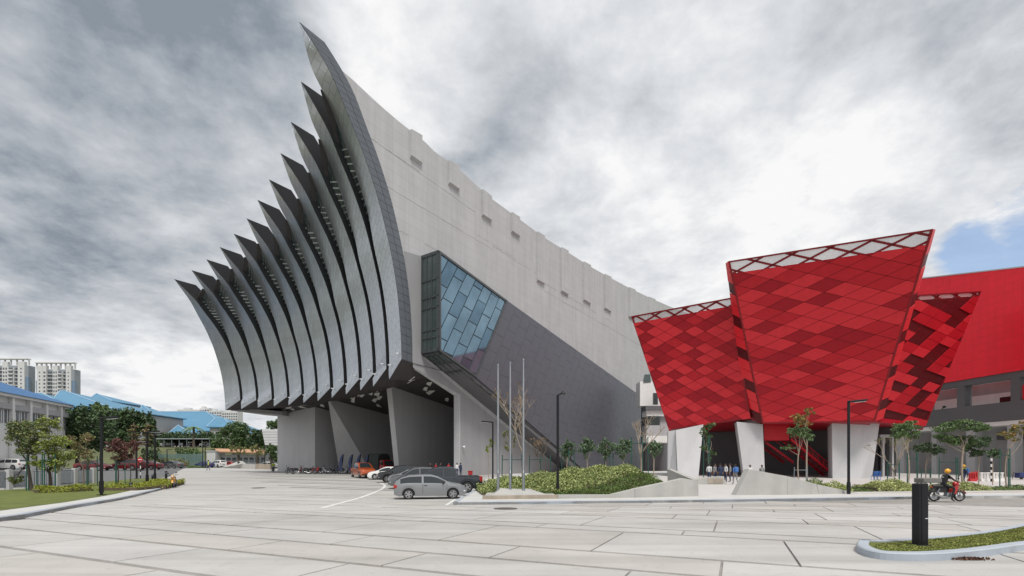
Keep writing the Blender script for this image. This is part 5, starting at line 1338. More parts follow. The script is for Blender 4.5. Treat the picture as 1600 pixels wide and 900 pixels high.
# hedges and shrubs of the hillside
def bank(name, px0, px1, Y, py0, py1, n, m, size, kind='stuff'):
    s = Y / FPX; out = []
    for _ in range(n):
        px = RNG.uniform(px0, px1); z = ZY(py1, Y) + (ZY(py0, Y) - ZY(py1, Y)) * RNG.random() * (.75 + .25 * math.sin(px * .5)); out.append(((px - 800) * s, Y + RNG.uniform(-1.5, 1.5), z))
    return leaves(name, out, size, m, kind=kind)
bank('hillside_hedge', 244, 345, 172, 675, 690, 5000, leaf_dk, .8)
bank('hillside_shrubs', 226, 250, 120, 700, 722, 1600, leaf_dk, .5)
bank('hillside_shrubs', 278, 312, 122, 700, 722, 2000, leaf_mid, .5)
bank('hillside_hedge', 330, 420, 160, 680, 700, 3000, leaf_mid, .7)
bank('roadside_hedge', 298, 318, 104, 727, 732, 700, leaf_hd, .25)
bank('roadside_bank', 236, 290, 108, 716, 729, 2500, leaf_ol, .35)
# ------------------------------------------------------------------ lamps, bollards, small street furniture
def lamp(label, base, h, ang, kind='arm', group='street lamps'):
    t = thing('street_lamp', label, 'street lamp', base, ang, group)
    m = MB(); m.box((0, 0, h / 2), (.13, .13, h), bev=.02); m.build('pole', black_steel, parent=t)
    m = MB(); m.box((0, 0, .03), (.32, .32, .06)); m.box((0, 0, .5), (.16, .16, .7)); m.build('base_plate', black_steel, parent=t)
    if kind == 'arm':
        m = MB(); m.box((.48, 0, h - .03), (1.0, .24, .11), ry=R(-5), bev=.02); m.build('lamp_head', black_steel, parent=t)
        m = MB(); m.box((.62, 0, h - .095), (.6, .16, .02), ry=R(-5)); m.build('diffuser', lamp_w, parent=t)
    else:
        m = MB(); m.tube([(0, 0, h), (.16, 0, h + .05), (.3, 0, h + .1)], .04, 6); m.build('arm', black_steel, parent=t)
        m = MB(); m.lathe([(.03, .14), (.10, .08), (.15, 0), (.15, -.05), (.001, -.05)], (.30, 0, h + .08)); m.build('lamp_head', black_steel, parent=t, smooth=40)
    return t
def lamp_px(label, px, base_py, top_py, ang, kind='arm', hh=.13, Y=None):
    b = gp(px, base_py, hh) if Y is None else P(px, Y); lamp(label, b, ZY(top_py, b.y) - b.z, ang, kind)
lamp_px('tall black street lamp standing nearest on the left lawn', 158.5, 774, 652, 0)
lamp_px('black street lamp at the end of the golden hedge', 230, 758.5, 674, 0)
lamp_px('black street lamp beside the tip of the left pavement', 242, 754, 678, -.4)
lamp_px('slim black lamp behind the red brown trees', 213.5, 748, 691, .9)
lamp_px('far lamp left of the pair by the hi vis man', 316.8, 731, 695, 1.3, hh=0)
lamp_px('far lamp right of the pair by the hi vis man', 320.8, 731.5, 696, 1.9, hh=0)
lamp_px('far lamp beside the corner of the hall', 413.7, 733, 697, 1.6, hh=0)
lamp_px('short lamp far beyond the tip of the left pavement', 261, 731, 702, 1.2, hh=0)
lamp_px('black street lamp with arm pointing left by the grey hall wall', 770, 0, 658.5, R(180), Y=42)
lamp_px('black lamp post with one round floodlight in the planted bed', 871.5, 0, 617, R(10), 'round', Y=27.4)
lamp_px('tall black street lamp at the foot of the triangular wall', 1326, 0, 626, R(-12), Y=29.5)
# foreground bollard light
b = gp(1440, 852, .115); bo = thing('bollard_light', 'black bollard light with wide grey cap on the grass island', 'bollard', b, R(8)); s = b.y / FPX; hb = ZY(755, b.y) - b.z; wb = 11.5 * s
m = MB(); m.box((-.02, 0, hb / 2), (wb * 1.05, wb * 1.3, hb), bev=.012); m.build('post', black_steel, parent=bo)
m = MB(); m.box((-wb * .78, 0, hb / 2), (wb * .42, wb * 1.1, hb * .985), bev=.01); m.build('side_fin', black_steel, parent=bo)
m = MB(); m.box((.22 * 1.0 - .02, .05, hb + .055), (33 * s, wb * 1.5, .095), bev=.012); m.build('cap', rust_g := mat('weathered_cap', (.15, .145, .135), .7, var=.15), parent=bo)
m = MB(); m.box((-.03, 0, .012), (wb * 1.7, wb * 1.7, .024), bev=.006); m.build('base_plate', black_steel, parent=bo)
m = MB(); m.box((.03, -wb * .65 - .004, hb * .44), (wb * .8, .008, .014)); m.build('reflective_strip', lamp_w, parent=bo)
for z, w in ((.76, .5), (.70, .72), (.64, .45)):
    m = MB(); m.box((.03, -wb * .65 - .003, hb * z + .03), (wb * w * .8, .006, .022)); m.build('plaque_line', plastic, parent=bo)
for px, y0, y1, lab in ((259.5, 750, 736, 'short black bollard at the tip of the left pavement'), (238.5, 749, 741.5, 'small black bollard behind the golden hedge end'), (204.5, 765, 754, 'low dark bollard light in the golden hedge')):
    p = gp(px, y0, .13); h = ZY(y1, p.y) - p.z; t = thing('bollard', lab, 'bollard', p, 0, 'small bollards'); m = MB(); m.lathe([(.11, 0), (.11, h - .03), (.09, h)], (0, 0, 0), n=10); m.build('post', black_steel, parent=t, smooth=40); m = MB(); m.lathe([(.115, h * .74), (.115, h * .82)], (0, 0, 0), n=10); m.build('band', galv, parent=t)
p = gp(219, 747.5); t = thing('no_entry_sign', 'round red no entry sign on a striped post beside the road', 'road sign', p); s = p.y / FPX; zc = ZY(718, p.y) - p.z
m = MB(); m.lathe([(4.0 * s, -.02), (4.0 * s, .02)], (0, 0, zc), 'Y', 20); m.build('disc', p_red, parent=t); m = MB(); m.box((0, -.03, zc), (5.4 * s, .02, 1.3 * s)); m.build('bar', plast_w, parent=t)
for i in range(6):
    m = MB(); h = (zc) / 6; m.tube([(0, .05, h * i), (0, .05, h * (i + 1))], .05, 8); m.build('post_band', plast_w if i % 2 else black_steel, parent=t)
p = gp(1549, 752.5, .13); t = thing('striped_post', 'black and white striped post in front of the white barriers', 'post', p); hh = ZY(716, p.y) - p.z
for i in range(8):
    m = MB(); h = hh / 8; m.tube([(0, 0, h * i), (0, 0, h * (i + 1))], .075, 8); m.build('band', plast_w if i % 2 else black_steel, parent=t)
def barrier(label, px, py, w_px, m_, group='plastic road barriers'):
    p = gp(px, py, .13); s = p.y / FPX; w = w_px * s; t = thing('road_barrier', label, 'barrier', p, R(-3), group); h = .85
    m = MB(); m.prism([(-w / 2, -.2, 0), (w / 2, -.2, 0), (w / 2, .2, 0), (-w / 2, .2, 0)], [(-w / 2, -.15, h * .3), (w / 2, -.15, h * .3), (w / 2, .15, h * .3), (-w / 2, .15, h * .3)]); m.build('foot', m_, parent=t)
    m = MB(); m.box((0, 0, h * .93), (w, .16, h * .14), bev=.02)
    m.build('top_rail', m_, parent=t)
    for i in range(4):
        m = MB(); m.box((-w / 2 + w * (i + .5) / 4, 0, h * .58), (w * .11, .14, h * .58)); m.build('upright', m_, parent=t)
    m = MB(); m.box((0, .03, h * .58), (w * .97, .05, h * .56)); m.build('web', m_, parent=t)
barrier('red plastic barrier just right of the helmeted walker', 1519, 752, 10, plast_r); barrier('second red plastic barrier leaning behind the first', 1525, 750, 9, plast_r)
barrier('white plastic barrier left of the striped post', 1540, 752, 17, plast_w); barrier('white plastic barrier right of the striped post', 1559, 752, 17, plast_w)
p = gp(1595, 749, .13); t = thing('generator', 'dark blue wheeled site box at the right edge', 'site box', p); m = MB(); m.box((0, 0, .42), (.75, .6, .55), bev=.04); m.build('box', p_blue, parent=t)
for x in (-.25, .25): m = MB(); m.lathe([(.15, -.05), (.15, .05)], (x, -.3, .15), 'Y', 12); m.build('wheel', rubber, parent=t)
m = MB(); m.tube([(-.38, 0, .6), (-.75, 0, .75), (-.85, 0, .3), (-.9, 0, 0)], .025, 5); m.build('hose', plastic, parent=t)
for px, which in ((534, 'leftmost navy feather flag in front of the folded wall'), (548.5, 'second navy feather flag, left of the orange pickup roof'), (561, 'third navy feather flag behind the orange pickup'), (573.5, 'rightmost navy feather flag beside the canvas truck')):
    p = P(px, 68.5); t = thing('feather_flag', which, 'flag', p, 0, 'navy feather flags'); h = ZY(709, 68.5) - p.z; m = MB(); m.tube([(0, 0, 0), (0, 0, h * .7), (.12, 0, h * .93), (.32, 0, h)], .025, 5); m.build('pole', galv, parent=t)
    m = MB(); pts = [(0.01, .0, h * .18)]; r = [(-.34, 0, h * .2), (-.36, .03, h * .55), (-.22, 0, h * .80), (.05, 0, h * .95), (.32, 0, h), (.14, 0, h * .93), (.02, 0, h * .7), (.01, 0, h * .4)]
    for i in range(len(r) - 1): m.add([pts[0], r[i], r[i + 1]], ((0, 1, 2),))
    m.v = [(x, y - .02 + .0, z) for x, y, z in m.v]; m.build('banner', flag_m, parent=t); m = MB(); m.box((-.17, -.035, h * .45), (.16, .01, .5)); m.build('print', plast_w, parent=t) if px in (561,) else None
# boundary fences on the left
def fence(name, label, pts, h, post_w, mpost, mpan, bars):
    t = thing(name, label, 'fence', pts[0]); o = pts[0]
    for i, p in enumerate(pts):
        m = MB(); q = p - o; m.box((q.x, q.y, q.z + h / 2), (post_w, post_w, h + .1), bev=.02); m.build('post', mpost, parent=t)
    for a, b in zip(pts, pts[1:]):
        a, b = a - o, b - o; m = MB()
        for f in (.15, .9): m.prism([a + Vector((0, 0, h * f)), b + Vector((0, 0, h * f)), b + Vector((0, .05, h * f)), a + Vector((0, .05, h * f))], [a + Vector((0, 0, h * f + .06)), b + Vector((0, 0, h * f + .06)), b + Vector((0, .05, h * f + .06)), a + Vector((0, .05, h * f + .06))])
        m.build('rail', mpan, parent=t); m = MB(); k = bars
        for i in range(k): p = a.lerp(b, (i + .5) / k); m.box((p.x, p.y + .02, p.z + h * .5), (.05, .04, h * .8))
        w = m.build('bar_infill', mpan, parent=t); w['kind'] = 'stuff'
fp = [gp(x, y) for x, y in [(-60, 768), (-20, 766.5), (14, 765), (45, 763.5), (89, 761), (117, 759), (146, 757)]]
fence('boundary_fence', 'white posted boundary fence with grey bars along the left road', fp, 1.45, .34, fence_w, galv, 14)
fp = [P(x, 112) for x in (248, 262, 276, 290, 304, 318)]; fence('mesh_fence', 'tall pale green mesh fence below the hillside', fp, 3.4, .12, fence_g, fence_g, 22)
fp = [P(x, 113) for x in (336, 352, 368, 384, 400, 416)]; fence('mesh_fence', 'low grey green fence in front of the orange roofed shed', fp, 1.9, .12, fence_g, galv, 20)
# low wedge of concrete at the far end of the plaza
wl_ = thing('low_ramp_wall', 'low concrete wedge wall at the far left end of the plaza', 'wall', P(379, 96)); o_ = wl_.location
m = MB(); f = [P(336, 98) - Vector((0, 0, .2)), P(374, 97) - Vector((0, 0, .2)), P(379, 96) - Vector((0, 0, .2)), Q(379, 724.5, 96), Q(374, 720.3, 97), Q(337, 733.5, 98)]
m.prism(f, [p + Vector((0, 1.2, 0)) for p in f]); m.v = [tuple(Vector(v) - o_) for v in m.v]; m.build('wedge', board_c, parent=wl_)
for a, b in ((379.2, 399), (399.3, 422)):
    m = MB(); f = [P(a, 96) - Vector((0, 0, .2)), P(b, 96) - Vector((0, 0, .2)), Q(b, 725.6, 96), Q(a, 724.6, 96)]; m.prism(f, [p + Vector((0, .6, 0)) for p in f]); m.v = [tuple(Vector(v) - o_) for v in m.v]; m.build('wall_panel', earth_c if a > 390 else board_c, parent=wl_)
m = MB(); p = Q(373, 723, 96.6) - o_; m.lathe([(.26, -.05), (.26, .05)], p, 'Y', 12); m.build('round_opening', black_m, parent=wl_)

# ------------------------------------------------------------------ background buildings
def bthing(name, label, loc): t = thing(name, label, 'building', loc); return t, Matrix.Translation(-Vector(loc))
def badd(mb, name, m, par, M_, kind=None):
    mb.v = [tuple(M_ @ Vector(v)) for v in mb.v]; o = mb.build(name, m, parent=par)
    if kind: o['kind'] = kind
    return o
def condo(label, px0, px1, top, Y, bays):
    """tower block: front wall split in bays; every storey a row of windows"""
    s = Y / FPX; x0, x1 = (px0 - 800) * s, (px1 - 800) * s; zt = ZY(top, Y); zb = 10.0
    t, M_ = bthing('condo_tower', label, (x0, Y, zb)); t['group'] = 'condominium towers'
    m = MB(); m.box(((x0 + x1) / 2, Y + 4, (zt - 6 + zb) / 2), (x1 - x0 - 1.5, 6, zt - 6 - zb)); badd(m, 'core', tower_g, t, M_)
    x = x0; W_ = x1 - x0; win = MB(); bal = MB()
    for frac, kind in bays:
        w = W_ * frac; xc = x + w / 2; top_ = zt - (0 if kind in 'wc' else 5)
        if kind in 'wbc':
            m = MB(); m.box((xc, Y + .5, (top_ - 3 + zb) / 2), (w - .1, 2.4, top_ - 3 - zb)); badd(m, 'wall_bay', tower_w, t, M_)
        elif kind == 'g':
            m = MB(); m.box((xc, Y + 1.2, (zt - 16 + zb) / 2), (w - .1, 2, zt - 16 - zb)); badd(m, 'glass_bay', tower_bl, t, M_)
        z = zt - 9
        while z > zb + 12:
            if kind == 'w':
                for q in ((-.22, .22) if w > 4 else (0,)): win.box((xc + q * w, Y - .72, z), (w * .26 if w > 4 else w * .5, .12, 1.7))
            if kind == 'b': win.box((xc, Y - .72, z), (w * .72, .12, 1.9)); bal.box((xc, Y - 1.1, z - 1.3), (w * .86, .9, .9))
            if kind == 'c': win.box((xc, Y - .72, z), (w * .22, .12, 1.2))
            if kind == 'd': win.box((xc, Y + .8, z), (w * .9, .12, 2.2)); bal.box((xc, Y + .2, z - 1.4), (w * .95, .8, .5))
            z -= 3.25
        x += w
    badd(win, 'window', tower_win, t, M_, 'stuff'); badd(bal, 'balcony', tower_w, t, M_, 'stuff')
    m = MB(); m.box(((x0 + x1) / 2, Y + 1, zt - .4), (x1 - x0, 3.5, .8)); 
    n = 9
    for i in range(n): m.box((x0 + (x1 - x0) * (i + .05) / (n - .9), Y + 1, zt - 3), (.7, 1.2, 5))
    badd(m, 'roof_frame', tower_w, t, M_)
condo('pale condominium tower at the left edge of the picture', -32, 44, 560, 420, [(.18, 'w'), (.2, 'b'), (.1, 'd'), (.12, 'w'), (.12, 'b'), (.08, 'd'), (.14, 'c'), (.06, 'g')])
condo('pale condominium tower standing second from the left edge', 55.5, 116, 566, 420, [(.05, 'g'), (.15, 'c'), (.10, 'w'), (.10, 'd'), (.06, 'd'), (.13, 'w'), (.12, 'b'), (.09, 'd'), (.13, 'c'), (.07, 'g')])
condo('slim grey tower half cut by the left picture edge', -70, -34, 558, 425, [(.4, 'd'), (.3, 'w'), (.3, 'd')])
def slabblock(label, px0, px1, top, Y, cols, rows, zb=6):
    s = Y / FPX; x0, x1 = (px0 - 800) * s, (px1 - 800) * s; zt = ZY(top, Y); t, M_ = bthing('apartment_block', label, (x0, Y, zb)); m = MB(); m.box(((x0 + x1) / 2, Y + 6, (zt + zb) / 2), (x1 - x0, 12, zt - zb)); badd(m, 'wall', tower_w, t, M_); m = MB()
    for i in range(cols):
        for j in range(rows): m.box((x0 + (x1 - x0) * (i + .5) / cols, Y - .05, zt - 3 - j * 3.2), ((x1 - x0) / cols * .6, .2, 1.7))
    badd(m, 'window', tower_win, t, M_, 'stuff'); m = MB(); m.box(((x0 + x1) / 2 - 3, Y + 4, zt + 1), ((x1 - x0) * .3, 5, 2.4)); badd(m, 'roof_house', tower_w, t, M_)
for a in (('long pale apartment block far behind the long blue roof', 277, 312, 640, 600, 9, 4), ('taller white apartment block above the blue roof', 312, 327, 637.5, 610, 4, 5), ('pale apartment block with dark gaps near the hall', 327, 346, 641.5, 600, 5, 5), ('rightmost far apartment block touching the dark hall', 347, 371, 643, 590, 7, 5)): slabblock(*a)
def roofed(name, label, px0, px1, eave, ridge, rpx0, rpx1, Y, depth, mroof, wall_h=3.0, mwall=None):
    """hipped roof building; pixels give eave and ridge, Y the front"""
    s = Y / FPX; x0, x1 = (px0 - 800) * s, (px1 - 800) * s; ze = ZY(eave, Y); Yr = Y + depth / 2; sr = Yr / FPX; zr = ZY(ridge, Yr); r0, r1 = (rpx0 - 800) * sr, (rpx1 - 800) * sr
    t, M_ = bthing(name, label, (x0, Y, ze - wall_h)); m = MB(); zb = min(ze - wall_h, g(x0, Y))
    m.box(((x0 + x1) / 2, Y + depth / 2, (ze + zb) / 2 - .1), (x1 - x0 - 2, depth - 2, ze - zb)); badd(m, 'wall', mwall or white_m, t, M_)
    E = [Vector((x0, Y, ze)), Vector((x1, Y, ze)), Vector((x1, Y + depth, ze)), Vector((x0, Y + depth, ze))]; R0, R1 = Vector((r0, Yr, zr)), Vector((r1, Yr, zr))
    for nm, f in (('roof_slope', (E[0], E[1], R1, R0)), ('roof_slope', (E[2], E[3], R0, R1)), ('roof_slope', (E[1], E[2], R1)), ('roof_slope', (E[3], E[0], R0))):
        m = MB(); m.prism(list(f), [p + Vector((0, 0, .35)) for p in f]); badd(m, nm, mroof, t, M_)
    m = MB()
    for a, b in ((E[0], R0), (E[1], R1), (R0, R1)): m.tube([a + Vector((0, 0, .4)), b + Vector((0, 0, .4))], .22, 5)
    badd(m, 'ridge_cap', roof_rc, t, M_)
    return t
roof_rc = mat('pale_ridge', (.28, .42, .55), .5)
roofed('blue_roof_hall', 'large pale blue hipped roof below the second tower', 70, 176, 640, 612, 94, 101, 175, 40, roof_b, mwall=wallgrey)
roofed('blue_roof_hall', 'long flat blue hipped roof behind the left tree tops', 20, 100, 634, 616, 40, 66, 172, 36, roof_b, mwall=wallgrey)
roofed('blue_roof_pavilion', 'small blue pyramid roof right of the large hipped roof', 134, 176, 628, 616.5, 150, 152, 205, 22, roof_b)
roofed('blue_roof_pavilion', 'low blue roof edge beyond the dark tree tops', 164, 190, 634, 628, 176, 186, 215, 20, roof_b)
roofed('blue_roof_hall', 'long blue roof stretching behind the palm tree', 240, 362, 674, 644.5, 246, 322, 215, 44, roof_b, wall_h=4)
roofed('blue_roof_pavilion', 'blue gabled pavilion roof at the left end of the long roof', 208, 258, 664, 634.5, 222, 224, 205, 26, roof_b, wall_h=5)
roofed('blue_roof_pavilion', 'small blue porch roof in front of the long blue roof', 262, 296, 679, 666, 278, 279, 200, 12, roof_b, wall_h=4)
roofed('blue_roof_pavilion', 'blue roof end with cream wall beside the bushy trees', 322, 362, 668, 655, 336, 350, 208, 14, roof_b, wall_h=6, mwall=board_c)
# white clinic block with window band on the left
t, M_ = bthing('clinic_block', 'white two storey block with blue roof and dark window band at left', P(0, 75)); A0 = P(-110, 62); A1 = P(102, 89); dirv = (A1 - A0); dirv.z = 0; Lw = dirv.length; dirv.normalize(); nrm_ = Vector((dirv.y, -dirv.x, 0)); ze = 11.9
def wq(u0, u1, z0, z1, o0, o1): return [A0 + dirv * u + nrm_ * o + Vector((0, 0, z - A0.z)) for u, z, o in ((u0, z0, o0), (u1, z0, o0), (u1, z0, o1), (u0, z0, o1))], [A0 + dirv * u + nrm_ * o + Vector((0, 0, z - A0.z)) for u, z, o in ((u0, z1, o0), (u1, z1, o0), (u1, z1, o1), (u0, z1, o1))]
m = MB(); m.prism(*wq(0, Lw, 0, ze, 0, -14)); wl2 = badd(m, 'wall', white_m, t, M_)
m = MB(); m.prism(*wq(-1, Lw + .6, ze, ze + .45, .9, -15)); badd(m, 'eaves', white_m, t, M_)
lo, _ = wq(-1, Lw + .8, ze + .45, ze + .45, 1.2, -15.5); ridge = [A0 + dirv * (Lw * .1) + nrm_ * -7 + Vector((0, 0, ze + 4.6 - A0.z)), A0 + dirv * (Lw - 9) + nrm_ * -7 + Vector((0, 0, ze + 4.0 - A0.z))]
m = MB(); m.add(lo + ridge, ((0, 1, 5, 4), (1, 2, 5), (2, 3, 4, 5), (3, 0, 4), (0, 3, 2, 1))); badd(m, 'roof', roof_b2, t, M_)
m = MB(); m.prism(*wq(0, Lw, ze - 1.9, ze - 1.0, .5, 0.02)); badd(m, 'sunshade_band', wallgrey, t, M_)
k = 22
for i in range(k):
    u0 = Lw * (i + .14) / k; u1 = Lw * (i + .86) / k; m = MB(); m.prism(*wq(u0, u1, ze - 4.1, ze - 2.0, .06, -.02)); w_ = badd(m, 'window', tower_win, t, M_); m = MB(); um = (u0 + u1) / 2; m.prism(*wq(um - .06, um + .06, ze - 4.1, ze - 2.0, .12, .06)); badd(m, 'mullion', white_m, w_, M_); 
for i in range(7):
    u = Lw * (i + .5) / 7; m = MB(); m.prism(*wq(u - .25, u + .25, 1, ze, .55, .03)); badd(m, 'pilaster', white_m, t, M_)
# shed with orange roof, white cladding block, parking canopies
t, M_ = bthing('shed', 'long low white shed with an orange roof beyond the plaza', P(340, 118))
m = MB(); a, b = P(342, 118), P(414, 118); m.box(((a.x + b.x) / 2, 121, a.z + 1.4), (b.x - a.x, 5, 3.4)); badd(m, 'wall', tower_w, t, M_)
m = MB(); f = [Q(338, 706.5, 117), Q(416, 708.5, 117), Q(416, 704, 121), Q(336, 702, 121)]; m.prism(f, [p + Vector((0, 0, .2)) for p in f]); badd(m, 'roof', roof_o, t, M_)
for i in range(8):
    x = a.x + (b.x - a.x) * (i + .5) / 8; m = MB(); m.box((x, 118.45, a.z + 1.8), (.95, .12, 1.1)); badd(m, 'window', tower_win, t, M_)
t, M_ = bthing('site_store', 'plain white box shaped store left of the orange roofed shed', P(332, 116)); m = MB(); a, b = P(323, 116), P(336.5, 116); m.box(((a.x + b.x) / 2, 118, a.z + 1.9), (b.x - a.x, 4, 3.8)); badd(m, 'wall', tower_w, t, M_); m = MB(); m.box(((a.x + b.x) / 2, 118, a.z + 3.9), (b.x - a.x + .3, 4.3, .2)); badd(m, 'roof', tower_w, t, M_)
t, M_ = bthing('clad_annex', 'white clad slanting annex wall beside the hall corner', P(420, 108))
m = MB(); f = [Q(409, 671, 108), Q(436, 671, 108), Q(436, 696, 108), Q(414, 695, 108)]; m.prism(f, [p + Vector((0, 6, 0)) for p in f]); badd(m, 'wall', tower_w, t, M_)
for i in range(5): y = 674.5 + i * 4.2; m = MB(); f = [Q(409.4 + i, y, 107.95), Q(436, y, 107.95), Q(436, y + .5, 107.95), Q(409.5 + i, y + .5, 107.95)]; m.prism(f, [p + Vector((0, .06, 0)) for p in f]); badd(m, 'cladding_joint', wallgrey, t, M_)
m = MB(); f = [Q(416, 695, 109), Q(436, 696, 109), P(436, 109), P(416, 109)]; m.prism(f, [p + Vector((0, 5, 0)) for p in f]); badd(m, 'base_wall', walldark, t, M_)
t, M_ = bthing('carport', 'long dark carport roof over the hillside parking', P(240, 166)); m = MB(); a, b = Q(243, 685.5, 166), Q(338, 686.5, 166); m.box(((a.x + b.x) / 2, 169, a.z), (b.x - a.x, 6, .3)); badd(m, 'roof', tower_g, t, M_)
for i in range(9):
    x = a.x + (b.x - a.x) * i / 8; m = MB(); m.tube([(x, 166.5, g(x, 166.5)), (x, 166.5, a.z)], .12, 5); badd(m, 'post', galv, t, M_)

# ------------------------------------------------------------------ vehicles
def interp(tab, x):
    if x <= tab[0][0]: return tab[0][1]
    for (a, p), (b, q) in zip(tab, tab[1:]):
        if x <= b: return p + (q - p) * (x - a) / (b - a)
    return tab[-1][1]
def car(name, label, cat, paint, L, Wd, top, belt, wheels, wr, glass, wshield, rear, clear=.19, doors=(), bed=None, trim=None):
    """x forward. top, belt: (x, z) tables; wheels: (rear x, front x); glass: side window spans; wshield, rear: x spans of the screens"""
    t = thing(name, label, cat); h2 = Wd / 2; xa, xb = -L / 2, L / 2
    xs = sorted(set([round(x, 4) for x in list(np.linspace(xa, xb, 61)) + [p[0] for p in top] + [w + wr * 1.16 * math.cos(a) for w in wheels for a in np.linspace(0, math.pi, 11)]]))
    def hw(x):
        e = min(x - xa, xb - x); return h2 * (1 - .16 * (1 - min(1, e / (.16 * L))) ** 2.2)
    def zbot(x):
        z = clear + .10 * max(0, 1 - min(x - xa, xb - x) / .25)
        for w in wheels:
            r = wr * 1.16
            if abs(x - w) < r: z = max(z, wr + math.sqrt(max(0, r * r - (x - w) ** 2)))
        return z
    def sect(x):
        zt, zb, w, zl = interp(top, x), interp(belt, x), hw(x), zbot(x); zb = min(zb, zt - .012); hgt = zt - zb; zl = min(zl, zb - .06)
        yr = w - .05 - .30 * max(0, hgt - .08); r = min(.06, hgt * .4)
        mid = zl + (zb - zl) * .55
        return [(w - .12, zl), (w - .02, zl), (w - .005, zl + (mid - zl) * .4), (w, mid), (w - .012, zb - .05), (w - .03, zb), (yr + .02, zt - r), (yr - .05, zt - r * .25), (yr * .5, zt + .008), (0, zt + .012)]
    m = MB(); S = [sect(x) for x in xs]; nS = len(S[0]); full = []
    for x, s in zip(xs, S): full.append([(x, -y, z) for y, z in s] + [(x, y, z) for y, z in reversed(s[:-1])])
    nf = len(full[0]); vs = [p for r_ in full for p in r_]
    m.add(vs, [(i * nf + j, i * nf + j + 1, (i + 1) * nf + j + 1, (i + 1) * nf + j) for i in range(len(xs) - 1) for j in range(nf - 1)] + [tuple(range(nf)), tuple(range((len(xs) - 1) * nf, len(xs) * nf))])
    body = m.build('body', paint, parent=t, smooth=38)
    m = MB(); m.box((0, 0, (clear + .55) / 2 + .1), (L * .93, Wd - .36, .5)); m.build('underbody', plastic, parent=t)
    def lerp(a, b, q): return (a[0] + (b[0] - a[0]) * q, a[1] + (b[1] - a[1]) * q)
    for x0, x1 in glass:
        for sd in (-1, 1):
            m = MB(); gx = np.linspace(x0, x1, 12); lo, hi = [], []
            for x in gx:
                s = sect(x); a, b = lerp(s[5], s[6], .08), lerp(s[5], s[6], .90)
                if b[1] - a[1] < .03: continue
                lo.append((x, sd * (a[0] + .010), a[1])); hi.append((x, sd * (b[0] + .010), b[1]))
            if len(lo) > 2: n = len(lo); m.add(lo + hi, [(i, i + 1, n + i + 1, n + i) for i in range(n - 1)]); m.build('side_window', carglass, parent=t, smooth=50)
    for nm, sp in (('windscreen', wshield), ('rear_window', rear)):
        if not sp: continue
        m = MB(); gx = np.linspace(sp[0], sp[1], 8); rows = []
        for x in gx:
            s = sect(x); sl = .012; e = lerp(s[6], s[7], .5); rows.append([(x, -e[0] * .97, e[1] + .016), (x, -s[8][0], s[8][1] + .012), (x, 0, s[9][1] + .012), (x, s[8][0], s[8][1] + .012), (x, e[0] * .97, e[1] + .016)])
        m.add([p for r_ in rows for p in r_], [(i * 5 + j, i * 5 + j + 1, i * 5 + 6 + j, i * 5 + 5 + j) for i in range(7) for j in range(4)]); m.build(nm, carglass, parent=t, smooth=50)
    for w in wheels:
        for sd in (-1, 1):
            wh = thing('wheel', None, None); wh.parent = t; wh.location = (w, sd * (h2 - .115), wr)
            m = MB(); m.lathe([(wr * .62, -.10), (wr * .93, -.10), (wr, -.06), (wr, .06), (wr * .93, .10), (wr * .62, .10), (wr * .60, 0), (wr * .62, -.10)], (0, 0, 0), 'Y', 22, cap=False); m.lathe([(wr * .61, -.01), (wr * .61, .01)], (0, 0, 0), 'Y', 16); m.build('tyre', rubber, parent=wh, smooth=40)
            m = MB(); f = sd * .092
            for k in range(5):
                a = 2 * math.pi * k / 5; p = [(wr * .10, -.05), (wr * .60, -.035), (wr * .60, .035), (wr * .10, .05)]; ca, sa = math.cos(a), math.sin(a)
                m.prism([(x * ca - y * sa, f, x * sa + y * ca) for x, y in p], [(x * ca - y * sa, f + sd * .02, x * sa + y * ca) for x, y in p])
            m.lathe([(wr * .66, f - .02), (wr * .66, f + .02), (wr * .57, f + .02), (wr * .57, f - .02), (wr * .66, f - .02)], (0, 0, 0), 'Y', 22, cap=False); m.lathe([(wr * .15, f), (wr * .13, f + sd * .03)], (0, 0, 0), 'Y', 10)
            m.build('rim', alloy, parent=wh)
    zh = interp(belt, xb - .15) - .13; zr = interp(belt, xa + .12) - .14
    for sd in (-1, 1):
        m = MB(); m.ellipsoid((xb - .17, sd * (h2 * .70), zh), (.17, .20, .085), 10, 6); m.build('headlight', lamp_w, parent=t, smooth=60)
        m = MB(); m.box((xa + .10, sd * (h2 * .80 - .02), zr), (.24, .22, .20 if not bed else .36), bev=.03); m.build('tail_light', lamp_r, parent=t)
        xm = glass[-1][1] - .12; s = sect(xm); m = MB(); m.box((xm, sd * (s[5][0] + .10), s[5][1] + .06), (.10, .20, .13), bev=.03); m.build('door_mirror', plastic if not trim else paint, parent=t)
        for x in doors:
            s = sect(x); m = MB(); n = 5
            pts = [s[2], s[3], s[4], s[5]]; m.add([(x - .008, sd * (y + .003), z) for y, z in pts] + [(x + .008, sd * (y + .003), z) for y, z in pts], [(i, i + 1, n + i, n + i - 1) for i in range(3)]); m.build('door_seam', black_m, parent=t)
        for x in doors[:-1]:
            s = sect(x + .16); m = MB(); m.box((x + .16, sd * (s[4][0] + .015), s[4][1] - .05), (.18, .03, .035), bev=.01); m.build('door_handle', plastic, parent=t)
    m = MB(); m.box((xb - (.06 if bed else .035), 0, zh - (.10 if bed else .03)), (.10, Wd * (.62 if bed else .50), .26 if bed else .12)); m.build('grille', plastic, parent=t)
    if bed: m = MB(); m.box((xb - .01, 0, zh - .06), (.06, Wd * .56, .07)); m.build('grille_bar', chrome, parent=t)
    m = MB(); m.box((xb - .02, 0, .36), (.08, Wd * .62, .12)); m.build('lower_grille', plastic, parent=t)
    m = MB(); m.box((xb + .005, 0, .47), (.02, .5, .11)); m.build('number_plate', plastic, parent=t)
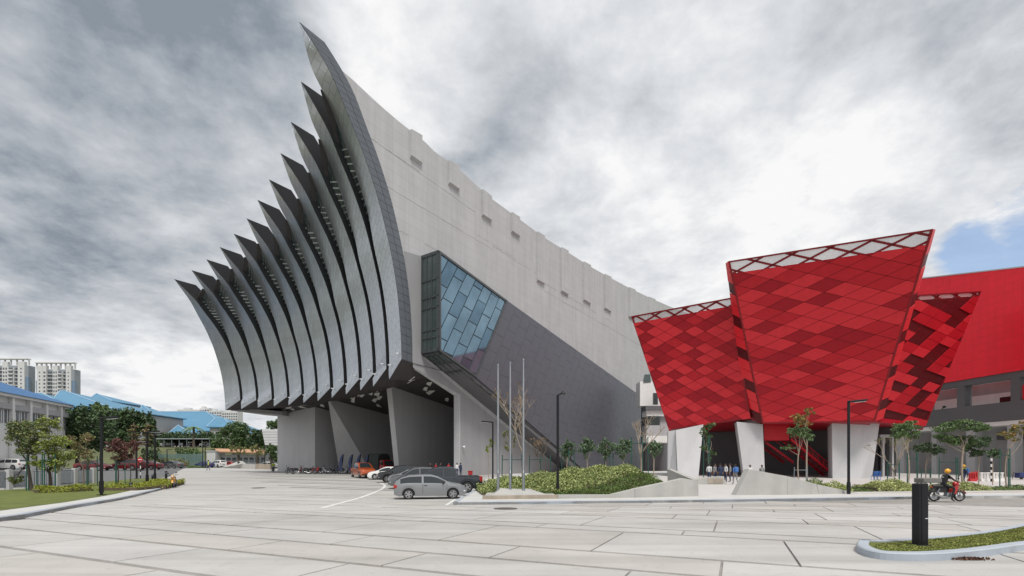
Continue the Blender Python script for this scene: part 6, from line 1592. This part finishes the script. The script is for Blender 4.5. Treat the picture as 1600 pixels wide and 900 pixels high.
    m = MB(); m.box((xa - .005, 0, zr - .12), (.02, .5, .11)); m.build('number_plate', plastic, parent=t)
    if bed:
        x0, x1, zz = bed; m = MB(); m.box(((x0 + x1) / 2, 0, zz + .01), (x1 - x0, Wd * .80, .03)); m.build('bed_cover', plastic, parent=t)
    return t
def put(o, px, Y, heading, z=None, lab=None):
    p = P(px, Y, z); o.location = p; o.rotation_euler = (0, 0, R(heading))
    if lab: o['label'] = lab
    return o
hatch = car('parked_car', 'silver grey three door hatchback parked nearest the camera', 'car', p_silver, 4.0, 1.69,
            [(-2.0, .70), (-1.95, .95), (-1.86, 1.08), (-1.58, 1.26), (-1.2, 1.36), (-.45, 1.39), (0, 1.385), (.35, 1.30), (.95, 1.0), (1.10, .945), (1.6, .86), (1.88, .74), (2.0, .56)],
            [(-2.0, .66), (-1.9, .86), (-1.2, .90), (.9, .87), (1.4, .82), (2.0, .5)], (-1.22, 1.22), .30, [(-1.66, -.50), (-.40, .80)], (.32, .97), (-1.84, -1.30), doors=(-.45, .88))
put(hatch, 672, 27.6, 13)
pick = car('pickup_truck', 'dark slate double cab pickup parked behind the silver hatchback', 'pickup', p_slate, 5.3, 1.82,
           [(-2.65, .95), (-2.60, 1.12), (-1.05, 1.13), (-.98, 1.16), (-.86, 1.66), (-.55, 1.775), (.25, 1.78), (.62, 1.70), (1.30, 1.20), (1.5, 1.14), (2.3, 1.06), (2.55, .92), (2.65, .62)],
           [(-2.65, .9), (-2.58, 1.08), (-1.0, 1.08), (1.2, 1.07), (2.0, 1.0), (2.65, .6)], (-1.62, 1.58), .37, [(-.84, -.06), (.02, 1.16)], (.60, 1.34), None, clear=.32, doors=(-.90, -.02, 1.18), bed=(-2.45, -1.05, 1.13))
put(pick, 691, 33.2, 193)
opick = dupm(pick, paint={'paint_slate': 'paint_orange'}, label='bright orange pickup facing the camera near the parked motorcycles')
put(opick, 567, 57.5, -58)
suv_top = [(-2.2, .8), (-2.15, 1.15), (-2.0, 1.48), (-1.7, 1.63), (-.4, 1.68), (.15, 1.64), (.45, 1.55), (1.05, 1.12), (1.25, 1.06), (1.9, .96), (2.12, .8), (2.2, .55)]
suv = car('parked_suv', 'white suv cut by the left picture edge on the road', 'car', p_white, 4.4, 1.8, suv_top, [(-2.2, .75), (-2.1, 1.0), (1.0, 1.0), (1.7, .93), (2.2, .5)], (-1.35, 1.32), .34, [(-1.9, -1.15), (-1.08, -.20), (-.12, .95)], (.42, 1.1), (-2.12, -1.85), clear=.24, doors=(-1.12, -.16, .98))
put(suv, 14, 74, 183)
sed_top = [(-2.15, .72), (-2.08, .98), (-1.6, 1.04), (-1.35, 1.10), (-.75, 1.38), (-.3, 1.44), (.2, 1.43), (.5, 1.36), (1.1, 1.0), (1.3, .95), (1.9, .85), (2.08, .72), (2.15, .52)]
sed = car('parked_car', 'white saloon car parked second beyond the dark pickup', 'car', p_white, 4.3, 1.7, sed_top, [(-2.15, .68), (-2.05, .90), (.9, .90), (1.5, .83), (2.15, .48)], (-1.28, 1.30), .31, [(-1.15, -.36), (-.28, .98)], (.48, 1.12), (-1.38, -.72), doors=(-.95, -.32, .98))
put(sed, 655, 42.5, 195)
c = dupm(suv, paint={'paint_white': 'paint_grey'}, label='grey suv parked first beyond the dark pickup'); put(c, 652, 38.2, 194)
c = dupm(suv, paint={'paint_white': 'paint_black'}, label='black suv parked behind the row of white cars'); put(c, 625, 47.5, 200)
c = dup(hatch); c2 = dupm(hatch, paint={'paint_silver': 'paint_white'}, label='white hatchback parked beside the orange pickup'); put(c2, 604, 53, 195)
bpy.data.objects.remove(c) if False else put(c, 641, 44.5, 195, lab='silver hatchback mostly hidden by the white parked cars')
roadcars = [(sed, 'paint_maroon', 146, 735, 4, 'dark red saloon half hidden by the olive brown tree'), (suv, 'paint_maroon', 201, 734.6, 176, 'dark red suv behind the red brown trees'), (sed, 'paint_maroon', 230, 733.8, 178, 'maroon saloon behind the no entry sign'), (sed, 'paint_grey', 268, 732.0, 172, 'grey saloon driving away up the left road')]
for src, pt, px, py, hd, lab in roadcars:
    c = dupm(src, paint={'paint_white': pt}, label=lab, group='cars on the left road'); p = gp(px, py); c.location = p; c.rotation_euler = (0, 0, R(hd))
for src, pt, px, Y, hd, lab in ((suv, 'paint_white', 341, 110, 150, 'white suv beyond the low concrete wedge'), (hatch, 'paint_red', 357, 112, 160, 'small red car beyond the low concrete wedge'), (sed, 'paint_blue', 320, 109, 170, 'dark blue car left of the hi vis man'), (sed, 'paint_white', 419, 103, 170, 'white car half hidden by the hall corner')):
    c = dupm(src, paint={'paint_white': pt, 'paint_silver': pt}, label=lab, group='cars beyond the plaza'); put(c, px, Y, hd)
cols = ['paint_black', 'paint_white', 'paint_grey', 'paint_black', 'paint_silver', 'paint_slate', 'paint_black', 'paint_white', 'paint_grey', 'paint_maroon', 'paint_black', 'paint_white', 'paint_slate']
cache = {}
for i, pt in enumerate(cols):
    px = 248 + i * 10.4; lab = '%s car parked on the hillside terrace' % pt.replace('paint_', '').replace('slate', 'dark slate')
    pos = ['at the far left end of the row', 'second from the left end', 'left of the palm tree by four places', 'left of the palm tree by two places', 'just left of the palm tree', 'just right of the palm tree', 'two places right of the palm tree', 'in the middle of the right half', 'below the cream gabled wall', 'behind the bushy trees', 'among the bushy trees', 'near the right end of the terrace', 'at the far right end of the row'][i]
    if pt in cache: c = dup(cache[pt])
    else: c = cache[pt] = dupm(sed if i % 2 else suv, paint={'paint_white': pt})
    c['label'] = lab + ' ' + pos; c['group'] = 'cars on the hillside terrace'; p = P(px, 170); c.location = p; c.rotation_euler = (0, 0, R(75 + 10 * (i % 3)))
# canvas covered truck
t = thing('canvas_truck', 'small lorry with a dark green canvas cover and red cab', 'truck'); 
m = MB(); prof = [(-1.0, 1.0), (-1.0, 2.5), (-.8, 2.85), (-.4, 3.0), (.4, 3.0), (.8, 2.85), (1.0, 2.5), (1.0, 1.0)]
m.prism([(-3.2, y, z) for y, z in prof], [(.6, y, z) for y, z in prof]); m.build('canvas_cover', canvas, parent=t)
m = MB(); m.prism([(.61, y * .86, z * .97) for y, z in prof], [(.64, y * .86, z * .97) for y, z in prof]); m.build('cover_opening', black_m, parent=t)
m = MB(); m.box((-1.3, 0, .85), (4, 1.9, .25)); m.build('load_bed', plastic, parent=t)
m = MB(); m.prism([(.75, -.88, .45), (2.3, -.88, .45), (2.3, .88, .45), (.75, .88, .45)], [(.85, -.78, 2.0), (1.85, -.78, 2.0), (1.85, .78, 2.0), (.85, .78, 2.0)]); m.build('cab', p_red, parent=t)
for sd in (-1, 1):
    m = MB(); m.prism([(1.0, sd * .862, 1.3), (1.95, sd * .862, 1.3), (1.78, sd * .80, 1.88), (1.0, sd * .80, 1.88)], [(1.0, sd * .88, 1.3), (1.95, sd * .88, 1.3), (1.78, sd * .82, 1.88), (1.0, sd * .82, 1.88)]); m.build('side_window', carglass, parent=t)
    m = MB(); m.tube([(1.9, sd * .85, 1.7), (2.2, sd * 1.1, 1.75), (2.2, sd * 1.1, 1.2)], .03, 5); m.box((2.2, sd * 1.12, 1.45), (.06, .18, .35)); m.build('wing_mirror', plastic, parent=t)
    for x in (-2.2, 1.55): m = MB(); m.lathe([(.2, -.12), (.4, -.12), (.42, 0), (.4, .12), (.2, .12)], (x, sd * .8, .42), 'Y', 16); m.build('wheel', rubber, parent=t)
m = MB(); m.prism([(2.28, -.7, 1.25), (2.28, .7, 1.25), (1.95, .65, 1.9), (1.95, -.65, 1.9)], [(2.31, -.7, 1.27), (2.31, .7, 1.27), (1.98, .65, 1.92), (1.98, -.65, 1.92)]); m.build('windscreen', carglass, parent=t)
put(t, 597, 72, -48)

# ------------------------------------------------------------------ motorcycles
def motorbike(label, paint=p_red, seatm=plastic):
    t = thing('motorcycle', label, 'motorcycle'); wr = .285
    for nm, x in (('rear_wheel', -.62), ('front_wheel', .62)):
        w = thing(nm, None, None); w.parent = t; w.location = (x, 0, wr); m = MB(); k = 20; r2 = .05
        prof = [(wr - r2 + r2 * math.cos(a), r2 * math.sin(a)) for a in np.linspace(-2.2, 2.2, 8)]; m.lathe(prof, (0, 0, 0), 'Y', 20, cap=False); m.build('tyre', rubber, parent=w, smooth=50)
        m = MB(); m.lathe([(wr * .74, -.035), (wr * .80, -.035), (wr * .80, .035), (wr * .74, .035)], (0, 0, 0), 'Y', 20, cap=False)
        for q in range(5):
            a = 2 * math.pi * q / 5; m.tube([(.03 * math.cos(a), 0, .03 * math.sin(a)), (wr * .76 * math.cos(a), 0, wr * .76 * math.sin(a))], .018, 5)
        m.lathe([(.055, -.06), (.055, .06)], (0, 0, 0), 'Y', 10); m.build('rim', alloy, parent=w)
    m = MB()
    m.prism([(-.62, -.02, .60), (-.30, -.09, .46), (-.05, -.09, .46), (.10, -.06, .56), (-.10, -.10, .72), (-.62, -.07, .76)], [(-.62, .02, .60), (-.30, .09, .46), (-.05, .09, .46), (.10, .06, .56), (-.10, .10, .72), (-.62, .07, .76)])
    m.build('tail_fairing', p_black, parent=t)
    m = MB(); m.prism([(.02, -.07, .52), (.18, -.10, .36), (.36, -.16, .42), (.46, -.17, .72), (.40, -.10, .86), (.24, -.06, .66)], [(.02, .07, .52), (.18, .10, .36), (.36, .16, .42), (.46, .17, .72), (.40, .10, .86), (.24, .06, .66)]); m.build('leg_shield', paint, parent=t)
    m = MB(); m.ellipsoid((.44, 0, .90), (.16, .13, .13), 10, 6); m.prism([(.50, -.08, .66), (.58, -.05, .80), (.58, .05, .80), (.50, .08, .66)], [(.40, -.12, .80), (.52, -.08, .95), (.52, .08, .95), (.40, .12, .80)]); m.build('front_cowl', paint, parent=t, smooth=50)
    m = MB(); m.ellipsoid((.575, 0, .90), (.05, .09, .06), 8, 6); m.build('headlight', lamp_w, parent=t, smooth=60)
    m = MB(); m.tube([(-.70, 0, .80), (-.45, 0, .785), (-.15, 0, .76), (.04, 0, .74)], [.07, .115, .11, .06], 8); m.build('seat', seatm, parent=t, smooth=50)
    m = MB(); m.prism([(-.08, -.12, .26), (.16, -.12, .28), (.20, -.10, .46), (-.05, -.10, .46)], [(-.08, .12, .26), (.16, .12, .28), (.20, .10, .46), (-.05, .10, .46)]); m.build('engine', galv, parent=t)
    m = MB(); m.tube([(.15, -.14, .30), (-.10, -.17, .22), (-.40, -.18, .28), (-.72, -.18, .38)], [.025, .03, .05, .055], 8); m.build('exhaust', chrome, parent=t, smooth=50)
    for sd in (-1, 1):
        m = MB(); m.tube([(.62, sd * .07, wr), (.47, sd * .08, .82)], .024, 6); m.build('fork_leg', galv, parent=t)
        m = MB(); m.tube([(-.62, sd * .09, wr), (-.42, sd * .12, .66)], .03, 6); m.build('shock_absorber', galv, parent=t)
        m = MB(); m.tube([(.40, sd * .18, 1.0), (.36, sd * .26, 1.16)], .009, 5); m.ellipsoid((.36, sd * .27, 1.19), (.02, .065, .045), 8, 5); m.build('mirror', plastic, parent=t)
        m = MB(); m.tube([(.30, sd * .36, 1.0), (.33, sd * .27, 1.0)], .02, 6); m.build('grip', rubber, parent=t)
        m = MB(); m.tube([(.02, sd * .1, .30), (.02, sd * .24, .29)], .02, 5); m.build('footrest', rubber, parent=t)
    m = MB(); m.tube([(.33, -.34, 1.0), (.42, -.12, .96), (.42, .12, .96), (.33, .34, 1.0)], .013, 6); m.build('handlebar', plastic, parent=t)
    m = MB(); k = 9
    pts = [(math.cos(a) * (wr + .035) + .62, math.sin(a) * (wr + .035) + wr) for a in np.linspace(.35, 2.3, k)]
    for (x0, z0), (x1, z1) in zip(pts, pts[1:]): m.prism([(x0, -.06, z0), (x1, -.06, z1), (x1, .06, z1), (x0, .06, z0)], [(x0, -.06, z0 + .012), (x1, -.06, z1 + .012), (x1, .06, z1 + .012), (x0, .06, z0 + .012)])
    m.build('front_mudguard', paint, parent=t)
    m = MB(); m.prism([(-.70, -.07, .70), (-.92, -.06, .50), (-.98, -.05, .36), (-.72, -.07, .60)], [(-.70, .07, .70), (-.92, .06, .50), (-.98, .05, .36), (-.72, .07, .60)]); m.build('rear_mudguard', plastic, parent=t)
    m = MB(); m.box((-.74, 0, .74), (.07, .13, .07), bev=.02); m.build('tail_light', lamp_r, parent=t)
    m = MB(); m.tube([(-.1, .12, .30), (-.2, .30, .03)], .014, 5); m.build('side_stand', plastic, parent=t)
    return t
bike0 = motorbike('red and black motorcycle ridden by the man in a yellow helmet')
pb = gp(1479, 783.5); bike0.location = pb; bike0.rotation_euler = (0, 0, R(-4))
by = dupm(bike0, paint={'paint_red': 'paint_yellow'}, label='yellow motorcycle parked alone against the left kerb'); p = gp(273, 761.5); by.location = p; by.rotation_euler = (R(6), 0, R(-62))
row = [(452, 150, 'paint_black', 'black motorcycle standing alone at the left end of the row'), (466, 20, 'paint_maroon', 'maroon motorcycle, second from the left in the row'), (474, 160, 'paint_black', 'black motorcycle with its front wheel towards the maroon one'), (485, 10, 'paint_maroon', 'dark red scooter third of the visible group left of the folded wall'), (492, 25, 'paint_red', 'red motorcycle just left of the folded wall edge'), (502, 15, 'paint_black', 'black motorcycle in the middle of the row'), (510, 170, 'paint_grey', 'grey motorcycle under the folded wall edge'), (519, 5, 'paint_black', 'black motorcycle left of the leftmost feather flag'),
       (529, 165, 'paint_blue', 'dark blue motorcycle below the leftmost feather flag'), (538, 12, 'paint_grey', 'grey motorcycle right of the leftmost feather flag'), (547, 170, 'paint_black', 'black motorcycle below the second feather flag'), (588, 150, 'paint_maroon', 'maroon motorcycle between the orange pickup and white hatchback')]
for i, (px, hd, pt, lab) in enumerate(row):
    c = dupm(bike0, paint={'paint_red': pt}, label=lab, group='motorcycles parked under the hall') if pt != 'paint_red' else dup(bike0, label=lab, group='motorcycles parked under the hall')
    p = P(px, 70 + (i * 7 % 3) * .8 if px < 580 else 58); c.location = p; c.rotation_euler = (R(5), 0, R(hd))
c = dupm(bike0, paint={'paint_red': 'paint_black'}, label='dark motorcycle of the rider on the left road'); pr = gp(255, 732.5); c.location = pr; c.rotation_euler = (0, 0, R(178))
c = dupm(bike0, paint={'paint_red': 'paint_black'}, label='dark motorcycle in front of the hall corner under a hi vis rider'); pr2 = P(427, 83); c.location = pr2; c.rotation_euler = (0, 0, R(-70))

# ------------------------------------------------------------------ people
BASEJ = dict(pelvis=(0, 0, .93), spine=(0, 0, 1.12), chest=(0, 0, 1.31), neck=(.0, 0, 1.45), head0=(.012, 0, 1.525), head1=(.025, 0, 1.60), head2=(.015, 0, 1.68), nose=(.125, 0, 1.585),
             lsh=(0, .17, 1.395), lel=(-.03, .225, 1.13), lwr=(.05, .235, .90), lpm=(.065, .235, .83), rsh=(0, -.17, 1.395), rel=(-.03, -.225, 1.13), rwr=(.05, -.235, .90), rpm=(.065, -.235, .83),
             lhp=(0, .095, .88), lkn=(.03, .105, .49), lan=(-.01, .11, .09), lto=(.15, .12, .035), rhp=(0, -.095, .88), rkn=(.03, -.105, .49), ran=(-.01, -.11, .09), rto=(.15, -.12, .035))
RAD = dict(pelvis=(.15, .115), spine=(.135, .10), chest=(.165, .115), neck=(.058, .058), head0=(.07, .075), head1=(.085, .10), head2=(.062, .075), nose=(.016, .016), sh=(.066, .066), el=(.045, .045), wr=(.03, .03), pm=(.036, .02), hp=(.095, .095), kn=(.062, .062), an=(.043, .043), to=(.04, .032))
EDG = [('pelvis', 'spine'), ('spine', 'chest'), ('chest', 'neck'), ('neck', 'head0'), ('head0', 'head1'), ('head1', 'head2'), ('head1', 'nose')] + [(a, b) for s in 'lr' for a, b in (('chest', s + 'sh'), (s + 'sh', s + 'el'), (s + 'el', s + 'wr'), (s + 'wr', s + 'pm'), ('pelvis', s + 'hp'), (s + 'hp', s + 'kn'), (s + 'kn', s + 'an'), (s + 'an', s + 'to'))]
def person(label, loc, rz, top, legs, pose=None, sleeves=True, extras=(), group=None, scale=1.0, headwear=None, shoes=c_black):
    J = {k: Vector(v) for k, v in BASEJ.items()}
    for k, v in (pose or {}).items(): J[k] = Vector(v)
    names = list(J); edges = [(names.index(a), names.index(b)) for a, b in EDG]; co = [J[n] for n in names]; rad = [RAD.get(n) or RAD[n[1:]] for n in names]; own = list(names)
    for s in 'lr':                                    # four bent fingers and a thumb on each hand
        w, pm = J[s + 'wr'], J[s + 'pm']; d = (pm - w).normalized(); side = d.cross(Vector((0, 1, 0)) if abs(d.y) < .8 else Vector((0, 0, 1))).normalized(); nrm2 = d.cross(side)
        for i, L in enumerate((.075, .085, .08, .062)):
            o = (i - 1.5) * .019; a = pm + side * o + d * .02; b_ = a + d * L * .55 + nrm2 * .006; c_ = b_ + d * L * .35 + nrm2 * .025 * (1 if s == 'l' else -1); k = len(co); co += [a, b_, c_]; rad += [(.011, .011), (.009, .009), (.0075, .0075)]; own += [s + 'pm'] * 3; edges += [(names.index(s + 'pm'), k), (k, k + 1), (k + 1, k + 2)]
        k = len(co); a = w.lerp(pm, .5) + side * .035; co += [a, a + d * .045 + side * .018]; rad += [(.012, .012), (.009, .009)]; own += [s + 'pm'] * 2; edges += [(names.index(s + 'pm'), k), (k, k + 1)]
    me = bpy.data.meshes.new('tmp'); me.from_pydata(co, edges, []); ob = bpy.data.objects.new('tmp', me); COL.objects.link(ob)
    md = ob.modifiers.new('s', 'SKIN'); 
    for i, v in enumerate(me.skin_vertices[0].data): v.radius = rad[i]; v.use_root = (i == 0)
    md.use_smooth_shade = True; sb = ob.modifiers.new('d', 'SUBSURF'); sb.levels = 1; sb.render_levels = 1
    dg = bpy.context.evaluated_depsgraph_get(); nm = bpy.data.meshes.new_from_object(ob.evaluated_get(dg)); bpy.data.objects.remove(ob); bpy.data.meshes.remove(me)
    nm.materials.clear(); sk = [top, legs, skin, shoes]
    for m_ in sk: nm.materials.append(m_)
    def grp(n):
        if n in ('head0', 'head1', 'head2', 'nose') or n.endswith('pm'): return 2
        if n.endswith('wr') : return 0 if sleeves else 2
        if n.endswith(('hp', 'kn')) or n == 'pelvis': return 1
        if n.endswith('to'): return 3
        if n.endswith('an'): return 1
        return 0
    segs = [(Vector(co[a]), Vector(co[b]), grp(own[a]), grp(own[b])) for a, b in edges]
    for p in nm.polygons:
        c = p.center; best = None
        for a, b, ga, gb in segs:
            d = b - a; t_ = max(0, min(1, (c - a).dot(d) / max(1e-9, d.length_squared))); q = (c - (a + d * t_)).length
            if best is None or q < best[0]: best = (q, ga if t_ < .5 else gb)
        p.material_index = best[1]
    nm.name = 'person'; o = bpy.data.objects.new('person', nm); COL.objects.link(o); o.location = loc; o.rotation_euler = (0, 0, rz); o.scale = (scale,) * 3; tag(o, label, 'person', group)
    h = J['head1']
    if headwear:
        m = MB(); m.ellipsoid(h + Vector((-.005, 0, .035)), (.135, .12, .13), 14, 8); m.box(h + Vector((.11, 0, .05)), (.08, .16, .02)); m.build('helmet', headwear, parent=o, smooth=50)
        m = MB(); m.ellipsoid(h + Vector((.075, 0, .0)), (.06, .10, .045), 10, 6); m.build('visor', helm_k, parent=o, smooth=50)
        if headwear is helm: m = MB(); m.tube([h + Vector((-.135, 0, .04)), h + Vector((-.06, 0, .15)), h + Vector((.05, 0, .165))], .02, 6); m.build('helmet_stripe', helm_k, parent=o)
    else: m = MB(); m.ellipsoid(h + Vector((-.022, 0, .035)), (.105, .095, .105), 10, 6); m.build('hair', hair, parent=o, smooth=50)
    for s in (-1, 1): m = MB(); m.ellipsoid(h + Vector((.01, s * .09, -.012)), (.022, .012, .032), 6, 5); m.build('ear', skin, parent=o, smooth=60)
    for e in extras:
        m = MB()
        if e == 'backpack': m.box(J['chest'] + Vector((-.20, 0, -.04)), (.18, .32, .44), bev=.06); m.build('backpack', c_blue, parent=o)
        if e == 'vest': m.tube([J['pelvis'] + Vector((0, 0, .06)), J['spine'], J['chest'] + Vector((0, 0, .08))], [.165, .165, .175], 12); m.v = [(x, y, z) for x, y, z in m.v]; m.build('hi_vis_vest', c_hivis, parent=o, smooth=60)
        if e == 'straps':
            for s in (-1, 1): m = MB(); m.tube([J['chest'] + Vector((.10, s * .09, .12)), J['chest'] + Vector((-.10, s * .09, .13)), J['spine'] + Vector((-.13, s * .08, 0))], .022, 5); m.build('vest_stripe', c_hivis, parent=o)
        if e == 'print':
            m = MB(); m.box(J['chest'] + Vector((-.155, -.03, .02)), (.01, .16, .035)); m.build('jacket_print', plast_w, parent=o)
    return o
SIT = dict(pelvis=(-.16, 0, .86), spine=(-.14, 0, 1.05), chest=(-.06, 0, 1.24), neck=(.0, 0, 1.37), head0=(.03, 0, 1.45), head1=(.05, 0, 1.53), head2=(.045, 0, 1.61), nose=(.15, 0, 1.515), lsh=(-.04, .18, 1.32), rsh=(-.04, -.18, 1.32), lel=(.12, .29, 1.12), rel=(.12, -.29, 1.12), lwr=(.27, .33, 1.03), rwr=(.27, -.33, 1.03), lpm=(.32, .335, 1.02), rpm=(.32, -.335, 1.02),
           lhp=(-.14, .11, .83), rhp=(-.14, -.11, .83), lkn=(.26, .18, .72), rkn=(.24, -.18, .70), lan=(.06, .20, .36), ran=(.08, -.22, .12), lto=(.20, .21, .30), rto=(.22, -.23, .04))
WALK = dict(lkn=(.14, .10, .50), lan=(.16, .10, .10), lto=(.31, .11, .05), rkn=(-.04, -.10, .49), ran=(-.22, -.10, .15), rto=(-.10, -.11, .05), lel=(-.12, .22, 1.14), lwr=(-.12, .24, .91), lpm=(-.11, .24, .84), rel=(.04, -.22, 1.13), rwr=(.16, -.22, .93), rpm=(.20, -.22, .87))
person('rider in black jacket and yellow helmet on the red motorcycle', pb, R(-4), c_black, c_black, SIT, extras=('print',), headwear=helm)
person('rider in dark clothes and helmet on the left road', pr, R(178), c_black, c_navy, SIT, headwear=helm_k)
person('rider in a hi vis vest at the hall corner', pr2, R(-70), c_hivis, c_black, SIT, headwear=helm_k)
p = gp(1506, 762, .13); person('walker in hi vis vest and yellow helmet behind the right hedge', p, R(160), c_navy, c_navy, WALK, extras=('straps', 'backpack'), headwear=helm)
p = gp(325.5, 735.3); person('man in a hi vis top walking at the far left of the plaza', p, R(200), c_hivis, c_navy, WALK)
p = gp(1149, 757, .13); person('man with a blue backpack walking away past the bench', p, R(95), c_blue, c_grey, WALK, extras=('backpack',), sleeves=False)
for px, py, top, lab, rot in ((1108, 754, c_white, 'man in white shirt at the left end of the group by the bench', 40), (1117, 753.6, c_grey, 'man in grey shirt, second from left in the bench group', -60), (1126, 754, c_navy, 'man in navy shirt in the middle of the bench group', 100), (1134, 753.6, c_white, 'man in white shirt right of the navy shirted man', 190), (1141, 753, c_grey, 'man in grey shirt next to the backpack walker', 150)):
    person(lab, gp(px, py, .13), R(rot), top, c_navy, None, group='people waiting under the pavilion', sleeves=False)
for px, lab, top in ((1172, 'dark haired person whose head shows over the ramp at its tip', c_white), (1190.5, 'dark haired person whose head shows behind the green hedge', c_grey)): person(lab, P(px, 45.5), R(-90), top, c_navy, None, group='people behind the concrete ramp')
for px, top, lab in ((672, c_black, 'person in black at the left of the group under the hall'), (681, c_red, 'person in red shirt, left one of two behind the pickup roof'), (688, c_black, 'person in black between the two red shirted people'), (701, c_red, 'person in red shirt above the pickup rear window'), (714, c_white, 'person in white and black jacket beside the grey wall'), (719.5, c_navy, 'person in navy standing right of the white jacket')): person(lab, P(px, 60), R(-60 + px % 7 * 20), top, c_navy, None, group='people gathered under the hall')
p = gp(733.5, 752); t = thing('red_crate', 'small red box standing behind the dark pickup bed', 'box', P(735, 36)); m = MB(); m.box((0, 0, 1.25), (.32, .3, .26), bev=.02); m.build('box', plast_r, parent=t); m = MB(); m.box((0, 0, .56), (.12, .12, 1.12)); m.build('stand', plastic, parent=t); m = MB(); m.box((0, 0, 1.40), (.36, .34, .05)); m.build('lid', plast_r, parent=t)
for px, lab in ((1366, 'blue plastic chair by the pale column, left one'), (1371, 'blue plastic chair by the pale column, right one')):
    t = thing('plastic_chair', lab, 'chair', P(px, 49), R(200), 'blue plastic chairs'); t.location.z += .13
    m = MB(); m.box((0, 0, .43), (.42, .42, .04), bev=.02); m.build('seat', c_blue, parent=t); m = MB(); m.box((-.2, 0, .68), (.04, .40, .42), bev=.02); m.build('backrest', c_blue, parent=t)
    for x in (-.18, .18):
        for y in (-.18, .18): m = MB(); m.tube([(x, y, 0), (x, y, .43)], .02, 5); m.build('leg', c_blue, parent=t)
